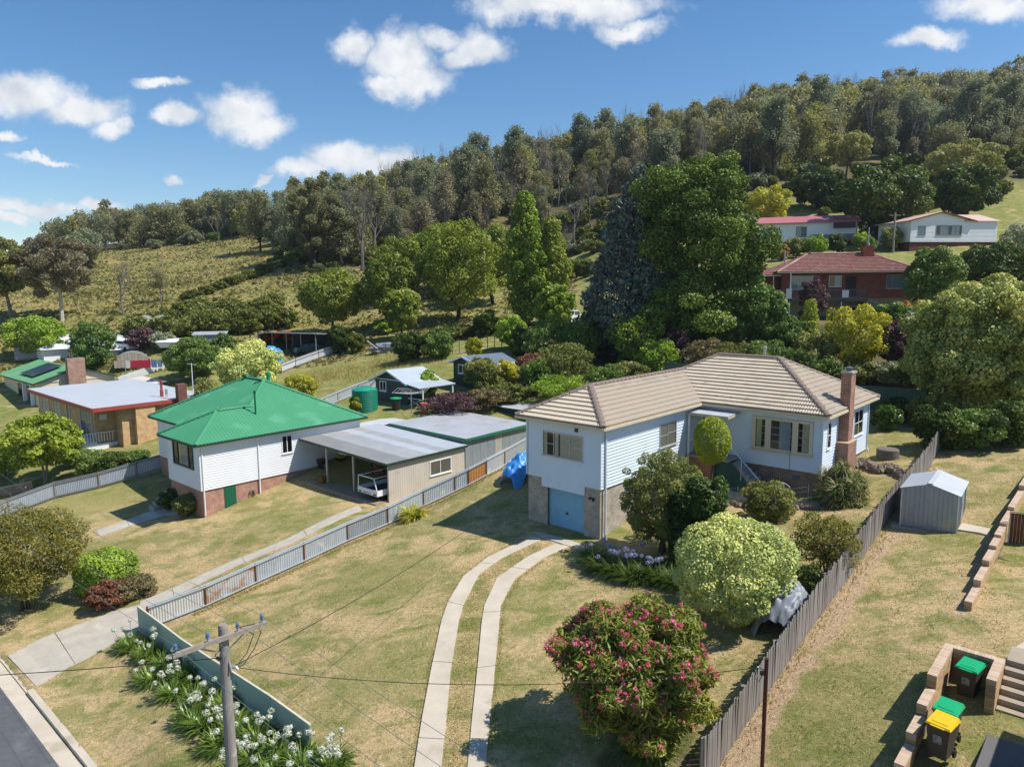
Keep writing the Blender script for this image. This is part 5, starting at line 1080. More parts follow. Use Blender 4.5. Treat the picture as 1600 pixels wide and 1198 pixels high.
def bin_(label, O, rz, lid, body=(.02, .03, .025), group='wheelie bins', wear=None):
    t = thing('wheelie_bin', label, 'wheelie bin', O, rz, group); bm = mat('bin body %.2f%.2f' % body[:2], body, .55, tuple(k*.7 for k in body), 3); dk = mat('black rubber', (.012, .012, .012), .8)
    b = MB().hexa([(-.2, -.24, .08), (.2, -.24, .08), (.2, .2, .08), (-.2, .2, .08), (-.27, -.33, .95), (.27, -.33, .95), (.27, .27, .95), (-.27, .27, .95)]).box(-.285, .285, -.345, .285, .92, .965).box(-.25, .25, .24, .29, .2, .26)
    bo = b.build('body', bm, t)
    lm = mat('lid ' + lid[0], lid[1], .4, tuple(k*.85 for k in lid[1]), 3)
    l = MB().hexa([(-.30, -.37, .968), (.30, -.37, .968), (.30, .33, .968), (-.30, .33, .968), (-.27, -.34, 1.01), (.27, -.34, 1.01), (.26, .28, 1.07), (-.26, .28, 1.07)]).box(-.16, .16, -.41, -.36, .965, .985).hexa([(-.2, -.25, 1.02), (.2, -.25, 1.02), (.19, .12, 1.055), (-.19, .12, 1.055), (-.19, -.24, 1.035), (.19, -.24, 1.035), (.18, .11, 1.07), (-.18, .11, 1.07)])
    lo = l.build('lid', lm, t); MB().tube([(-.22, .36, .98), (.22, .36, .98)], .018, 6).build('handle', lm, lo)
    for x in (-.24, .24): MB().tube([(x-.025, .22, .1), (x+.025, .22, .1)], .10, 14).build('wheel', dk, t)
    MB().box(-.1, .1, -.318, -.308, .55, .72).hexa([(-.1, -.305, .5), (.1, -.305, .5), (.1, -.29, .5), (-.1, -.29, .5), (-.1, -.325, .7), (.1, -.325, .7), (.1, -.31, .7), (-.1, -.31, .7)]).build('sticker', mat('worn white print', (.45, .45, .42), .7, (.1, .1, .1), 30, contrast=.3), t)
    return t
gl = ('green', (.012, .40, .15)); yl = ('yellow', (.80, .52, .01)); rl_ = ('dull red', (.17, .03, .02)); yd = ('mustard', (.55, .42, .02)); brn = (.075, .062, .045)
def LO(O, x, y, z): return (O[0]+x*UX+y*VX, O[1]+x*UY+y*VY, z)
bin_('green lidded wheelie bin standing inside the brick enclosure', LO(O3, .78, 1.55, 1.0), YA-.15, gl, brn)
bin_('green lidded wheelie bin just behind the yellow lidded bin', LO(O3, .72, -1.02, .9), YA-.1, gl, brn)
bin_('yellow lidded wheelie bin beside the stepped brick wall', LO(O3, .74, -1.75, .87), YA-.15, yl, brn)
bin_('dull red lidded wheelie bin in the carport shade', Lw(O2, .55, 8.9, 1.36), YA+pi/2, rl_); bin_('mustard lidded wheelie bin in the carport next to the white wall', Lw(O2, .75, 10.4, 1.36), YA+pi/2, yd)
sc_ = MB().hexa([(-.2, -.14, 0), (.2, -.12, 0), (.17, .14, 0), (-.18, .12, 0), (-.15, -.1, .05), (.16, -.08, .05), (.12, .1, .04), (-.14, .08, .05)]).build('plastic_lid', mat('lid green', (.012, .40, .15))); sc_.location = LO(O3, .5, .1, .97); tag(sc_, 'small loose green plastic lid on the ground by the enclosure', 'lid')

# ------------------------------------------------------------------ power pole, wires
def power_pole():
    tp = atd(348, 975, 18.0); zb = T(tp[0]+.03, tp[1])
    O = (tp[0], tp[1], zb); H_ = tp[2]-zb; t = thing('power_pole', 'weathered timber power pole with crossarm in front of the green fence', 'power pole', O)
    wd = mat('silvered pole timber', (.33, .30, .265), .9, (.215, .19, .165), 3, 6, bump=.008, bscale=25, stretch=(6, 6, .35), noise3=((.42, .39, .35), 2.5, .6)); mb = MB(); mb.tube([(0, 0, -.3), (0, 0, 2), (.0, .0, H_-.08), (0, 0, H_)], [.175, .165, .125, .105], 18); mb.build('pole', wd, t, smooth=False)
    a = np.array(atz(268, 1012, 3.9-.0)); b = np.array(atz(415, 961, 3.9)); dz = H_+zb-.28; a[2] = b[2] = dz-0; sh = np.array((0, 0, 0.)); mid = (a+b)/2; a -= np.array(O); b -= np.array(O)
    d = (b-a)/np.linalg.norm(b-a); off = np.array((d[1], -d[0], 0))
    arm = MB().beam(a, b, .10, .12).build('crossarm', mat('crossarm timber', (.38, .33, .28), .9, (.22, .185, .15), 4, 6, bump=.008, bscale=25, stretch=(1, 1, 6)), t)
    ins = mat('blue grey porcelain', (.10, .19, .38), .2, (.07, .14, .30), 3, spec=.6); L = np.linalg.norm(b-a); pts = []
    for f in (.035, .36, .68, .955):
        p = a+(b-a)*f; q = MB().lathe([(.015, .06), (.015, .14), (.052, .15), (.055, .19), (.032, .205), (.05, .225), (.048, .255), (.025, .30)], 12, tuple(p)); q.build('insulator', ins, arm); pts.append(p+(0, 0, .26)+np.array(O))
    z0 = a[2]
    for f in (.27, .76): p = a+(b-a)*f; MB().beam(p-(0, 0, .05), (0, 0, z0-.55), .05, .012, up=tuple(off)).build('brace', mat('galvanised', (.45, .46, .47)), t)
    dkc = mat('black cable', (.015, .015, .017), .6)
    MB().tube([(.16, -.02, z0-.9), (.30, -.02, z0-.93), (.36, -.05, z0-.98)], [.03, .05, .03], 8).tube([(.13, -.05, z0-.75), (.2, -.1, z0-1.0)], .03, 6).build('clamp', mat('galvanised', (.45, .46, .47)), t)
    def sag(p, q, s_, n=18, r=.007):
        p = np.array(p, float); q = np.array(q, float); return [p+(q-p)*k/n+np.array((0, 0, -4*s_*(k/n)*(1-k/n))) for k in range(n+1)]
    P0 = np.array(O)+np.array((.2, -.02, z0-.92))
    MB().tube([p-np.array(O) for p in [P0, P0+(.18, .25, -.1), P0+(.42, .5, .25), P0+(.55, .72, .62), P0+(.36, .86, .8), pts[2]+(0, 0, -.1)]], .012, 5).build('jumper_cable', dkc, t)
    MB().tube([p-np.array(O) for p in [P0+(.1, .1, 0), P0+(.26, .4, .2), P0+(.38, .62, .62), pts[2]+(.02, .02, -.1)]], .012, 5).build('jumper_cable', dkc, t)
    MB().tube([(-.05, -.14, z0-.35), (-.22, -.1, z0-.55), (-.12, -.12, z0-.66)], .012, 5).tube([(-.14, -.13, z0-.6), (-.05, -.2, z0-.6)], .045, 8).build('loose_lead', dkc, t)
    def wire(name, label, p, q, s_, r=.008, m=dkc):
        w = MB().tube(sag(p, q, s_, 26), r, 5).build(name, m); tag(w, label, 'power line'); w['group'] = 'overhead wires'
    al = mat('weathered copper wire', (.20, .27, .26), .5, metal=.4)
    ends = [(-1.0, 0), (0, 0), (0, 0), (0, 0)]; lab = ['outermost', 'second', 'third', 'innermost']
    for i, p in enumerate(pts):
        for sgn, nm in ((-1, 'left'), (1, 'right')):
            q = p+np.array((UX, UY, .012))*sgn*34; wire('power_line', '%s street power line running %s from the timber pole' % (lab[i], 'up the street to the left' if sgn < 0 else 'down the street to the lower right'), p, q, .55, .006, al)
    hc = Lw(O1, -4.86, -.06, 2.2); wire('service_line', 'service cable from the timber pole to the corner of the garage wing', P0, hc, .45, .011)
    wl_ = P0+np.array((-30, -1.2, .9)); wire('service_line', 'black cable running from the pole across the concrete driveway to the left', np.array(O)+(-.12, -.1, z0-.62), wl_, .7, .012)
    return np.array(P0)
P0 = power_pole()
rp = atg(1190, 1225); rtop = atd(1198, 1030, 17.6)
RP = thing('steel_post', 'thin dark red steel service post by the paling fence', 'post', (rtop[0], rtop[1], T(rtop[0], rtop[1]))); hh = rtop[2]-T(rtop[0], rtop[1])
MB().tube([(0, 0, -.3), (0, 0, hh)], .055, 12).build('shaft', mat('dark red steel', (.085, .018, .014), .45), RP); MB().tube([(0, 0, hh), (0, 0, hh+.03)], .06, 12).build('cap', mat('dark red steel', (.085, .018, .014)), RP); MB().box(-.16, -.05, -.05, .03, hh-.42, hh-.33).build('connector', mat('dark metal', (.03, .03, .035)), RP); MB().tube([(-.05, 0, hh-.3), (-.25, 0, hh-.2)], .02, 6).build('hook', mat('galvanised', (.45, .46, .47)), RP)
MB().tube([(-.24, 0, hh-.2), (-.3, 0, hh-.5), (-.2, -.02, hh-.62), (-.08, 0, hh-.4)], .01, 5).build('lead', mat('black cable', (.015, .015, .017)), RP)
def sagw(p, q, s_, n=26): p = np.array(p, float); q = np.array(q, float); return [p+(q-p)*k/n+np.array((0, 0, -4*s_*(k/n)*(1-k/n))) for k in range(n+1)]
w = MB().tube(sagw(P0, (rtop[0]-.25, rtop[1], rtop[2]-.22), .5), .010, 5).build('service_line', mat('black cable', (.015, .015, .017))); tag(w, 'black cable from the timber pole to the thin red steel post', 'power line')

# ------------------------------------------------------------------ back garden: sheds, tank, clothes hoist
def small_shed(label, a, yaw, w, d, h, ap, wallm, roofm, trim, ext=0., openside=False, over=.35, name='garden_shed', win=True):
    t = thing(name, label, 'shed', tuple(a), yaw)
    wl = MB().box(0, w, 0, d, -.5, h)
    i = len(wl.v); wl.v += [(0, 0, h), (w, 0, h), (w/2, 0, ap), (0, d, h), (w, d, h), (w/2, d, ap)]; wl.f += [(i, i+1, i+2), (i+3, i+5, i+4)]
    wo = wl.build('wall', wallm, t); y0 = -over; y1 = d+over+ext
    for s_ in (-1, 1):
        x0 = w/2; sl = (ap-h)/(w/2); xe = w/2+s_*(w/2+over); ze = h-sl*over
        mb = MB(); n = int((y1-y0)/.2)
        for k in range(n+1):
            y = y0+(y1-y0)*k/n; o = .012*(k % 2); mb.v += [(x0, y, ap+.05+o), (xe, y, ze+.05+o)]
            if k: j = 2*k-2; mb.f.append((j, j+1, j+3, j+2) if s_ > 0 else (j, j+2, j+3, j+1))
        ro = mb.build('roof_sheet', roofm, t)
        MB().beam((x0, y0, ap-.02), (xe, y0, ze-.02), .05, .16).build('bargeboard', trim, t); MB().beam((xe, y0, ze), (xe, y1, ze), .08, .1).build('gutter', trim, t)
    if win:
        f = Fr((0, 0, 0), (0, -1)); window(wo, f, w*.14 if win == 1 else w*.22, (w*.14 if win == 1 else w*.22)+(1.0 if win == 1 else 1.4), h*.52, h*.52+.95 if win == 1 else h*.9, WHITE(), mull=((w*.14+.5) if win == 1 else (w*.22+.7),), fw=.09)
    return t
a1 = atz(588, 629, 2.2); b1 = atz(637, 637, 2.2); yw = atan2((b1-a1)[1], (b1-a1)[0]); w1 = np.linalg.norm((b1-a1)[:2])
dg = mat('dark green grey cladding', (.052, .066, .066), .6, (.042, .054, .055), 2); S1 = small_shed('dark green grey cabin with pale metal gable roof, white trim and veranda', a1, yw, w1, 3.4, 2.35, 3.25, dg, mat('pale metal roof', (.52, .57, .62), .45, (.45, .50, .55), 1, metal=.2), WHITE(), ext=0, over=.5)
MB().beam((0, -.03, 2.36), (w1, -.03, 2.36), .04, .08).build('trim_board', WHITE(), S1)
sl = (3.25-2.35)/(w1/2)
MB().hexa([(w1-.05, -.5, 2.25), (w1+2.2, -.5, 1.95), (w1+2.2, 3.9, 1.95), (w1-.05, 3.9, 2.25), (w1-.05, -.5, 2.32), (w1+2.2, -.5, 2.02), (w1+2.2, 3.9, 2.02), (w1-.05, 3.9, 2.32)]).build('veranda_roof', mat('pale metal roof', (.52, .57, .62)), S1)
for y in (0, 3.6): MB().box(w1+2.0, w1+2.1, y, y+.1, -.4, 2.0).build('veranda_post', WHITE(), S1)
rl = MB().beam((w1+2.05, 0, .9), (w1+2.05, 3.6, .9), .05, .06).beam((w1+2.05, 0, .2), (w1+2.05, 3.6, .2), .05, .06)
for k in range(3): rl.beam((w1+2.05, 1.2*k, .2), (w1+2.05, 1.2*k+1.2, .9), .04, .04).beam((w1+2.05, 1.2*k+1.2, .2), (w1+2.05, 1.2*k, .9), .04, .04)
rl.beam((w1+.1, 0, .9), (w1+2.0, 0, .9), .05, .06).beam((w1+.1, 0, .2), (w1+2.0, 0, .9), .04, .04).beam((w1+.1, 0, .9), (w1+2, 0, .2), .04, .04); rl.build('veranda_rail', WHITE(), S1)
MB().beam((-.1, .2, 2.2), (-2.0, -.2, .6), .12, .05).build('ladder_board', WHITE(), S1)
a2 = atz(709, 601, 3.4); b2 = atz(742, 606, 3.4); yw2 = atan2((b2-a2)[1], (b2-a2)[0]); w2 = np.linalg.norm((b2-a2)[:2])
small_shed('dark green boarded shed with solar panelled roof further up the garden', a2, yw2, w2+.4, 4.4, 2.35, 2.95, mat('dark green boards', (.018, .05, .038), .6, (.014, .04, .03), 2), mat('blue grey roof', (.20, .24, .30), .35, (.16, .20, .26), 1, metal=.2), WHITE(), over=.45, win=2)
def tank():
    p = atz(566, 646, 2.1); t = thing('water_tank', 'round green ribbed rainwater tank with domed lid', 'water tank', (p[0], p[1]+1.3, 2.0)); m = mat('green tank plastic', (.012, .20, .125), .4, (.01, .17, .105), 1.5); r = 1.12; pr = []
    for k in range(10): z = .2*k; pr += [(r, z), (r, z+.13), (r-.02, z+.15), (r-.02, z+.18)]
    MB().lathe([(r, 0)]+pr+[(r, 2.0)], 32).build('body', m, t, smooth=False); lid = MB().lathe([(r, 2.0), (r+.02, 2.03), (.75, 2.22), (.25, 2.32), (.02, 2.33)], 24); lo = lid.build('lid', mat('green tank lid', (.02, .30, .19), .4), t)
    for k in range(8): a = 2*pi*k/8; MB().beam((.2*cos(a), .2*sin(a), 2.34), (r*cos(a), r*sin(a), 2.05), .06, .03).build('rib', m, lo)
tank()
def hoist():
    p = atg(643, 646); t = thing('clothes_hoist', 'rotary clothes hoist with green lid tub beside it', 'clothes hoist', tuple(p)); m = mat('galvanised', (.45, .46, .47)); MB().tube([(0, 0, 0), (0, 0, 2.1)], .035, 8).build('mast', m, t)
    for k in range(4): a = pi/4+pi/2*k; MB().tube([(0, 0, 1.7), (2.0*cos(a), 2.0*sin(a), 2.05)], .02, 6).build('arm', m, t)
    for rr in (.8, 1.2, 1.6, 1.95):
        w = MB().tube([(rr*cos(pi/4+pi/2*k), rr*sin(pi/4+pi/2*k), 1.7+.35*rr/2) for k in range(5)], .008, 4, cap=False); w.build('line', WHITE(), t)
    q = atg(619, 640); b = thing('tub', 'dark tub with bright green lid near the clothes hoist', 'tub', tuple(q)); MB().lathe([(.35, 0), (.42, 1.0)], 16).build('body', mat('dark tub', (.03, .028, .02), .6), b); MB().lathe([(.52, 1.0), (.5, 1.06), (.1, 1.14)], 16).build('lid', mat('lid green', (.012, .40, .15)), b)
    q = atg(664, 646); b = thing('plant_pot', 'terracotta pot at the foot of the dark cabin veranda', 'pot', tuple(q)); MB().lathe([(.25, 0), (.38, .8), (.42, .82), (.42, .95), (.34, .95)], 16).build('body', mat('terracotta', (.45, .15, .07), .8), b)
hoist()
def misc():
    # ute tray under the carport
    t = thing('ute', 'back of a white utility truck with steel tray and hoop frame in the carport', 'utility truck', Lw(O2, 7.75, 6.9, 1.15), YA); wm = mat('white vehicle paint', (.78, .79, .80), .3, (.74, .75, .76), 2, spec=.6); dk = mat('black rubber', (.012, .012, .012))
    L, W_ = 2.7, 2.1; zb = .62
    MB().box(.03, W_-.03, .03, L, zb, zb+.08).build('tray_floor', mat('dark tray mat', (.045, .045, .05), .8), t)
    MB().box(0, W_, 0, .035, zb-.02, zb+.36).build('tailgate', wm, t); MB().box(0, .035, .04, L, zb-.02, zb+.36).build('side_board', wm, t); MB().box(W_-.035, W_, .04, L, zb-.02, zb+.36).build('side_board', wm, t)
    MB().box(0, W_, L, L+.05, zb, zb+.95).build('headboard', wm, t)
    MB().tube([(.04, .02, zb+.3), (.1, .02, zb+1.05), (.16, .02, zb+1.12), (W_-.4, .02, zb+1.12), (W_-.3, .02, zb+1.05), (W_-.04, .02, zb+.3)], .035, 8).build('hoop', wm, t); MB().tube([(.16, .02, zb+1.1), (.1, L, zb+1.1)], .03, 8).tube([(W_-.4, .02, zb+1.1), (W_-.35, L, zb+1.1)], .03, 8).build('side_bar', wm, t)
    for x in (.12, W_-.42): MB().box(x, x+.3, -.012, -.001, zb+.02, zb+.12).build('tail_light', mat('tail light', (.12, .02, .015), .3), t)
    MB().box(.6, W_-.7, -.010, -.001, zb+.03, zb+.13).build('maker_lettering', mat('grey lettering', (.2, .21, .22), .5, (.6, .6, .6), 30, contrast=.2), t)
    MB().box(.2, 1.75, L+.1, L+1.6, zb-.1, zb+1.0).build('cab', wm, t); MB().box(.6, 1.4, .1, L+3, zb-.15, zb-.02).build('chassis', dk, t)
    for x in (.15, W_-.45):
        for y in (.9, 4.0): MB().tube([(x, y, .33), (x+.25, y, .33)], .33, 16).build('wheel', dk, t)
    # firewood under the carport
    f = thing('firewood_stack', 'heap of split firewood stacked in the shade of the carport', 'firewood', Lw(O2, 4.2, 10.6, 1.36), YA); rn = random.Random(8); wmat = [mat('split timber %d' % i, c, .9) for i, c in enumerate([(.22, .105, .055), (.30, .17, .09), (.14, .075, .045)])]
    lg = [MB().tube([(0, -.22, 0), (0, .22, 0)], .085, 6).mesh('log', m) for m in wmat]
    for j in range(8):
        for i in range(14-j): link('log', lg[rn.randrange(3)], f, location=(.16*i+.08*j+rn.uniform(-.02, .02), rn.uniform(-.15, .15), .09+.14*j), rotation_euler=(0, rn.uniform(0, 3), rn.uniform(-.25, .25)))
    b = thing('wooden_crate', 'brown timber crate at the foot of the first carport post', 'crate', Lw(O2, 2.9, 7.3, 1.36), YA+.2); cm = mat('brown crate', (.22, .11, .045), .8)
    for k in range(3): MB().box(-.28, .28, -.2, -.17, .05+.16*k, .18+.16*k).build('slat', cm, b); MB().box(-.28, .28, .17, .2, .05+.16*k, .18+.16*k).build('slat', cm, b)
    MB().box(-.28, .28, -.2, .2, .46, .49).box(-.28, -.25, -.2, .2, 0, .46).box(.25, .28, -.2, .2, 0, .46).build('body', cm, b)
    # crumpled blue tarpaulin heap beside the wing, grey tarpaulin by the paling fence
    def tarp(label, pts, c, m, seed, h, rx, ry, yaw, name='tarpaulin'):
        n = 40; rn = np.random.default_rng(seed); gx, gy = np.meshgrid(np.linspace(-1, 1, n), np.linspace(-1, 1, n)); z = np.clip(1.15-np.sqrt(gx**2*.9+gy**2*.9), 0, 1)**.7*h
        for k in range(14): a = rn.uniform(0, pi); f_ = rn.uniform(3, 11); z += np.abs(np.sin((gx*cos(a)+gy*sin(a))*f_+rn.uniform(0, 6)))*h*.055*np.clip(z/h*2, 0, 1)
        X = gx*rx; Y = gy*ry; idx = np.arange(n*n).reshape(n, n); Fq = np.stack([idx[:-1, :-1], idx[:-1, 1:], idx[1:, 1:], idx[1:, :-1]], -1).reshape(-1, 4)
        cy, sy = cos(yaw), sin(yaw); wx = c[0]+X*cy-Y*sy; wy = c[1]+X*sy+Y*cy; wz = TZ(wx.ravel(), wy.ravel())+z.ravel()-.03
        o = link(name, np_mesh(name, np.stack([wx.ravel(), wy.ravel(), wz], 1), Fq, m)); tag(o, label, 'tarpaulin')
    tarp('crumpled bright blue tarpaulin over a heap between the fence and the blue house', None, Lw(O1, -8.3, 3.4), mat('blue tarpaulin', (.03, .20, .60), .4, (.05, .30, .72), 5, spec=.5), 2, 1.0, .85, 1.3, YA)
    tarp('silver grey tarpaulin draped over a mound beside the paling fence', None, atg(1222, 968)[:2], mat('silver tarpaulin', (.25, .27, .31), .5, (.18, .20, .235), 3, spec=.5), 5, 1.0, .85, 1.3, YA+.1)
    tarp('blue tarpaulin over a stack near the far open shed', None, atg(424, 562)[:2], mat('blue tarpaulin', (.03, .20, .60)), 7, 1.2, 1.5, 1.5, .3)
    # round concrete lid and rockery beside the house
    p = Lw(O1, 8.8, 17.2); s_ = thing('septic_lid', 'round grey concrete tank collar on the shaded lawn behind the chimney', 'tank lid', (p[0], p[1], T(p[0], p[1]))); MB().lathe([(.62, -.1), (.62, .5), (.58, .54), (.05, .56)], 24).build('collar', mat('lichened concrete', (.18, .155, .125), .9, (.12, .10, .085), 3), s_)
    rk = thing('rock_edging', 'row of rough brown rocks edging the garden bed right of the house', 'rocks', tuple(atg(1300, 735))); o = np.array(rk.location); rn = random.Random(3); rmm = mat('brown rock', (.25, .205, .155), .95, (.15, .12, .09), 5, 6, bump=.03, bscale=9)
    rms = [MB().blob((0, 0, 0), (.42, .3, .32), s, 10, 6, .22).mesh('rock', rmm) for s in range(4)]
    for i in range(16): p = atg(1322+i*6.2, 724+i*1.3+3*sin(i)); link('rock', rms[i % 4], rk, location=tuple(p-o+(0, 0, .1)), rotation_euler=(0, 0, rn.uniform(0, 3)))
    rk = thing('rock_edging', 'row of brown stones edging the path in front of the house', 'rocks', tuple(atg(1110, 787))); o = np.array(rk.location)
    for i in range(18): p = atg(1104+i*10, 784+min(i, 9)*1.2+rn.uniform(-2, 2)); l = link('rock', rms[i % 4], rk, location=tuple(p-o+(0, 0, .05)), rotation_euler=(0, 0, rn.uniform(0, 3))); l.scale = (.6, .6, .6)
    # little wire fence with arched gate in front of the big window
    wf = thing('wire_fence', 'low wire fence and arched gate in front of the big window', 'fence', tuple(atg(1178, 792))); o = np.array(wf.location); gm = mat('galvanised', (.45, .46, .47)); pp = [atg(*q) for q in [(1100, 786), (1152, 789), (1204, 791), (1233, 791), (1262, 787), (1280, 778)]]
    for p in pp: MB().tube([p-o, p-o+(0, 0, 1.05)], .02, 6).build('post', gm, wf)
    for a, b in zip(pp[:-1], pp[1:]):
        n = 16; mesh_ = MB()
        for k in range(1, n): q = a+(b-a)*k/n-o; mesh_.tube([q, q+(0, 0, .95)], .004, 3, cap=False)
        for h in (.1, .4, .7, .95): mesh_.tube([a-o+(0, 0, h), b-o+(0, 0, h)], .004, 3, cap=False)
        stuff(mesh_.build('wire_mesh', gm, wf))
    a, b = pp[2]-o, pp[3]-o; MB().tube([a+(b-a)*k/8+np.array((0, 0, 1.05+.28*sin(pi*k/8))) for k in range(9)], .015, 6).tube([a+(0, 0, 1.0), b+(0, 0, 1.0)], .015, 6).build('gate_arch', WHITE(), wf)
misc()
# ------------------------------------------------------------------ vegetation
def unit(rn, n):
    v = rn.normal(size=(n, 3)); return v/np.linalg.norm(v, axis=1)[:, None]
def leaves(name, lobes, n, size, m, seed=0, aspect=1.7, out=.7, up=.35, shell=(.66, 1.14), jit=.4, bend=.18, lobe_tint=.35, cull=.72, flat=None, droop=0.):
    """leaf-sized faces spread through the shells of many lobes; tint varies by leaf and by lobe"""
    rn = np.random.default_rng(seed); Lb = np.array([l[:6] for l in lobes], float); wgt = (Lb[:, 3]*Lb[:, 4]+Lb[:, 4]*Lb[:, 5]+Lb[:, 3]*Lb[:, 5])
    wgt = wgt/wgt.sum(); k = rn.choice(len(Lb), n, p=wgt); d = unit(rn, n); r = rn.uniform(shell[0], shell[1], n)**(1/1.5); c = Lb[k, :3]; rad = Lb[k, 3:6]; p = c+d*rad*r[:, None]
    keep = np.ones(n, bool)
    for j in range(len(Lb)):
        q = (p-Lb[j, :3])/Lb[j, 3:6]; ins = ((q**2).sum(1) < cull**2) & (k != j); keep &= ~(ins & (rn.random(n) < .9))
    if flat is not None: keep &= p[:, 2] > flat
    p, d, k = p[keep], d[keep], k[keep]; n = len(p)
    nrm = d*out+unit(rn, n)*(1-out*.5)+np.array((0, 0, up)); nrm /= np.linalg.norm(nrm, axis=1)[:, None]
    t = np.cross(nrm, unit(rn, n)); t[:, 2] -= droop; t -= nrm*(t*nrm).sum(1)[:, None]; t /= np.maximum(1e-6, np.linalg.norm(t, axis=1))[:, None]; b = np.cross(nrm, t)
    s = size*rn.uniform(1-jit, 1+jit, n)[:, None]; L = s*aspect**.5/2; Wd = s/aspect**.5/2; dn = nrm*s*bend
    V = np.stack([p-t*L-dn, p-b*Wd, p+t*L-dn, p+b*Wd], 1).reshape(-1, 3); Fq = np.arange(4*n).reshape(n, 4)
    lt = rn.random(len(Lb)); tint = np.clip((1-lobe_tint)*rn.random(n)+lobe_tint*lt[k], 0, 1)
    return np_mesh(name, V, Fq, m, np.repeat(tint, 4))
def strap_mesh(name, n, R, h, w, m, seed=0, seg=3, spread=1., lo=.35, c=(0, 0, 0), rx=1., ry=1.):
    """strap leaves arching out of a clump"""
    rn = np.random.default_rng(seed); V = []; Fc = []; tint = []
    a = rn.uniform(0, 2*pi, n); r0 = R*.45*np.sqrt(rn.random(n)); L = h*rn.uniform(.75, 1.25, n); el = rn.uniform(lo, 1.35, n)
    for i in range(n):
        b = np.array((c[0]+rx*r0[i]*cos(a[i]+1), c[1]+ry*r0[i]*sin(a[i]+1), c[2])); d = np.array((cos(a[i]), sin(a[i]))); s = np.array((-d[1], d[0], 0))*w/2; p = b.copy(); e = el[i]; i0 = len(V); tt = rn.random()
        for k in range(seg+1):
            ww = s*(1-(k/seg)**2*.92); V += [p-ww, p+ww]; tint += [tt, tt]
            if k < seg: st = L[i]/seg; p = p+np.array((d[0]*cos(e)*st*spread, d[1]*cos(e)*st*spread, sin(e)*st)); e -= rn.uniform(.25, .75)
        for k in range(seg): j = i0+2*k; Fc.append((j, j+1, j+3, j+2))
    return np_mesh(name, np.array(V), np.array(Fc), m, np.array(tint))
def crown_lobes(w, h, z0, n, seed, r=(.26, .40), core=.74, squash=.85, bias=.2, asym=.12, top=1.):
    """clumps sitting on an uneven ellipsoid: crown width w, height h, underside z0"""
    rn = np.random.default_rng(seed); c = np.array((0, 0, z0+h/2)); R = np.array((w/2, w/2, h/2)); out = [(*c, *(R*core*.95))]
    g = pi*(3-sqrt(5))
    for i in range(n):
        zz = 1-2*(i+.5)/n; zz = zz*top+bias*(1-abs(zz)); a = g*i+rn.uniform(-.3, .3); q = sqrt(max(0, 1-min(1, zz*zz))); rr = rn.uniform(*r)
        k = (1-rr*.75)*(1+rn.uniform(-asym, asym)); p = c+np.array((q*cos(a), q*sin(a), max(-.92, min(1, zz))))*R*k; rad = rr*np.array((w/2, w/2, min(h, w)/2*squash))*rn.uniform(.85, 1.15); out.append((*p, *rad))
    return out
def limbs(mb, base, tips, r0, rn, n=7, bend=.15, forkz=.35):
    base = np.array(base, float); zt = max(t[2] for t in tips); fork = base+np.array((rn.uniform(-.05, .05)*zt, rn.uniform(-.05, .05)*zt, (zt-base[2])*forkz))
    mb.tube([base-(0, 0, .4), base+(0, 0, .05), (base+fork)/2+np.array((rn.uniform(-bend, bend)*.4, rn.uniform(-bend, bend)*.4, 0)), fork], [r0*1.35, r0*1.1, r0*.9, r0*.78], n)
    for t in tips:
        t = np.array(t, float); m_ = (fork+t)/2+np.array((rn.uniform(-bend, bend), rn.uniform(-bend, bend), rn.uniform(0, bend)))*np.linalg.norm(t-fork)*.5
        q = r0*rn.uniform(.38, .6); mb.tube([fork-(0, 0, .05), m_, t], [q, q*.7, q*.25], 5)
barks = dict(brown=lambda: mat('brown bark', (.10, .075, .055), .95, (.06, .045, .035), 4, 6, bump=.02, bscale=20, stretch=(3, 3, .6)), grey=lambda: mat('grey bark', (.24, .215, .19), .9, (.15, .13, .115), 3, 6, bump=.02, bscale=15, stretch=(3, 3, .6)),
             dark=lambda: mat('dark bark', (.045, .038, .032), .95, (.025, .02, .018), 4, 6, bump=.02, bscale=20), white=lambda: mat('white gum bark', (.55, .51, .45), .8, (.38, .34, .29), 2, 6, stretch=(3, 3, .5)), dead=lambda: mat('dead grey wood', (.20, .17, .155), .9, (.13, .11, .10), 3))
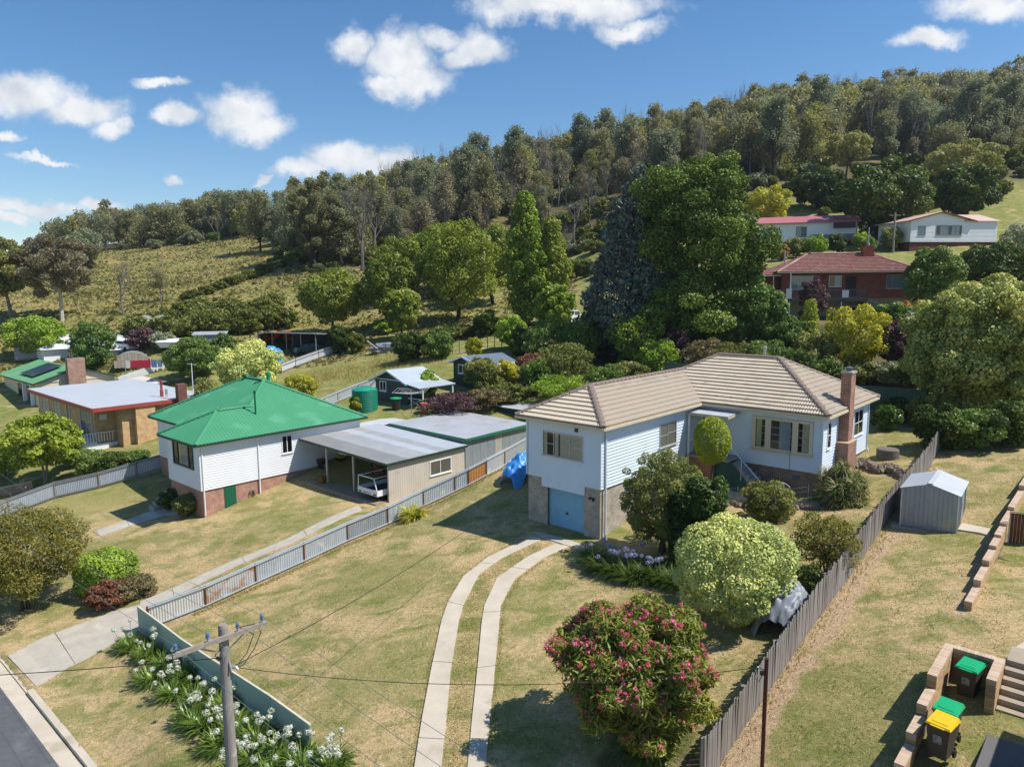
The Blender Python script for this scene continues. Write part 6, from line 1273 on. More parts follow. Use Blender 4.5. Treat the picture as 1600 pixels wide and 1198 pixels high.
# leaf colours (sunlit foliage reflects little)
LM = dict(
    oleander=lambda: leaf_mat('oleander leaf', (.10, .125, .022), (.18, .20, .04), (.36, .31, .06)),
    varieg=lambda: leaf_mat('variegated leaf', (.16, .22, .07), (.36, .39, .12), (.62, .58, .20), trans=.15),
    olive=lambda: leaf_mat('olive green leaf', (.075, .095, .022), (.14, .155, .038), (.26, .25, .075)),
    darkc=lambda: leaf_mat('dark conifer leaf', (.025, .05, .008), (.045, .08, .012), (.08, .125, .02), trans=.12),
    lime=lambda: leaf_mat('lime leaf', (.14, .19, .016), (.23, .28, .026), (.38, .40, .05), gain=1.3),
    hedge=lambda: leaf_mat('bright green leaf', (.10, .17, .016), (.18, .26, .03), (.33, .38, .06)),
    burg=lambda: leaf_mat('burgundy leaf', (.09, .03, .022), (.15, .065, .03), (.26, .13, .09)),
    myrtle=lambda: leaf_mat('fine olive brown leaf', (.08, .082, .014), (.13, .125, .022), (.21, .18, .04)),
    magnolia=lambda: leaf_mat('magnolia leaf', (.12, .16, .018), (.22, .27, .03), (.36, .38, .07), rough=.5),
    gum=lambda: leaf_mat('gum leaf', (.058, .060, .028), (.095, .094, .044), (.155, .145, .068), trans=.4, gain=2.7),
    gum2=lambda: leaf_mat('bluish gum leaf', (.055, .064, .038), (.088, .098, .056), (.135, .145, .08), trans=.4, gain=2.7),
    gum3=lambda: leaf_mat('yellow green gum leaf', (.07, .073, .024), (.11, .11, .036), (.17, .155, .055), trans=.4, gain=2.7),
    gum4=lambda: leaf_mat('brownish gum leaf', (.07, .062, .038), (.105, .092, .055), (.15, .135, .08), trans=.4, gain=2.7),
    big=lambda: leaf_mat('glossy green leaf', (.034, .068, .012), (.088, .14, .022), (.25, .29, .05), rough=.5, spec=.25, gain=1.3, trans=.22),
    spruce=lambda: leaf_mat('blue spruce needle', (.055, .075, .06), (.09, .115, .095), (.15, .18, .15), trans=.1),
    walnut=lambda: leaf_mat('walnut leaf', (.075, .10, .014), (.13, .165, .02), (.24, .26, .04)),
    poplar=lambda: leaf_mat('fresh green leaf', (.07, .12, .012), (.13, .19, .02), (.26, .30, .04)),
    pale=lambda: leaf_mat('pale green leaf', (.10, .13, .026), (.18, .215, .048), (.38, .37, .11), trans=.2),
    mid=lambda: leaf_mat('mid green leaf', (.055, .10, .022), (.10, .155, .03), (.19, .23, .055)),
    yellow=lambda: leaf_mat('yellow green leaf', (.17, .18, .02), (.30, .29, .03), (.48, .43, .06)),
    purple=lambda: leaf_mat('purple leaf', (.05, .025, .03), (.085, .045, .05), (.15, .09, .09)),
    grey=lambda: leaf_mat('grey green leaf', (.12, .14, .08), (.20, .22, .13), (.30, .31, .19)),
    broom=lambda: leaf_mat('broom scrub', (.065, .085, .018), (.11, .125, .026), (.17, .17, .04)),
    orange=lambda: leaf_mat('orange autumn leaf', (.16, .075, .02), (.25, .12, .03), (.36, .20, .05)),
    darkgreen=lambda: leaf_mat('dark green leaf', (.022, .042, .008), (.05, .075, .012), (.10, .13, .022)),
    strap=lambda: leaf_mat('strap leaf', (.045, .085, .010), (.085, .14, .018), (.17, .22, .03), rough=.35, spec=.5),
    rust=lambda: leaf_mat('rusty twigs', (.10, .075, .035), (.15, .12, .055), (.20, .17, .075)))
def plant(name, label, cat, base, lobes, n, size, lm, seed=0, bark='brown', tips=5, r0=.12, group=None, forkz=.3, stems=1, **k):
    t = thing(name, label, cat, tuple(base), random.Random(seed).uniform(0, 6.28) if k.pop('spin', False) else 0, group); rn = random.Random(seed)
    link('crown' if cat == 'tree' else 'foliage', leaves('crown', lobes, n, size, LM[lm]() if isinstance(lm, str) else lm, seed, **k), t)
    L = sorted(lobes, key=lambda l: -l[2]); mb = MB()
    for s in range(stems):
        sel = [L[int(i)] for i in np.linspace(0, len(L)-1, tips)] if stems == 1 else rn.sample(L, min(len(L), tips)); b = (0, 0, 0) if stems == 1 else (rn.uniform(-.25, .25), rn.uniform(-.25, .25), 0)
        limbs(mb, b, [l[:3] for l in sel], r0, rn, forkz=forkz)
    mb.build('trunk' if cat == 'tree' else 'stems', barks[bark](), t); return t
def sized(px0, px1, base_px, top_px, dist=None):
    """size of something seen between two pixel columns, standing on the ground at base_px"""
    x = (px0+px1)/2; g = atg(x, base_px) if dist is None else None
    if dist is not None: p = atd(x, base_px, dist); g = np.array((p[0], p[1], T(p[0], p[1])))
    D = g[1]; w = abs(atd(px1, top_px, D)[0]-atd(px0, top_px, D)[0]); h = atd(x, top_px, D)[2]-g[2]
    return g, w, h

# --- front garden ---------------------------------------------------------------------------------
def front_garden():
    # pink oleander
    g, w, h = sized(852, 1106, 1168, 930); g = atg(985, 1160); h = 4.15; w = 4.7
    lb = crown_lobes(w, 3.35, .75, 85, 5, r=(.09, .2), core=.84, squash=1., asym=.26, bias=.12); lb += [(w*.28, 0, 3.75, .7, .7, .55), (-w*.14, .1, 3.5, .6, .6, .55), (w*.1, -.6, 1.0, .9, .8, .8)]
    t = plant('oleander_bush', 'big rounded oleander bush covered in pink flowers on the front lawn', 'bush', g, lb, 34000, .125, 'oleander', 3, r0=.09, tips=10, stems=4, aspect=4.6, out=.35, up=.5, shell=(.5, 1.3), lobe_tint=.4)
    fl = [(l[0], l[1], l[2], l[3]*1.04, l[4]*1.04, l[5]*1.04) for l in lb[1:] if l[2] > 1.0]
    rn = np.random.default_rng(8); me = []
    fm = leaf_mat('pink oleander flower', (.55, .05, .13), (.72, .12, .24), (.85, .32, .42), trans=.3, gain=1.); V = []
    for s in range(4): me.append(leaves('flower_cluster', [(0, 0, 0, .10, .10, .08)], 26, .06, fm, s, aspect=1.1, out=.9, up=.3, cull=0))
    for i in range(1300):
        l = fl[rn.integers(len(fl))]; d = unit(rn, 1)[0]; d[2] = abs(d[2])*.9+.1 if rn.random() < .7 else d[2]; d /= np.linalg.norm(d); p = np.array(l[:3])+d*np.array(l[3:6])*1.12
        inside = any((((p-np.array(q[:3]))/np.array(q[3:6]))**2).sum() < .85 for q in fl if q is not l)
        if inside or (p[2] < 2.2 and rn.random() < .5): continue
        s_ = rn.uniform(.28, .9); o = link('flower_cluster', me[rn.integers(4)], t, location=tuple(p), rotation_euler=(rn.uniform(-.5, .5), rn.uniform(-.5, .5), rn.uniform(0, 6))); o.scale = (s_,)*3
    b = atg(1010, 1172); c = thing('strap_leaf_clump', 'green strap leaved clump at the foot of the pink oleander', 'plant', tuple(b)); link('leaves', strap_mesh('leaves', 260, .9, 1.15, .055, LM['strap'](), 4, lo=.2), c)
    # creamy variegated pittosporum
    g = atg(1144, 965); D = g[1]; lb = crown_lobes(4.5, 3.75, .12, 60, 12, r=(.2, .31), core=.84, squash=1.0, asym=.08, bias=.05)
    plant('variegated_bush', 'large domed cream and green variegated bush next to the pink oleander', 'bush', g, lb, 52000, .085, 'varieg', 9, tips=6, r0=.1, aspect=1.7, out=.7, up=.4, shell=(.75, 1.05), lobe_tint=.6, jit=.45)
    # olive bush beside the wing
    g, w, h = sized(968, 1106, 872, 716); lb = crown_lobes(4.0, 4.5, .35, 80, 21, r=(.10, .21), core=.78, asym=.13, bias=.1)
    plant('olive_bush', 'tall loose olive green bush against the side wall of the front wing', 'bush', atg(1036, 862), lb, 42000, .07, 'olive', 6, tips=9, r0=.07, stems=3, aspect=1.9, out=.5, up=.4, shell=(.62, 1.15), lobe_tint=.55)
    # dark clipped conifers
    for px, top, wd, lab, sd in ((1068, 770, 1.0, 'left one of two touching dark conifers behind the variegated bush', 31), (1100, 764, 1.15, 'right one of two touching dark conifers behind the variegated bush', 32)):
        g = atg(px, 880); hh = 4.0 if sd == 31 else 4.1; rn = np.random.default_rng(sd); lb = [(rn.uniform(-.3, .3)*wd, rn.uniform(-.3, .3)*wd, z, wd*.42, wd*.42, .55) for z in np.linspace(.4, hh-.55, 12)]+[(.5*wd*cos(a), .5*wd*sin(a), z, wd*.32, wd*.32, .7) for a, z in zip(rn.uniform(0, 6.28, 26), rn.uniform(.5, hh-.7, 26))]
        plant('conifer', lab, 'bush', g, lb, 15000, .12, 'darkc', sd, tips=4, r0=.06, aspect=3.6, out=.45, up=.9, shell=(.75, 1.08), lobe_tint=.3, droop=-1.2)
    # clipped lime topiary
    p = Lw(O1, 2.35, 7.3); g = np.array((p[0], p[1], T(p[0], p[1]))); zc = atd(1113, 688, g[1])[2]-g[2]; rn = np.random.default_rng(1)
    lb = [(0, 0, zc, 1.0, 1.0, 1.33)]; _u = [0]+[(.5*cos(a)*1.05, .5*sin(a)*1.05, zc+z, .52, .52, .62) for a, z in zip(np.linspace(0, 6.28, 9)[:-1], [.55, .5, .52, .5]*2)]+[(.5*cos(a)*1.05, .5*sin(a)*1.05, zc+z, .52, .52, .62) for a, z in zip(np.linspace(.4, 6.68, 9)[:-1], [-.55]*8)]
    plant('topiary', 'lime green clipped standard shaped like a tall egg in front of the porch', 'topiary', g, lb+[(1.0*d[0]*.86, 1.0*d[1]*.86, zc+1.33*d[2]*.86, .2, .2, .2) for d in unit(rn, 70)], 24000, .07, 'lime', 2, tips=3, r0=.075, forkz=.6, aspect=1.5, out=.7, up=.2, shell=(.88, 1.03), cull=.85, lobe_tint=.35)
    # weeping olive shrub, spiky shrub, sparse brown shrub
    plant('mounded_shrub', 'mounded olive green shrub below the big front window', 'shrub', atg(1201, 812), crown_lobes(2.65, 1.95, .05, 26, 41, r=(.22, .36), core=.8, bias=.1), 14000, .085, 'olive', 41, tips=5, r0=.05, aspect=3., out=.5, up=.2, droop=.9, lobe_tint=.5, shell=(.75, 1.1))
    g = atg(1316, 784); c = thing('spiky_shrub', 'big spiky shrub with dark and rusty rosettes at the corner of the house', 'shrub', tuple(g)); rn = np.random.default_rng(5); spk = leaf_mat('spiky leaf', (.05, .08, .015), (.10, .14, .03), (.34, .26, .14)); sm = [strap_mesh('rosette', 46, .25, .62, .045, spk, s, lo=-.5) for s in range(4)]
    for i in range(74):
        d = unit(rn, 1)[0]; d[2] = abs(d[2]); p = d*np.array((1.15, 1.15, 2.2))*rn.uniform(.6, 1); p[2] = max(.15, p[2]-.1); o = link('rosette', sm[i % 4], c, location=tuple(p), rotation_euler=(d[1]*-.7, d[0]*.7, rn.uniform(0, 6)))
    MB().tube([(0, 0, -.2), (0, 0, 1.6)], [.2, .08], 7).build('stems', barks['brown'](), c)
    plant('sparse_shrub', 'sparse brownish green shrub leaning over the paling fence', 'shrub', atg(1288, 898), crown_lobes(2.7, 2.2, .35, 22, 51, r=(.2, .36), core=.6, asym=.2), 6500, .075, 'myrtle', 51, tips=14, r0=.035, stems=6, aspect=1.6, out=.3, up=.3, shell=(.45, 1.15), bark='grey')
    plant('sparse_shrub', 'small dark shrub between the sparse bush and the silver grey tarpaulin', 'shrub', atg(1262, 925), crown_lobes(1.3, 1.1, .1, 12, 52), 2500, .075, 'darkgreen', 52, tips=5, r0=.03)
    c = thing('strap_shrub', 'yellow green strap leaved shrub against the corrugated fence', 'shrub', tuple(atg(647, 808))); link('leaves', strap_mesh('leaves', 240, .85, 1.0, .075, LM['yellow'](), 7, lo=.3), c); link('leaves', strap_mesh('leaves', 110, .8, .75, .07, LM['strap'](), 8, lo=.1), c)
    # agapanthus: blue-mauve by the garage, white along the street fence
    head_w = leaf_mat('white agapanthus flower', (.50, .53, .38), (.62, .64, .50), (.72, .73, .62), trans=.2, gain=1.); head_b = leaf_mat('mauve agapanthus flower', (.22, .24, .38), (.30, .32, .47), (.38, .41, .56), trans=.2, gain=1.); sg = mat('flower stalk', (.14, .22, .05), .7)
    def umbel(m, r=.115):
        return [leaves('flower_head', [(0, 0, 0, r, r, r*.85)], 70, .05, m, s, aspect=2.2, out=1.0, up=.1, cull=0, shell=(.55, 1.1)) for s in range(3)]
    uw, ub = umbel(head_w), umbel(head_b); stalk = MB().tube([(0, 0, 0), (0, 0, 1)], [.010, .008], 5).mesh('flower_stalk', sg)
    def agap(label, g, R, h, nl, heads, um, seed, group=None, rx=1., ry=1.):
        nl = int(nl*1.7); h *= 1.12
        t = thing('agapanthus', label, 'agapanthus', tuple(g), 0, group); rn = np.random.default_rng(seed); link('leaves', strap_mesh('leaves', nl, R*1.3, h, .05, LM['strap']() if um is uw else leaf_mat('shaded strap leaf', (.03, .055, .008), (.05, .085, .012), (.09, .13, .02)), seed, lo=.45, rx=rx, ry=ry), t)  # mauve clumps get a darker leaf: bush shade put into the colour
        for i in range(heads):
            a = rn.uniform(0, 6.28); r = R*sqrt(rn.random())*1.0; b = np.array((cos(a)*r*.5*rx, sin(a)*r*.5*ry, 0)); e = np.array((cos(a)*r*1.1*rx, sin(a)*r*1.1*ry, h*rn.uniform(1.0, 1.42))); d = mathutils.Vector(e-b); s = link('flower_stalk', stalk, t, location=tuple(b)); s.rotation_mode = 'QUATERNION'; s.rotation_quaternion = d.to_track_quat('Z', 'Y'); s.scale = (1, 1, d.length)
            o = link('flower_head', um[rn.integers(3)], t, location=tuple(e), rotation_euler=(rn.uniform(-.3, .3), rn.uniform(-.3, .3), rn.uniform(0, 6))); k = rn.uniform(.8, 1.25); o.scale = (k, k, k)
    pts = [(205,1005),(232,1020),(262,1035),(292,1052),(238,1058),(272,1078),(312,1092),(352,1100),(318,1128),(372,1140),(405,1150),(300,1118),(345,1160),(395,1182),(440,1175),(478,1190),(430,1205),(520,1196),(375,1208),(490,1215)]
    for i, (px, py) in enumerate(pts):
        g = atg(px, py+6); agap('white flowering agapanthus in the long bed beside the green street fence', g, .62, .68, 150, 4+(i*7) % 4, uw, 100+i, 'white agapanthus beside the green street fence')
    for i, (px, py) in enumerate([(945,893),(968,897),(990,905),(1012,902),(1035,908),(1058,915),(930,880)]):
        g = atg(px, py); agap('agapanthus with mauve heads and shade coloured leaves beside the blue garage wing', g, .72, .82, 170, 6 if i < 4 else 1, ub, 200+i, 'mauve agapanthus beside the garage wing')
front_garden()

# --- left front yard -------------------------------------------------------------------------------
def left_yard():
    g = atg(48, 950); g[0] -= .3; lb = crown_lobes(6.6, 4.2, .9, 56, 61, r=(.16, .28), core=.74, squash=.9, asym=.15, bias=.2)
    plant('crepe_myrtle', 'broad olive brown multi-stemmed tree at the left edge of the front yard', 'tree', g, lb, 42000, .085, 'myrtle', 61, tips=12, r0=.07, stems=4, aspect=2.0, out=.4, up=.7, shell=(.55, 1.15), lobe_tint=.4)
    # clipped box shaped hedge
    g = atg(168, 925); rn = np.random.default_rng(4); c = thing('clipped_hedge', 'bright green square clipped hedge bush', 'hedge', tuple(g), YA+.25); lb = [(x, y, z, .52, .52, .5) for x in (-.85, -.3, .3, .85) for y in (-.7, 0, .7) for z in (.5, 1.1, 1.7)]
    link('foliage', leaves('foliage', lb, 26000, .11, LM['hedge'](), 5, aspect=1.6, out=.7, up=.3, shell=(.85, 1.1), cull=.8, lobe_tint=.4), c); MB().tube([(0, 0, -.2), (0, 0, 1.5)], .08, 6).tube([(.4, .2, -.2), (.5, .3, 1.5)], .06, 6).build('stems', barks['brown'](), c)
    plant('burgundy_bush', 'low burgundy leaved bush in front of the square clipped hedge', 'bush', atg(168, 950), crown_lobes(1.9, 1.5, .0, 20, 71, bias=0), 9000, .09, 'burg', 71, tips=6, r0=.04, aspect=1.5, out=.5)
    plant('burgundy_bush', 'wide rusty green low bush right of the burgundy one', 'bush', atg(208, 932), crown_lobes(2.4, 1.1, .0, 20, 72, bias=0), 9000, .085, 'rust', 72, tips=6, r0=.04, aspect=1.6, out=.5)
    plant('rounded_shrub', 'rounded dark green shrub at the corner of the white house, left one', 'shrub', atg(270, 795), crown_lobes(1.9, 1.5, 0, 18, 73), 7500, .09, 'darkgreen', 73, tips=4, r0=.04); plant('rounded_shrub', 'rounded yellow green shrub at the corner of the white house, right one', 'shrub', atg(294, 805), crown_lobes(1.9, 1.55, 0, 18, 74), 8500, .09, 'olive', 74, tips=4, r0=.04)
    g = atg(70, 757); plant('magnolia_tree', 'broad leaved magnolia tree with several trunks behind the corrugated fence', 'tree', g, crown_lobes(6.6, 4.5, 1.2, 36, 81, r=(.17, .3), core=.7, asym=.2), 10500, .21, 'magnolia', 81, tips=10, r0=.11, stems=2, aspect=1.7, out=.6, up=.4, bark='grey', lobe_tint=.4, shell=(.6, 1.12))
    for i, (px, py, w, h, lm, lab) in enumerate([(140, 742, 3.2, 2.2, 'mid', 'dark green shrub below the tan house balcony'), (180, 735, 3.0, 1.6, 'darkgreen', 'low dark shrub in front of the tan brick wall'), (212, 725, 2.6, 1.2, 'mid', 'small green shrub by the tan house corner'), (8, 745, 3.0, 3.4, 'hedge', 'bright green shrub at the left edge below the terrace'), (118, 728, 2.2, 1.8, 'darkgreen', 'dark shrub beside the magnolia tree trunk')]):
        plant('garden_shrub', lab, 'shrub', atg(px, py), crown_lobes(w, h, 0, 18, 90+i), 7000, .12, lm, 90+i, tips=4, r0=.05)
    # low brick garden wall with steps at the far left
    wl = thing('garden_wall', 'low pale brick garden wall in front of the left neighbour lawn', 'wall', (0, 0, 0)); bm = brick_mat('pink brick', (.46, .28, .19), (.38, .22, .15), (.4, .34, .28)); a = atg(-30, 782); b = atg(52, 764); wl.location = tuple(a); MB().beam((0, 0, .2), tuple(b-a+(0, 0, .2)), .23, .9).build('wall', bm, wl); MB().beam((0, 0, .68), tuple(b-a+(0, 0, .68)), .28, .07).build('coping', mat('cap brick 0', (.58, .43, .30)), wl)
left_yard()
# --- mid-distance trees -------------------------------------------------------------------------------
def tree_at(name, label, px, base_py, px0, px1, top_py, dist, n, size, lm, seed, kind='round', bark='brown', trunk=.2, nl=40, **k):
    p = atd(px, base_py, dist); g = np.array((p[0], p[1], T(p[0], p[1]))); w = (px1-px0)/F*dist*1.0; top = atd(px, top_py, dist)[2]; h = top-g[2]; z0 = h*trunk
    if kind == 'round': lb = crown_lobes(w, h-z0, z0, nl, seed, r=k.pop('r', (.18, .32)), core=k.pop('core', .76), asym=k.pop('asym', .15), bias=k.pop('bias', .12))
    elif kind == 'cone':
        lb = []; rn = np.random.default_rng(seed); m = nl
        for i in range(m):
            f = (i+.5)/m; z = z0+(h-z0)*f; R = (w/2)*(1-f)**.62*rn.uniform(.75, 1.05); a = i*2.4; rr = max(.5, R*.5); lb.append((cos(a)*R*.62, sin(a)*R*.62, z, rr, rr, rr*.55)); lb.append((cos(a+3)*R*.62, sin(a+3)*R*.62, z, rr, rr, rr*.55))
            if i % 3 == 0: lb.append((0, 0, z, R*.6+.2, R*.6+.2, (h-z0)/m*3))
    elif kind == 'egg':
        lb = []; rn = np.random.default_rng(seed)
        for i in range(nl):
            f = (i+.5)/nl; z = z0+(h-z0)*.97*f; R = w/2*(sin(pi*min(1, f*.78+.2))**.7)*rn.uniform(.72, 1.04); a = i*2.4+rn.uniform(-.3, .3); rr = w*rn.uniform(.10, .17); lb.append((cos(a)*(R-rr), sin(a)*(R-rr), z, rr, rr, rr*1.0)); 
            if i % 2: lb.append((cos(a+2)*(R-rr)*.9, sin(a+2)*(R-rr)*.9, z, rr, rr, rr))
            if i % 4 == 0: lb.append((0, 0, z, R*.62, R*.62, (h-z0)/nl*4))
    return plant(name, label, 'tree', g, lb, n, size, lm, seed, bark=bark, r0=max(.12, h*.022), tips=9, forkz=max(.12, trunk*1.3), **k)
def big_tree():
    p = atd(1092, 556, 72); g = np.array((p[0], p[1], T(p[0], p[1]))); k = 72/F; top = atd(1092, 228, 72)[2]-g[2]; lb = []
    for (cx, w, z0, z1, n, sd) in ((-6, 196, .02, .42, 34, 1), (8, 190, .28, .72, 34, 2), (-14, 172, .50, .93, 30, 3), (-30, 88, .62, .97, 12, 4), (28, 92, .60, 1.0, 12, 5), (-62, 60, .40, .62, 8, 6), (62, 74, .34, .70, 10, 7)):
        for l in crown_lobes(w*k, (z1-z0)*top, z0*top, n, 300+sd, r=(.17, .30), core=.74, asym=.2, bias=.1): lb.append((l[0]+cx*k, *l[1:]))
    lb = [l for l in lb if l[2] < top*.98]
    plant('broadleaf_tree', 'very tall dense bright green broadleaf tree towering behind the tiled roof', 'tree', g, lb, 120000, .21, 'big', 301, r0=.5, tips=9, forkz=.15, aspect=1.3, lobe_tint=.3, shell=(.6, 1.18), out=.6)
big_tree()
tree_at('broadleaf_tree', 'lower bushy green skirt tree right of the tall broadleaf tree', 1165, 560, 1110, 1215, 430, 70, 14000, .28, 'mid', 302, 'round', trunk=.02, aspect=1.3)
tree_at('blue_spruce', 'large dark blue spruce leaning against the tall broadleaf tree', 996, 566, 893, 1098, 262, 76, 60000, .34, 'spruce', 303, 'cone', nl=48, trunk=.02, bark='dark', aspect=3.2, out=.35, up=.15, droop=.25, lobe_tint=.3)
tree_at('poplar_tree', 'tall narrow bright green tree with two peaks in the middle of the garden, taller peak', 822, 536, 786, 868, 300, 92, 20000, .30, 'poplar', 304, 'egg', nl=40, trunk=.12, aspect=1.4, lobe_tint=.5)
tree_at('poplar_tree', 'shorter right hand peak beside the tall narrow bright green tree', 862, 530, 828, 905, 345, 93, 15000, .30, 'walnut', 305, 'egg', nl=34, trunk=.05, aspect=1.4, lobe_tint=.5)
tree_at('garden_tree', 'yellow green tree in front of the white van', 865, 535, 830, 893, 440, 86, 9000, .26, 'poplar', 306, 'round', trunk=.05)
WN = [('walnut tree at the left end of the orchard row', 520, 498, 462, 566, 420, 106, .18), ('walnut tree with twisted stems, second from the left in the orchard row', 612, 500, 560, 646, 395, 105, .2), ('dark walnut tree behind the second orchard tree', 640, 452, 596, 684, 364, 124, .2), ('largest domed walnut tree in the orchard row', 716, 492, 662, 792, 344, 108, .12), ('walnut tree at the right behind the largest domed one', 770, 482, 728, 812, 350, 120, .2), ('small thin walnut tree below the twisted one', 628, 505, 600, 656, 448, 98, .15), ('spreading walnut tree behind the largest one', 690, 440, 640, 740, 352, 126, .2)]
for i, (lab, px, by, a, b, ty, d, tr) in enumerate(WN): tree_at('walnut_tree', lab, px, by, a, b, ty, d, 12000 if i != 3 else 20000, .30, 'walnut', 310+i, 'round', trunk=tr, nl=34, aspect=1.5, lobe_tint=.5, bark='dark')
tree_at('pale_tree', 'huge pale green flowering tree filling the right edge behind the shed lawn', 1532, 690, 1428, 1660, 436, 50, 75000, .19, 'pale', 330, 'round', nl=110, trunk=.0, r=(.12, .22), core=.82, aspect=1.6, lobe_tint=.6, shell=(.6, 1.15))
tree_at('pale_tree', 'second pale tree beyond the right edge of the lawn', 1660, 690, 1590, 1760, 470, 52, 16000, .24, 'pale', 331, 'round', nl=40, trunk=.06, aspect=1.6)
MT = [('feathery_tree', 'feathery yellow green tree below the red brick house', 1335, 592, 1290, 1385, 478, 62, 12000, .17, 'yellow', 'round', .1, 1.8),
 ('plum_tree', 'dark purple leaved plum tree left of the huge pale tree', 1398, 590, 1372, 1428, 498, 61, 6000, .18, 'purple', 'round', .1, 1.6), ('leafy_tree', 'leafy mid green tree at the right end of the red brick house', 1455, 478, 1412, 1500, 378, 76, 11000, .25, 'mid', 'round', .1, 1.5),
 ('wattle_tree', 'dark domed yellow green tree below the pink roofed white house', 1545, 455, 1488, 1602, 374, 84, 13000, .25, 'darkgreen', 'round', .12, 1.8), ('leafy_tree', 'grey green round tree at the right edge below the pink roofed house', 1598, 400, 1572, 1640, 344, 100, 6000, .26, 'grey', 'round', .1, 1.5),
 ('japanese_maple', 'bronze lacy maple in front of the veranda', 1268, 500, 1246, 1290, 430, 72, 3500, .16, 'purple', 'round', .3, 2.0), ('young_conifer', 'yellow green young conifer in front of the rendered wall', 1264, 530, 1243, 1285, 470, 68, 5000, .15, 'lime', 'cone', .02, 2.2),
 ('slim_cypress', 'slim golden cypress in front of the lower door', 1299, 520, 1294, 1305, 484, 68, 1500, .12, 'yellow', 'cone', .02, 2.2), ('garden_shrub', 'rounded green shrub under the left of the red brick house', 1226, 545, 1190, 1262, 492, 68, 7000, .2, 'mid', 'round', .05, 1.5),
 ('garden_shrub', 'olive shrub left of the feathery yellow green tree', 1268, 570, 1235, 1305, 520, 63, 7000, .18, 'olive', 'round', .03, 1.6), ('garden_shrub', 'light green shrub between the veranda and the pale tree', 1440, 540, 1400, 1480, 480, 66, 8000, .2, 'grey', 'round', .05, 1.5),
 ('garden_shrub', 'green shrub above the purple plum tree', 1392, 520, 1355, 1425, 470, 68, 7000, .2, 'mid', 'round', .05, 1.5), ('garden_shrub', 'shrub with reddish tips right of the stone wall', 1428, 500, 1396, 1460, 470, 72, 4500, .18, 'orange', 'round', .05, 1.5),
 ('dark_cypress', 'very dark broad cypress left of the timber poles between the hill houses', 1370, 372, 1322, 1462, 246, 124, 22000, .42, 'darkgreen', 'round', .04, 1.8), ('dark_cypress', 'second dark cypress behind the pink roofed house', 1505, 345, 1462, 1548, 256, 132, 14000, .4, 'darkgreen', 'round', .04, 1.8),
 ('dark_cypress', 'dark round tree behind the long white house', 1275, 335, 1238, 1312, 262, 150, 10000, .42, 'darkgreen', 'round', .05, 1.6), ('golden_tree', 'yellow green tree above the left end of the long white house', 1200, 335, 1168, 1240, 290, 142, 8000, .36, 'yellow', 'round', .1, 1.5),
 ('golden_tree', 'olive yellow spreading gum above the dark cypress', 1500, 285, 1452, 1560, 218, 155, 9000, .42, 'gum3', 'round', .2, 1.8), ('golden_tree', 'yellow green rounded gum standing in the clearing on the hill', 1322, 262, 1290, 1356, 206, 172, 6000, .42, 'gum3', 'round', .3, 1.8),
 ('round_tree', 'dark round orchard tree behind the white variegated tree', 303, 588, 258, 346, 524, 84, 14000, .2, 'mid', 'round', .06, 1.4), ('variegated_tree', 'large pale variegated tree behind the green metal roof', 390, 612, 342, 445, 534, 76, 22000, .17, 'varieg', 'round', .03, 1.5),
 ('golden_ball_shrub', 'yellow green ball shaped shrub right of the variegated tree', 469, 622, 440, 499, 583, 70, 9000, .13, 'yellow', 'round', .0, 1.5), ('round_tree', 'small dark green tree right of the dark orchard tree', 352, 552, 335, 375, 520, 92, 4000, .22, 'mid', 'round', .05, 1.4),
 ('leafy_tree', 'bright green tree among the sheds at the left', 145, 566, 108, 182, 503, 92, 8000, .24, 'mid', 'round', .06, 1.5), ('flat_tree', 'flat topped light green tree near the left edge', 58, 548, 12, 100, 490, 100, 9000, .26, 'hedge', 'round', .12, 1.5),
 ('purple_shrub', 'dusty purple shrub beside the mesh dishes', 225, 548, 200, 248, 512, 98, 4500, .2, 'purple', 'round', .02, 1.5), ('grey_shrub', 'silvery grey shrub right of the dusty purple one', 255, 552, 236, 278, 518, 97, 4500, .2, 'grey', 'round', .02, 1.5),
 ('leafy_tree', 'small light green tree in front of the red chimney house', 320, 612, 300, 345, 588, 68, 4000, .14, 'olive', 'round', .02, 1.5),
 ('leafy_tree', 'yellow green garden tree left of the dark shed', 800, 560, 776, 828, 492, 80, 6000, .22, 'hedge', 'round', .1, 1.4), ('dark_shrub', 'upright dark green shrub in the middle garden', 812, 565, 794, 832, 508, 78, 4500, .2, 'darkgreen', 'egg', .0, 1.6)]
for i, (nm, lab, px, by, a, b, ty, d, n, sz, lm, kd, tr, asp) in enumerate(MT): tree_at(nm, lab, px, by, a, b, ty, d, n, sz, lm, 340+i, kd, trunk=tr, nl=26, aspect=asp, lobe_tint=.5)

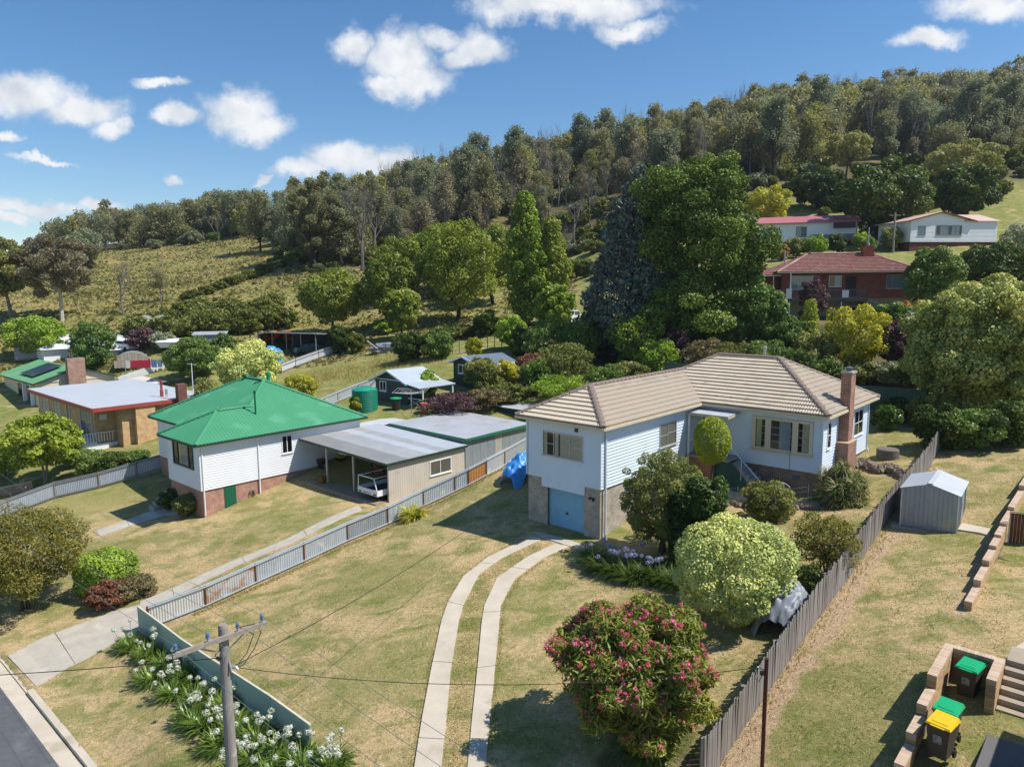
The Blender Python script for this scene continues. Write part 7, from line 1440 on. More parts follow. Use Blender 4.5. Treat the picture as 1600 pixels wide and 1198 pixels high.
# --- garden shrubs between the sheds and the big trees ------------------------------------------------
GS = [(855,568,70,58,'mid','full'),(905,572,62,60,'mid','dark'),(880,600,80,55,'olive','reddish brown based'),(935,560,66,62,'darkgreen','upright dark'),(995,575,88,75,'poplar','tall fan shaped'),(945,612,60,34,'mid','low spreading'),(885,625,92,30,'hedge','low bright'),(840,612,46,40,'mid','narrow'),
 (800,625,60,22,'broom','low scrubby'),(770,632,70,22,'rust','dry grassy'),(835,590,48,30,'burg','reddish'),(1030,585,60,42,'hedge','flowering pale'),(985,600,50,30,'olive','arching'),(1105,585,70,48,'rust','upright bronze'),(1150,585,80,40,'broom','soft green'),(1200,590,70,46,'mid','rounded green'),
 (1240,592,60,40,'darkgreen','dense dark'),(1285,600,60,36,'mid','mid green'),(1060,575,34,52,'purple','dark purple leaved'),(755,612,52,44,'olive','clipped dome'),(664,622,44,34,'hedge','rounded ivy covered'),(790,600,40,30,'yellow','yellowish'),(705,645,86,26,'purple','low purplish'),(640,565,50,36,'darkgreen','dark creeping'),
 (685,560,46,36,'mid','twiggy green'),(530,552,32,36,'darkgreen','dark conifer like'),(556,552,26,28,'broom','light broom'),(605,520,36,18,'hedge','leafy vegetable'),(710,530,60,18,'broom','sprawling pumpkin'),(740,560,24,26,'yellow','yellow'),(760,525,40,30,'darkgreen','dark shade'),
 (560,645,24,22,'yellow','yellow lily'),(1345,605,50,34,'olive','loose olive'),(1385,600,56,30,'grey','silvery'),(1425,605,50,40,'mid','fresh green'),(1320,610,22,26,'yellow','golden flowering'),(1385,672,40,34,'strap','dark strap leaved')]
for i, (px, py, w, h, lm, lab) in enumerate(GS):
    g = atg(px, py); sc = g[1]/F; ww = w*sc*1.12; hh = h*sc*1.25
    plant('garden_shrub', '%s shrub, %s' % (lab, ['left of the dark garden sheds' if px < 700 else 'by the dark green garden shed' if px < 800 else 'in the back garden behind the tiled wing roof' if px < 1040 else 'in front of the tall dark trees behind the main roof' if px < 1260 else 'near the tall green back fence'][0]), 'shrub', g, crown_lobes(ww, hh, 0, 18, 400+i, r=(.22, .38), core=.74, asym=.2), 5200, max(.11, .0026*g[1]), lm, 400+i, tips=4, r0=.05, aspect=1.8, lobe_tint=.55, out=.5, shell=(.6, 1.15))
def flowers_at(label, px, py, w, h, cols, seed, n=26):
    g = atg(px, py); sc = g[1]/F; t = thing('flowering_plant', label, 'flowers', tuple(g)); m = leaf_mat('petals '+label[:12], *cols); link('leaves', strap_mesh('leaves', 90, w*sc*.5, h*sc, .06, LM['mid'](), seed), t); rn = np.random.default_rng(seed); me = leaves('blossom', [(0, 0, 0, .16, .16, .22)], 40, .12, m, seed, cull=0)
    for i in range(n): link('blossom', me, t, location=(rn.uniform(-.5, .5)*w*sc, rn.uniform(-.5, .5), h*sc*rn.uniform(.6, 1.15)), rotation_euler=(0, 0, rn.uniform(0, 6)))
for i, (px, py, w, h, lm, lab) in enumerate([(1462, 700, 70, 50, 'darkgreen', 'dense dark undergrowth at the left foot of the huge pale tree'), (1510, 700, 80, 46, 'mid', 'green undergrowth below the middle of the huge pale tree'), (1560, 696, 80, 50, 'darkgreen', 'dark undergrowth below the right of the huge pale tree'), (1605, 690, 70, 50, 'mid', 'undergrowth at the right edge above the lawn'), (1400, 660, 44, 30, 'darkgreen', 'dark shrub in front of the tall green sheet fence'), (1440, 668, 40, 40, 'olive', 'olive shrub at the top end of the paling fence')]):
    g = atg(px, py); sc = g[1]/F; plant('undergrowth', lab, 'shrub', g, crown_lobes(w*sc*1.15, h*sc*1.4, 0, 18, 900+i, r=(.22, .38), core=.74, asym=.2), 7000, .15, lm, 900+i, tips=4, r0=.05, aspect=1.8, lobe_tint=.5, out=.5, shell=(.6, 1.15))
flowers_at('deep red flowers behind the ridge of the wing roof', 962, 600, 24, 22, ((.28, .02, .03), (.42, .05, .06)), 1); flowers_at('white lilies behind the ridge of the wing roof', 992, 592, 34, 22, ((.6, .6, .55), (.8, .8, .76)), 2); flowers_at('pink and magenta flowers right of the white lilies', 1025, 576, 44, 26, ((.40, .05, .16), (.6, .16, .32)), 3); flowers_at('red geraniums hedge above the open tin shed', 435, 545, 40, 22, ((.42, .06, .02), (.6, .12, .05)), 4, 40)

# --- scrub rows on the hillside -----------------------------------------------------------------------
SH = [leaves('scrub', crown_lobes(3.2, 2.2, 0, 16, 600+s, r=(.22, .4), core=.7), 2600, .22, LM[['broom', 'mid', 'olive', 'gum2', 'broom', 'darkgreen'][s]](), 600+s, aspect=2.4, out=.4, up=.5, shell=(.6, 1.15)) for s in range(6)]
def scrub(px, py, k, var, label, group, d=None):
    g = atg(px, py) if d is None else np.array((*atd(px, py, d)[:2], 0)); g[2] = T(g[0], g[1]); o = link('scrub_bush', SH[var], None, location=tuple(g), rotation_euler=(0, 0, random.Random(int(px*7+py)).uniform(0, 6.28))); o.scale = (k, k, k*random.Random(int(px+py*3)).uniform(.8, 1.2)); tag(o, label, 'scrub', group)
rn = random.Random(77)
for i in range(56):
    px = 215+i*4.1+rn.uniform(-6, 6); py = 520+rn.uniform(-26, 12)-.12*max(0, px-330); scrub(px, py, rn.uniform(.7, 1.5), rn.choice([0, 2, 4, 0]), 'olive scrub bush in the thicket along the foot of the dry meadow', 'scrub along the foot of the meadow')
for i in range(26): f = i/25; scrub(290+f*180+rn.uniform(-4, 4), 470-f*62+rn.uniform(-3, 3), rn.uniform(.5, .9), 0, 'low broom bush in the diagonal line across the dry meadow', 'broom line across the meadow')
for i in range(24): f = i/23; scrub(420+f*120+rn.uniform(-4, 4), 415+f*10+rn.uniform(-8, 8), rn.uniform(.4, .8), rn.choice([0, 4, 3]), 'small scrub bush below the gum trees at the top of the meadow', 'scrub below the gum trees')
for i in range(26): scrub(rn.uniform(170, 420), rn.uniform(378, 396), rn.uniform(.9, 1.8), rn.choice([1, 3, 5]), 'blue green scrub under the ridge line trees on the left', 'scrub under the ridge trees', d=rn.uniform(215, 250))
for i in range(60): scrub(rn.uniform(160, 560), rn.uniform(400, 505), rn.uniform(.14, .32), rn.choice([0, 2, 4]), 'tiny tussock bush scattered on the dry meadow', 'tussocks on the dry meadow')
for i in range(36): scrub(rn.uniform(840, 1010), rn.uniform(340, 440), rn.uniform(.7, 1.5), rn.choice([0, 1, 4, 5]), 'green scrub bush on the slope left of the blue spruce', 'scrub on the slope by the spruce', d=rn.uniform(112, 165))
for i in range(30): scrub(rn.uniform(1170, 1600), rn.uniform(300, 345), rn.uniform(.8, 1.6), rn.choice([0, 2, 4, 5]), 'olive scrub bush behind the hill houses', 'scrub behind the hill houses', d=rn.uniform(140, 168))
for i, (px, w, lm) in enumerate([(1222, 20, 'orange'), (1240, 26, 'olive'), (1262, 22, 'mid'), (1275, 30, 'hedge'), (1308, 26, 'darkgreen'), (1345, 24, 'hedge'), (1358, 20, 'mid'), (1392, 30, 'olive'), (1407, 22, 'mid')]):
    p = atd(px, 385, 112+i % 3*2); g = np.array((p[0], p[1], T(p[0], p[1]))); ww = w*112/F; plant('garden_shrub', ['orange leaved', 'grey olive', 'mid green', 'light green', 'dense dark', 'yellowish', 'rounded green', 'olive brown', 'small green'][i]+' shrub in the row below the long white hill house', 'shrub', g, crown_lobes(ww*1.2, ww*1.15, .2, 14, 660+i), 2600, .26, lm, 660+i, tips=3, r0=.07)

# --- gum forest ---------------------------------------------------------------------------------------
def gum_proto(seed, lm, h=16., w=8., n=2600, nl=16, z0=.38, size=.55, bark='dark'):
    rn = np.random.default_rng(seed); lb = []
    for i in range(nl):
        f = i/nl; a = i*2.4+rn.uniform(-.4, .4); R = w/2*rn.uniform(.25, .8)*(1-.45*f); z = h*(z0+(1-z0)*(.08+.84*f)); rr = w*rn.uniform(.08, .17); lb.append((cos(a)*R, sin(a)*R, z, rr, rr, rr*rn.uniform(.7, 1.25)))
    lb.append((0, 0, h*.93, w*.13, w*.13, w*.12)); cr = leaves('crown', lb, n, size, LM[lm](), seed, aspect=2.1, out=.4, up=.3, shell=(.2, 1.45), lobe_tint=.5, cull=.4)
    mb = MB(); limbs(mb, (0, 0, 0), [l[:3] for l in lb[::2]], h*.018, random.Random(seed), n=6, forkz=z0*.85); return cr, mb.mesh('trunk', barks[bark]())
def dead_mesh(seed, h=14., depth=5, bark='dead', r0=.2):
    mb = MB(); rn = random.Random(seed)
    def br(p, d, L, r, k):
        q = p+d*L; m_ = (p+q)/2+np.array((rn.uniform(-1, 1), rn.uniform(-1, 1), 0))*L*.06; mb.tube([p, m_, q], [r, r*.8, r*.6], 5 if k < 3 else 3, cap=False)
        if k >= depth: return
        for j in range(rn.choice((2, 3, 3)) if k > 0 else 4):
            a = rn.uniform(0, 6.28); e = rn.uniform(.35, .85); t = np.array((cos(a)*e, sin(a)*e, rn.uniform(.5, 1.)))+d*.6; t /= np.linalg.norm(t); s = rn.uniform(.4, .95) if k else rn.uniform(.6, 1); br(p+(q-p)*s, t, L*rn.uniform(.5, .75), r*.5, k+1)
    br(np.array((0, 0, -.3)), np.array((0, 0, 1.)), h*.42, r0, 0); return mb.mesh('branches', barks[bark]())
GP = [gum_proto(700+i, lm, h, w, int(nn*1.35), int(nl*1.7), z0, sz*.72, bk) for i, (lm, h, w, nn, nl, z0, sz, bk) in enumerate([('gum', 16, 10.5, 3600, 22, .22, .55, 'dark'), ('gum2', 15, 9, 3400, 18, .2, .5, 'grey'), ('gum', 18, 8.5, 3000, 15, .3, .5, 'grey'), ('gum3', 15, 11, 3600, 22, .2, .55, 'dark'), ('gum4', 15, 9, 2200, 16, .2, .5, 'grey'), ('gum', 12.5, 12, 3800, 22, .14, .55, 'dark'), ('gum2', 19, 9.5, 3200, 14, .35, .55, 'dark'), ('gum4', 12, 9, 2600, 16, .15, .5, 'dark'), ('gum3', 14, 7.5, 2600, 16, .2, .5, 'dark')])]
DP = [dead_mesh(720+i, 15, 5) for i in range(4)]
FLAB = ['grey green gum tree with dark trunk in the hillside forest', 'bluish green gum tree in the hillside forest', 'tall thin crowned gum tree in the hillside forest', 'yellow green gum tree in the hillside forest', 'brownish gum tree in the hillside forest', 'broad low gum tree in the hillside forest', 'tall bluish gum tree with high crown in the hillside forest', 'low brownish wide gum tree in the hillside forest', 'slim yellow green gum tree in the hillside forest']
def put_gum(x, y, k, s, rz, label=None, group=None, kz=None):
    t = thing('gum_tree', label or FLAB[k], 'tree', (x, y, T(x, y)-.1), rz, group or ('%s' % ['grey gums of the forest', 'bluish gums of the forest', 'tall thin gums of the forest', 'yellow green gums of the forest', 'brownish gums of the forest', 'broad gums of the forest', 'tall bluish gums of the forest', 'low brown gums of the forest', 'slim gums of the forest'][k])); t.scale = (s, s, s*(kz or 1)); link('crown', GP[k][0], t); link('trunk', GP[k][1], t); return t
def forest():
    rn = random.Random(5); cand = []
    lo = [(100, 232), (150, 228), (390, 212), (430, 168), (470, 150), (600, 150), (700, 158), (800, 162), (900, 166), (1050, 166), (1180, 172), (1250, 176), (1300, 190), (1360, 186), (1420, 168), (1500, 168), (1600, 175), (1800, 180), (2100, 170)]
    lx = [a for a, b in lo]; ly = [b for a, b in lo]; step = 5.6; y = 148
    while y < 335:
        x = -230
        while x < 420:
            X = x+rn.uniform(-3.6, 3.6); Y = y+rn.uniform(-3.6, 3.6); px = 800+F*X/Y
            if 95 < px < 2050:
                d0 = float(np.interp(px, lx, ly)); dmax = 330 if px > 560 else 300
                clear = (404 < px < 455 and Y > 200) or (1285 < px < 1350 and 178 < Y < 205) or (1560 < px < 1700 and Y < 205)
                if px < 400: d0 += 6
                sp = 1. if px > 450 else .55
                if Y > d0 and Y < dmax and not clear and rn.random() < sp: cand.append((Y, X, px))
            x += step
        y += step
    cand.sort(); vis = [c for c in cand if c[2] < 1680]; 
    print('forest candidates', len(cand), len(vis)); near = vis[:250]; rest = vis[250:]+[c for c in cand if c[2] >= 1680]
    for i, (Y, X, px) in enumerate(near):
        k = rn.choice([0, 0, 1, 1, 2, 3, 4, 5, 5, 6, 7, 8] if px > 560 else [0, 1, 1, 5, 0, 4, 6]); s = rn.uniform(.6, 1.0) if px < 420 else rn.uniform(.62, 1.2)**1.2*1.08*(.74 if px < 640 else .78 if px < 1000 else .82 if px < 1150 else .9)
        if rn.random() < (.3 if 560 < px < 1080 else .2) and px > 450:
            s *= 1.15; t = thing('dead_tree', 'bare grey dead tree among the gums of the hillside forest', 'dead tree', (X, Y, T(X, Y)-.1), rn.uniform(0, 6), 'dead trees of the forest'); t.scale = (s,)*3; link('branches', DP[rn.randrange(4)], t)
        else: put_gum(X, Y, k, s, rn.uniform(0, 6.28))
    # the far part of the forest reads as one mass: same trees, thinner, merged
    V = []; Fq = []; tint = []; off = 0; V2 = []; F2 = []; o2 = 0; far = {}
    for (Y, X, px) in rest:
        k = rn.choice([0, 1, 2, 3, 5, 8, 4]); far.setdefault(k, []).append((X, Y))
    for k, L_ in far.items():
        me = GP[k][0]; co = np.empty(len(me.vertices)*3, np.float32); me.vertices.foreach_get('co', co); co = co.reshape(-1, 4, 3); ti = np.empty(len(me.vertices), np.float32); me.attributes['tint'].data.foreach_get('value', ti); ti = ti.reshape(-1, 4); VV = []; TT = []
        r = np.random.default_rng(k)
        for X, Y in L_:
            m_ = 1300 if Y < 280 else 950; idx = r.choice(len(co), m_, replace=False); q = co[idx]; ctr = q.mean(1, keepdims=True); q = ctr+(q-ctr)*1.7; s = rn.uniform(.65, 1.3)*(.72 if X/Y < -.14 else .72 if X/Y < .2 else .8 if X/Y < .32 else .88); a = rn.uniform(0, 6.28); c, s_ = cos(a)*s, sin(a)*s
            z = T(X, Y)-.2; VV.append(np.stack([q[..., 0]*c-q[..., 1]*s_+X, q[..., 0]*s_+q[..., 1]*c+Y, q[..., 2]*s+z], -1).reshape(-1, 3)); TT.append(ti[idx].ravel()*.8+rn.random()*.2)
            if Y < 400: mb_h = 9*s; V2 += [(X-.18, Y, z-.3), (X+.18, Y, z-.3), (X+.08, Y, z+mb_h), (X-.08, Y, z+mb_h)]; F2.append((o2, o2+1, o2+2, o2+3)); o2 += 4
        VV = np.concatenate(VV); n = len(VV)//4; far[k] = (VV, np.concatenate(TT))
    # one object with several leaf materials
    VV = np.concatenate([v[0] for v in far.values()]); TT = np.concatenate([v[1] for v in far.values()]); n = len(VV)//4; me = np_mesh('far_forest', VV, np.arange(4*n).reshape(n, 4), None, TT)
    mi = np.concatenate([np.full(len(v[0])//4, i, np.int32) for i, v in enumerate(far.values())])
    for k in far: me.materials.append(GP[k][0].materials[0])
    me.polygons.foreach_set('material_index', mi); o = stuff(link('far_forest', me)); o['label'] = 'gum forest covering the upper hillside up to the ridge'
forest()
def understorey():
    rn = random.Random(31); me = SH[0]; src = []
    for sv in range(6):
        m = SH[sv]; co = np.empty(len(m.vertices)*3, np.float32); m.vertices.foreach_get('co', co); ti = np.empty(len(m.vertices), np.float32); m.attributes['tint'].data.foreach_get('value', ti); src.append((co.reshape(-1, 4, 3), ti.reshape(-1, 4), m.materials[0]))
    r = np.random.default_rng(3); VV = []; TT = []; MI = []
    for i in range(1100):
        px = rn.uniform(440, 1660); d0 = float(np.interp(px, [440, 600, 800, 1050, 1250, 1300, 1350, 1420, 1660], [160, 150, 158, 164, 176, 206, 206, 170, 176])); Y = d0+rn.random()**1.6*(300-d0)+rn.uniform(-4, 0); X = (px-800)/F*Y; k = rn.choice([0, 0, 2, 3, 4, 5]); co, ti, _ = src[k]; n = 330; idx = r.choice(len(co), n, replace=False); q = co[idx]; c = q.mean(1, keepdims=True); q = c+(q-c)*2.3; s = rn.uniform(.5, 1.7)
        VV.append((q*s+np.array((X, Y, T(X, Y)-.2))).reshape(-1, 3)); TT.append(ti[idx].ravel()); MI.append(np.full(n, k, np.int32))
    VV = np.concatenate(VV); n = len(VV)//4; me = np_mesh('forest_understorey', VV, np.arange(4*n).reshape(n, 4), None, np.concatenate(TT))
    for s_ in src: me.materials.append(s_[2])
    me.polygons.foreach_set('material_index', np.concatenate(MI)); o = stuff(link('forest_understorey', me)); o['label'] = 'scrubby understorey between the trunks of the gum forest'
understorey()
# individual gums and dead trees that stand apart
def gum_px(px, base, top, d, k, lab, wid=None):
    p = atd(px, base, d); z = T(p[0], p[1]); h = atd(px, top, d)[2]-z; hh = max(v.co.z for v in list(GP[k][0].vertices)[::40]); s = h/hh; t = put_gum(p[0], p[1], k, s, px*.1, lab, 'x'); del t['group']
    if wid: t.scale = (s*wid, s*wid, s)
tree_at('gum_tree', 'tall gum tree standing out at the left end of the main forest', 492, 402, 455, 530, 270, 146, 15000, .3, 'gum', 811, 'round', bark='dark', trunk=.22, nl=34, r=(.12, .24), core=.5, asym=.25, aspect=2., out=.4, shell=(.4, 1.25), lobe_tint=.5); tree_at('gum_tree', 'broad gum right of the tall gum at the forest edge', 535, 408, 508, 572, 288, 150, 11000, .3, 'gum2', 812, 'round', bark='grey', trunk=.25, nl=28, r=(.12, .24), core=.45, asym=.25, aspect=2., out=.4, shell=(.4, 1.25), lobe_tint=.5); gum_px(455, 396, 300, 160, 1, 'smaller bluish gum left of the tall gum at the forest edge'); gum_px(1040, 330, 200, 170, 6, 'tall gum beside the top of the blue spruce')
gum_px(415, 366, 302, 225, 1, 'lone gum left of the grassy knoll'); gum_px(436, 352, 298, 262, 0, 'gum behind the grassy knoll, left one'); gum_px(462, 352, 304, 258, 5, 'gum behind the grassy knoll, right one')
for i, (px, top, k, w) in enumerate([(165, 335, 1, 1.2), (205, 328, 0, 1.2), (240, 318, 1, 1.4), (268, 314, 5, 1.3), (300, 310, 0, 1.4), (335, 305, 5, 1.3), (362, 298, 1, 1.2), (385, 296, 0, 1.2), (185, 345, 4, 1.2), (225, 335, 5, 1.2), (320, 320, 1, 1.2)]):
    gum_px(px, 388-.05*px, top, 226+i % 3*6, k, ['dark spreading gum on the left ridge, first from the left', 'gum with a gap below it on the left ridge, second from the left', 'bluish gum, third from the left on the ridge', 'broad gum, fourth from the left on the ridge', 'grey gum in the middle of the left ridge', 'broad gum right of the middle of the left ridge', 'bluish gum near the right end of the left ridge', 'last gum at the right end of the left ridge', 'brownish gum behind the first ones on the left ridge', 'low broad gum between the second and third on the left ridge', 'bluish gum in front of the middle of the left ridge'][i], w)
def gum_big(name, label, px, base, x0, x1, top, d, lm, seed, bark): tree_at(name, label, px, base, x0, x1, top, d, 17000, .3, lm, seed, 'round', bark=bark, trunk=.28, nl=30, r=(.15, .28), core=.55, asym=.22, aspect=2., out=.4, shell=(.45, 1.2), lobe_tint=.5)
gum_big('gum_tree', 'large olive green gum at the left edge', 20, 506, -40, 62, 370, 116, 'gum3', 801, 'grey'); gum_big('gum_tree', 'large brownish gum with pale branches near the left edge', 98, 508, 42, 158, 364, 116, 'gum4', 802, 'white')
tree_at('gum_tree', 'small blue green gum behind the brownish gum', 135, 400, 112, 160, 356, 190, 3500, .45, 'gum2', 803, 'round', trunk=.1)
for i, (px, base, top, d, lab) in enumerate([(192, 490, 388, 118, 'bare forked dead tree standing on the meadow, left one'), (252, 474, 402, 126, 'thin leafed half dead tree on the meadow, right one'), (342, 392, 330, 205, 'bleached fallen looking dead tree at the left ridge'), (566, 402, 275, 142, 'tall bare dead gum at the forest edge'), (898, 345, 262, 160, 'bare grey tree on the slope above the spruce'), (880, 400, 340, 140, 'low grey twiggy dead bush beside the narrow green tree')]):
    p = atd(px, base, d); z = T(p[0], p[1]); h = atd(px, top, d)[2]-z; t = thing('dead_tree', lab, 'dead tree', (p[0], p[1], z)); me = dead_mesh(830+i, 15, 6, r0=.26); zm = max(v.co.z for v in me.vertices); k = h/zm; t.scale = (k*1.1, k*1.1, k); link('branches', me, t)
    if i == 1: lb = [(rn.uniform(-3, 3), rn.uniform(-3, 3), rn.uniform(5, 12), 1.4, 1.4, 1.2) for _ in range(14)]; link('crown', leaves('crown', lb, 2600, .3, LM['gum'](), 9, aspect=2, shell=(.3, 1.2)), t)
for px, base, top, d, lab in ((1213, 276, 168, 176, 'tall white trunked gum standing at the edge of the hill clearing'), (1192, 270, 215, 178, 'thinner white trunked gum left of the tall one')):
    p = atd(px, base, d); z = T(p[0], p[1]); h = atd(px, top, d)[2]-z; t = thing('white_gum', lab, 'tree', (p[0], p[1], z)); mb = MB().tube([(0, 0, -.4), (.05, 0, h*.4), (-.1, 0, h*.75), (.1, 0, h)], [.38, .33, .24, .1], 10); mb.tube([(-.05, 0, h*.7), (1.6, 0, h*.92)], [.16, .06], 6).tube([(0, 0, h*.78), (-1.8, .4, h*.98)], [.14, .05], 6); mb.build('trunk', barks['white'](), t)
    link('crown', leaves('crown', [(1.8, 0, h*.96, 1.8, 1.6, 1.2), (-2, .3, h, 1.9, 1.6, 1.2), (0, 0, h*1.08, 2.2, 1.8, 1.4)], 1500, .4, LM['gum3'](), 5, shell=(.4, 1.15)), t)
def poles():
    tm = mat('silvered pole timber', (.33, .30, .265)); 
    for px, b, tp, d, lab in ((1395, 396, 332, 112, 'timber power pole between the two hill houses'), ):
        p = atd(px, b, d); z = T(p[0], p[1]); h = atd(px, tp, d)[2]-z; t = thing('power_pole', lab, 'power pole', (p[0], p[1], z)); MB().tube([(0, 0, -.3), (0, 0, h)], [.2, .14], 8).build('pole', tm, t); MB().box(-.9, .9, -.05, .05, h-.5, h-.38).build('crossarm', tm, t)
poles()
# --- rough grass along fences and edges, far clutter ----------------------------------------------------
def tufts(name, label, pts, n, spread, h, seed, cols=((.30, .26, .09), (.42, .36, .15), (.56, .46, .22))):
    rn = np.random.default_rng(seed); P = np.array([atg(*p)[:2] for p in pts]); seg = np.linalg.norm(P[1:]-P[:-1], axis=1); c = np.concatenate([[0], np.cumsum(seg)]); u = rn.uniform(0, c[-1], n); i = np.clip(np.searchsorted(c, u)-1, 0, len(seg)-1); f = ((u-c[i])/seg[i])[:, None]; q = P[i]+(P[i+1]-P[i])*f; d = (P[i+1]-P[i])/seg[i][:, None]; q = q+np.stack([-d[:, 1], d[:, 0]], 1)*rn.normal(0, spread, n)[:, None]
    z = TZ(q[:, 0], q[:, 1]); V = []; a = rn.uniform(0, 6.28, n); hh = h*rn.uniform(.4, 1.3, n); w = rn.uniform(.01, .022, n); lean = rn.uniform(0, .6, n)*hh; b = rn.uniform(0, 6.28, n)
    base = np.stack([q[:, 0], q[:, 1], z-.01], 1); s = np.stack([np.cos(a)*w, np.sin(a)*w, 0*w], 1); tip = base+np.stack([np.cos(b)*lean, np.sin(b)*lean, hh], 1); mid = (base+tip)/2+np.stack([0*w, 0*w, hh*.12], 1)
    V = np.stack([base-s, base+s, mid+s*.7, tip, mid-s*.7], 1).reshape(-1, 3); o = stuff(link(name, np_mesh(name, V, np.arange(5*n).reshape(n, 5), leaf_mat(name+' blades', *cols, gain=1.1), np.repeat(rn.random(n), 5)))); o['label'] = label
tufts('rough_grass', 'rough grass along the foot of the corrugated fence', [(300,962),(400,918),(475,884),(543,852),(606,826),(661,797),(730,764),(788,732)], 4000, .12, .12, 1)
tufts('rough_grass', 'dry grass along the foot of the paling fence', [(1135,1198),(1222,1062),(1270,992),(1332,908),(1385,830),(1416,788),(1458,733)], 1500, .2, .12, 2, ((.42, .32, .14), (.55, .42, .22), (.62, .50, .30)))
tufts('rough_grass', 'grass along both sides of the concrete wheel tracks', [(640,1200),(672,1040),(700,935),(724,898),(765,866),(800,850),(835,836)], 1600, .05, .05, 3); tufts('rough_grass', 'grass between the concrete wheel tracks', [(708,1198),(722,1050),(742,940),(765,895),(815,868),(850,850)], 5000, .28, .05, 4, ((.18, .22, .06), (.28, .30, .10), (.42, .38, .18)))
tufts('rough_grass', 'grass along the right side of the wheel track', [(763,1198),(772,1090),(782,1000),(788,945),(810,905),(850,876)], 1600, .06, .05, 5)
def lawn_grass():
    rn = np.random.default_rng(44); n = 150000; d = 14+rn.random(n)**.8*30; px = rn.uniform(-20, 1620, n); X = (px-800)/F*d; r_, s_ = suv(X, d); ok = (s_ > 7.5) & ~((r_ > -42) & (r_ < -36.5) & (s_ < 12))
    lx, ly = X-O1[0], d-O1[1]; a = lx*UX+ly*UY; b = lx*VX+ly*VY; ok &= ~((a > -5) & (a < 7.4) & (b > -1.5) & (b < 19)); gx, gy = X-O2[0], d-O2[1]; a = gx*UX+gy*UY; b = gx*VX+gy*VY; ok &= ~((a > -13) & (a < 10.4) & (b > 0) & (b < 22)) & ~((a > 0) & (a < 10.4) & (b > 5))
    def near(poly, w):
        P = np.array([atg(*p)[:2] for p in poly]); m = np.full(len(X), 1e9)
        for p, q in zip(P[:-1], P[1:]):
            e = q-p; t = np.clip(((X-p[0])*e[0]+(d-p[1])*e[1])/(e@e), 0, 1); m = np.minimum(m, np.hypot(X-p[0]-t*e[0], d-p[1]-t*e[1]))
        return m < w
    ok &= ~near([(667,1215),(688,1040),(712,944),(735,900),(773,871),(840,840)], .42) & ~near([(743,1215),(758,1040),(770,946),(790,905),(837,870),(880,850)], .42) & ~near([(221,948),(300,911),(363,880),(450,845),(531,805),(566,793)], .35) & ~near([(219,965),(110,1005),(40,1050)], 1.6)
    X = X[ok]; Y = d[ok]; n = len(X); z = TZ(X, Y); cl = np.sin(X*2.1+3*np.sin(Y*.9))*np.sin(Y*1.7+2*np.sin(X*1.1)); h = .035*rn.uniform(.5, 1.6, n)*(1+.5*cl); a = rn.uniform(0, 6.28, n); w = rn.uniform(.008, .02, n); b = rn.uniform(0, 6.28, n); ln = h*rn.uniform(.2, 1.2, n)
    B = np.stack([X, Y, z-.005], 1); S = np.stack([np.cos(a)*w, np.sin(a)*w, 0*w], 1); Tp = B+np.stack([np.cos(b)*ln, np.sin(b)*ln, h], 1); V = np.stack([B-S, B+S, Tp], 1).reshape(-1, 3); tint = np.clip(.5-.35*cl+rn.normal(0, .22, n), 0, 1)
    o = stuff(link('lawn_grass', np_mesh('lawn_grass', V, np.arange(3*n).reshape(n, 3), leaf_mat('lawn blades', (.17, .21, .05), (.34, .30, .11), (.55, .43, .23), gain=1.), np.repeat(tint, 3)))); o['label'] = 'short dry grass blades of the lawns'
lawn_grass()
def ridge_dead():
    rn = random.Random(91)
    for i in range(70):
        px = rn.uniform(570, 1640); Y = rn.uniform(248, 300) if rn.random() < .75 else rn.uniform(185, 250); X = (px-800)/F*Y; t = thing('dead_tree', 'bare grey dead tree poking above the ridge of the hillside forest', 'dead tree', (X, Y, T(X, Y)-.1), rn.uniform(0, 6), 'dead trees along the ridge'); k = rn.uniform(1.0, 1.45); t.scale = (k*.8, k*.8, k*1.05); link('branches', DP[rn.randrange(4)], t)
ridge_dead()
def meadow_grass():
    rn = np.random.default_rng(12); n = 70000; px = rn.uniform(-10, 900, n); Y = rn.uniform(88, 235, n); X = (px-800)/F*Y; ok = (px < 640) | (Y < 150); X, Y = X[ok], Y[ok]; n = len(X); z = TZ(X, Y); cl = np.sin(X*.31+2*np.sin(Y*.13))*np.sin(Y*.23+2*np.sin(X*.17)); kp = rn.random(n) < .55+.4*cl; X, Y, z, cl = X[kp], Y[kp], z[kp], cl[kp]; n = len(X)
    a = rn.uniform(0, 3.14, n); w = rn.uniform(.15, .45, n); h = rn.uniform(.12, .42, n); B = np.stack([X, Y, z-.03], 1); S = np.stack([np.cos(a)*w, np.sin(a)*w*.6, 0*w], 1); U_ = np.stack([rn.normal(0, .12, n), rn.normal(0, .12, n), h], 1); V = np.stack([B-S, B+S, B+S*.5+U_, B-S*.6+U_*.8], 1).reshape(-1, 3)
    o = stuff(link('meadow_grass', np_mesh('meadow_grass', V, np.arange(4*n).reshape(n, 4), leaf_mat('meadow tussock', (.17, .175, .055), (.25, .215, .075), (.44, .33, .15), gain=1.), np.repeat(np.clip(.5-.3*cl+rn.normal(0, .25, n), 0, 1), 4)))); o['label'] = 'rough dry tussock grass of the hillside meadow'
meadow_grass()
tufts('long_grass', 'long dry grass of the paddock behind the green roofed house', [(445,600),(520,592),(580,575),(640,560),(700,548)], 9000, 3.2, .35, 6, ((.30, .28, .08), (.42, .36, .13), (.55, .44, .20)))
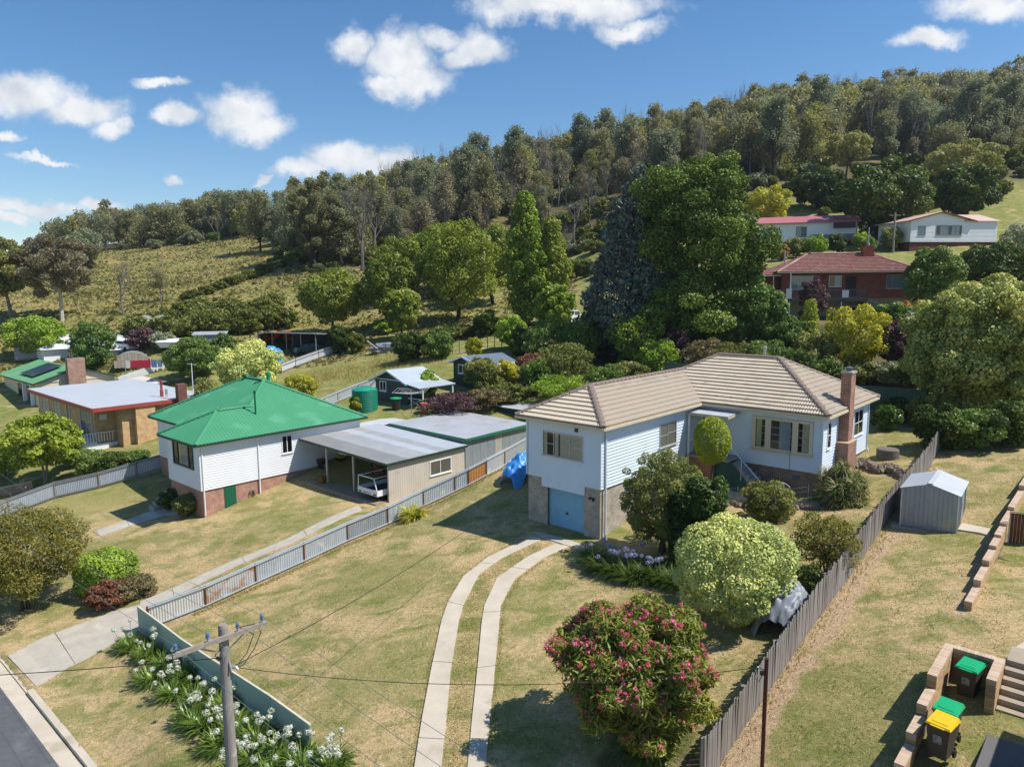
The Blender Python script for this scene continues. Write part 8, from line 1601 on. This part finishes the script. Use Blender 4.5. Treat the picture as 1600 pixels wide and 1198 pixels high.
def clutter():
    wm = WHITE(); tin = mat('rusty tin', (.28, .20, .14), .7, (.40, .34, .28), 3); dk = mat('dark shed tin', (.10, .105, .11))
    # long open shed with parked car
    a = atd(406, 548, 97); b = atd(500, 556, 93); a[2] = T(a[0], a[1]); b[2] = T(b[0], b[1]); yaw = atan2(b[1]-a[1], b[0]-a[0]); L = np.linalg.norm((b-a)[:2]); t = thing('open_shed', 'long low open fronted dark shed with thin tin roof beyond the paddock', 'shed', tuple(a), yaw)
    MB().hexa([(-.3, -.5, 2.35), (L, -.5, 2.35), (L, 5, 2.0), (-.3, 5, 2.0), (-.3, -.5, 2.45), (L, -.5, 2.45), (L, 5, 2.1), (-.3, 5, 2.1)]).build('roof', mat('zinc panel', (.30, .33, .36)), t); MB().box(0, L-.3, 4.7, 4.8, -.6, 2.1).box(0, .1, 0, 4.8, -.6, 2.2).box(L*.55, L*.56, 0, 4.8, -.6, 2.2).build('wall', dk, t)
    for i in range(5): MB().box(L*i/4.2, L*i/4.2+.12, -.3, -.18, -.8, 2.35).build('post', greypost, t)
    def car(label, px, py, yaw, c, d=None, s=1.):
        g = atg(px, py) if d is None else np.array((*atd(px, py, d)[:2], 0)); g[2] = T(g[0], g[1]); t = thing('parked_car', label, 'car', tuple(g), yaw); t.scale = (s,)*3; m = mat('car paint %.2f%.2f' % c[:2], c, .3, tuple(k*.9 for k in c), spec=.6); gl_ = mat('car glass', (.02, .03, .035), .1, spec=.7)
        pr = [(-2.2, .35), (-2.25, .75), (-2.1, .95), (-1.3, 1.0), (-.75, 1.42), (.75, 1.45), (1.35, 1.02), (2.05, .92), (2.2, .7), (2.2, .35)]; q = MB(); n = len(pr)
        for y, k in ((-.85, 1), (.85, 1)): q.v += [(x, y*(.85 if z > 1.1 else 1), z) for x, z in pr]
        q.f += [tuple(range(n)), tuple(range(2*n-1, n-1, -1))]+[(i, n+i, n+(i+1) % n, (i+1) % n) for i in range(n)]; q.build('body', m, t)
        g2 = MB(); g2.quad((-1.28, -.80, 1.02), (-.8, -.76, 1.38), (-.8, .76, 1.38), (-1.28, .80, 1.02)).quad((1.33, .8, 1.04), (.8, .76, 1.42), (.8, -.76, 1.42), (1.33, -.8, 1.04)); g2.v = [(x*1.01, y, z+.02) for x, y, z in g2.v]; g2.build('windscreen', gl_, t)
        for sy in (-1, 1): MB().quad((-1.15, sy*.862, 1.02), (1.2, sy*.862, 1.04), (.72, sy*.745, 1.38), (-.72, sy*.745, 1.38)).build('side_window', gl_, t)
        for x in (-1.4, 1.4):
            for y in (-.85, .72): MB().tube([(x, y, .33), (x, y+.14, .33)], .33, 12).build('wheel', mat('black rubber', (.012, .012, .012)), t)
    car('dark green car parked under the long open shed', 484, 552, .5, (.03, .07, .055), 95); car('white van partly hidden by the yellow green tree', 890, 480, 1.2, (.74, .75, .76), 90, 1.25)
    car('white car with open boot among the sheds at the left', 196, 548, 2.6, (.72, .73, .74)); car('grey blue car behind the dark orchard tree', 300, 566, .3, (.35, .42, .50))
    # mesh dishes, arched tin shed, clothes on a line, white boat cover
    dm = mat('pale mesh dish', (.50, .50, .47), .6, (.40, .40, .38), 20)
    for px, lab in ((228, 'left of two large pale mesh dishes'), (252, 'right of two large pale mesh dishes')):
        p = atd(px, 514, 104); t = thing('satellite_dish', lab+' tilted skyward', 'dish', (p[0], p[1], T(p[0], p[1]))); h = p[2]-T(p[0], p[1])+.6; MB().tube([(0, .3, 0), (0, .3, h)], .12, 6).build('mast', mat('galvanised', (.45, .46, .47)), t); d = MB().lathe([(0.05, 0), (.6, .08), (1.15, .32), (1.35, .48)], 20).build('dish', dm, t); d.location = (0, 0, h); d.rotation_euler = (radians(62), 0, 0); MB().tube([(0, 0, 0), (0, 0, 1.2)], .03, 5).build('feed', mat('galvanised', (.45, .46, .47)), d)
    p = atg(208, 572); t = thing('arched_shed', 'arched rusty corrugated tin shed among the left neighbours clutter', 'shed', tuple(p), .5); q = MB(); n = 12
    for k in range(n+1): a_ = pi*k/n; q.v += [(-2.2*cos(a_), -1.6, 1.9*sin(a_)), (-2.2*cos(a_), 1.6, 1.9*sin(a_))]
    for k in range(n): q.f.append((2*k, 2*k+2, 2*k+3, 2*k+1))
    q.build('arch', mat('zinc panel', (.30, .33, .36)), t)
    for k in range(11): x = -2.1+.39*k; hh = 1.9*sqrt(max(.02, 1-(x+.18)**2/4.84)); MB().box(x, x+.36, -1.66, -1.62, 0, hh).build('wall_sheet', tin if k % 2 else mat('pale rusty tin', (.42, .37, .32), .7, (.30, .22, .17), 3), t)
    p = atg(228, 586); t = thing('clothes_line', 'clothes line with red blanket and blue clothes', 'clothes line', tuple(p), .35); MB().tube([(-2.2, 0, 0), (-2.2, 0, 1.9)], .04, 5).tube([(2.2, 0, 0), (2.2, 0, 1.9)], .04, 5).tube([(-2.2, 0, 1.85), (2.2, 0, 1.85)], .01, 4).build('posts', mat('galvanised', (.45, .46, .47)), t)
    for x0, x1, c, nm in ((-1.6, .6, (.35, .015, .04), 'red_blanket'), (.7, 1.3, (.08, .15, .3), 'trousers'), (1.4, 1.9, (.1, .2, .25), 'shirt'), (-2.1, -1.7, (.5, .5, .5), 'towel')): MB().hexa([(x0, -.05, .95), (x1, .0, .9), (x1, .05, .9), (x0, .03, .95), (x0, -.01, 1.86), (x1, -.01, 1.86), (x1, .01, 1.86), (x0, .01, 1.86)]).build(nm, mat(nm+' cloth', c, .9), t)
    a = atg(186, 600); b = atg(262, 574); t = thing('low_fence', 'long low white sheet fence slanting between the left back yards', 'fence', tuple(a)); MB().beam((0, 0, .45), tuple(b-a+(0, 0, .45)), .06, .9).build('panel', mat('white zinc', (.60, .62, .64)), t)
    p = atg(272, 548); t = thing('covered_boat', 'small boat under a crumpled white cover on a trailer', 'boat', tuple(p), .4); MB().hexa([(-1.6, -.5, .5), (1.6, -.7, .5), (1.6, .7, .5), (-1.6, .5, .5), (-2.2, -.8, 1.3), (1.8, -1, 1.2), (1.8, 1, 1.2), (-2.2, .8, 1.3)]).hexa([(-2.2, -.8, 1.3), (1.8, -1, 1.2), (1.8, 1, 1.2), (-2.2, .8, 1.3), (-1, -.2, 1.6), (1, -.3, 1.7), (1, .3, 1.7), (-1, .2, 1.6)]).build('cover', wm, t); MB().tube([(0, -.7, .3), (0, -.5, .3)], .3, 10).tube([(0, .5, .3), (0, .7, .3)], .3, 10).build('wheels', mat('black rubber', (.012, .012, .012)), t)
    for px, py, w, h, c, lab in ((60, 556, 5, 2.2, (.50, .52, .55), 'small pale flat roofed shed between the left trees'), (330, 545, 4, 2.0, (.40, .42, .44), 'small grey tin shed behind the round orchard tree'), (165, 545, 5, 1.6, (.16, .19, .23), 'low dark blue roofed lean-to behind the white car')):
        g = atg(px, py); t = thing('tin_shed', lab, 'shed', tuple(g), .3); MB().box(-w/2, w/2, -1.4, 1.4, -.4, h).build('wall', mat('tin %.2f' % c[0], tuple(k*.7 for k in c), .7), t); corr_sheet(-w/2-.2, w/2+.2, -1.6, 1.6, h+.02, h+.3, .3).build('roof', mat('tin roof %.2f' % c[0], c, .5), t)
    # log pile and tarpaulin under the orchard trees, wire fence posts
    g = atg(612, 548); t = thing('log_pile', 'pile of pale logs and grey cover in the paddock behind the cabin', 'logs', tuple(g)); rn = random.Random(6); lm_ = mat('pale log', (.45, .40, .32), .9, (.3, .26, .2), 4); MB().blob((0, 0, .3), (2.6, 1.2, .75), 4, 14, 8, .25).build('grey_cover', mat('silver tarpaulin', (.34, .37, .42)), t)
    for i in range(12): x = rn.uniform(-2.6, 2.6); y = rn.uniform(-1.6, -.6); MB().tube([(x, y, .3), (x+rn.uniform(-2, 2), y+rn.uniform(.5, 1.5), rn.uniform(.6, 1.4))], .12, 6).build('log', lm_, t)
    t = thing('wire_fence', 'thin post and wire fence above the dark garden sheds', 'fence', tuple(atg(650, 560))); o = np.array(t.location)
    for i in range(15): p = atg(652+i*11, 560-i*1.2)-o; MB().tube([p, p+(0, 0, 1.5)], .05, 5).build('post', greypost, t)
    pp = [atg(652+i*11, 560-i*1.2)-o for i in range(15)]
    for h in (.5, .9, 1.3): MB().tube([p+(0, 0, h) for p in pp], .012, 4, cap=False).build('wire', mat('galvanised', (.45, .46, .47)), t)
    # brick stair wall and terrace of the far left house
    p = atg(10, 700); t = thing('brick_stair_wall', 'stepped pink brick wall at the left edge below the cream house', 'wall', tuple(p), YA); pb = brick_mat('pink brick', (.46, .28, .19), (.38, .22, .15), (.4, .34, .28))
    for i in range(7): MB().box(-.15, .15, .8*i, .8*i+.79, -.6, .9+.28*i).build('wall_step', pb, t)
    p = atg(70, 690); t = thing('brick_terrace', 'small brick terrace with rail between the cream and tan houses', 'terrace', tuple(p), YA); MB().box(-9, -1, 2, 7, -1.5, 1.1).build('base', pb, t)
    rl = MB().beam((-9, 2, 2.0), (-1, 2, 2.0), .05, .05).build('rail', mat('dark metal', (.03, .03, .035)), t); me = MB().box(-.015, .015, -.015, .015, 0, .9).mesh('baluster', mat('dark metal', (.03, .03, .035)))
    for i in range(40): link('baluster', me, rl, location=(-8.9+.2*i, 2, 1.1))
clutter()
# ------------------------------------------------------------------ the air
def haze():
    m = bpy.data.materials.new('thin summer haze'); m.use_nodes = True; nt = m.node_tree; N = nt.nodes; N.remove(N['Principled BSDF']); v = N.new('ShaderNodeVolumePrincipled'); v.inputs['Density'].default_value = .00014; v.inputs['Color'].default_value = (.72, .80, .92, 1); v.inputs['Anisotropy'].default_value = .2
    nt.links.new(v.outputs[0], N['Material Output'].inputs['Volume'])
    o = MB().box(-800, 900, -40, 3200, -60, 190).build('haze', m); stuff(o); o['label'] = 'thin summer haze'; return o
haze()
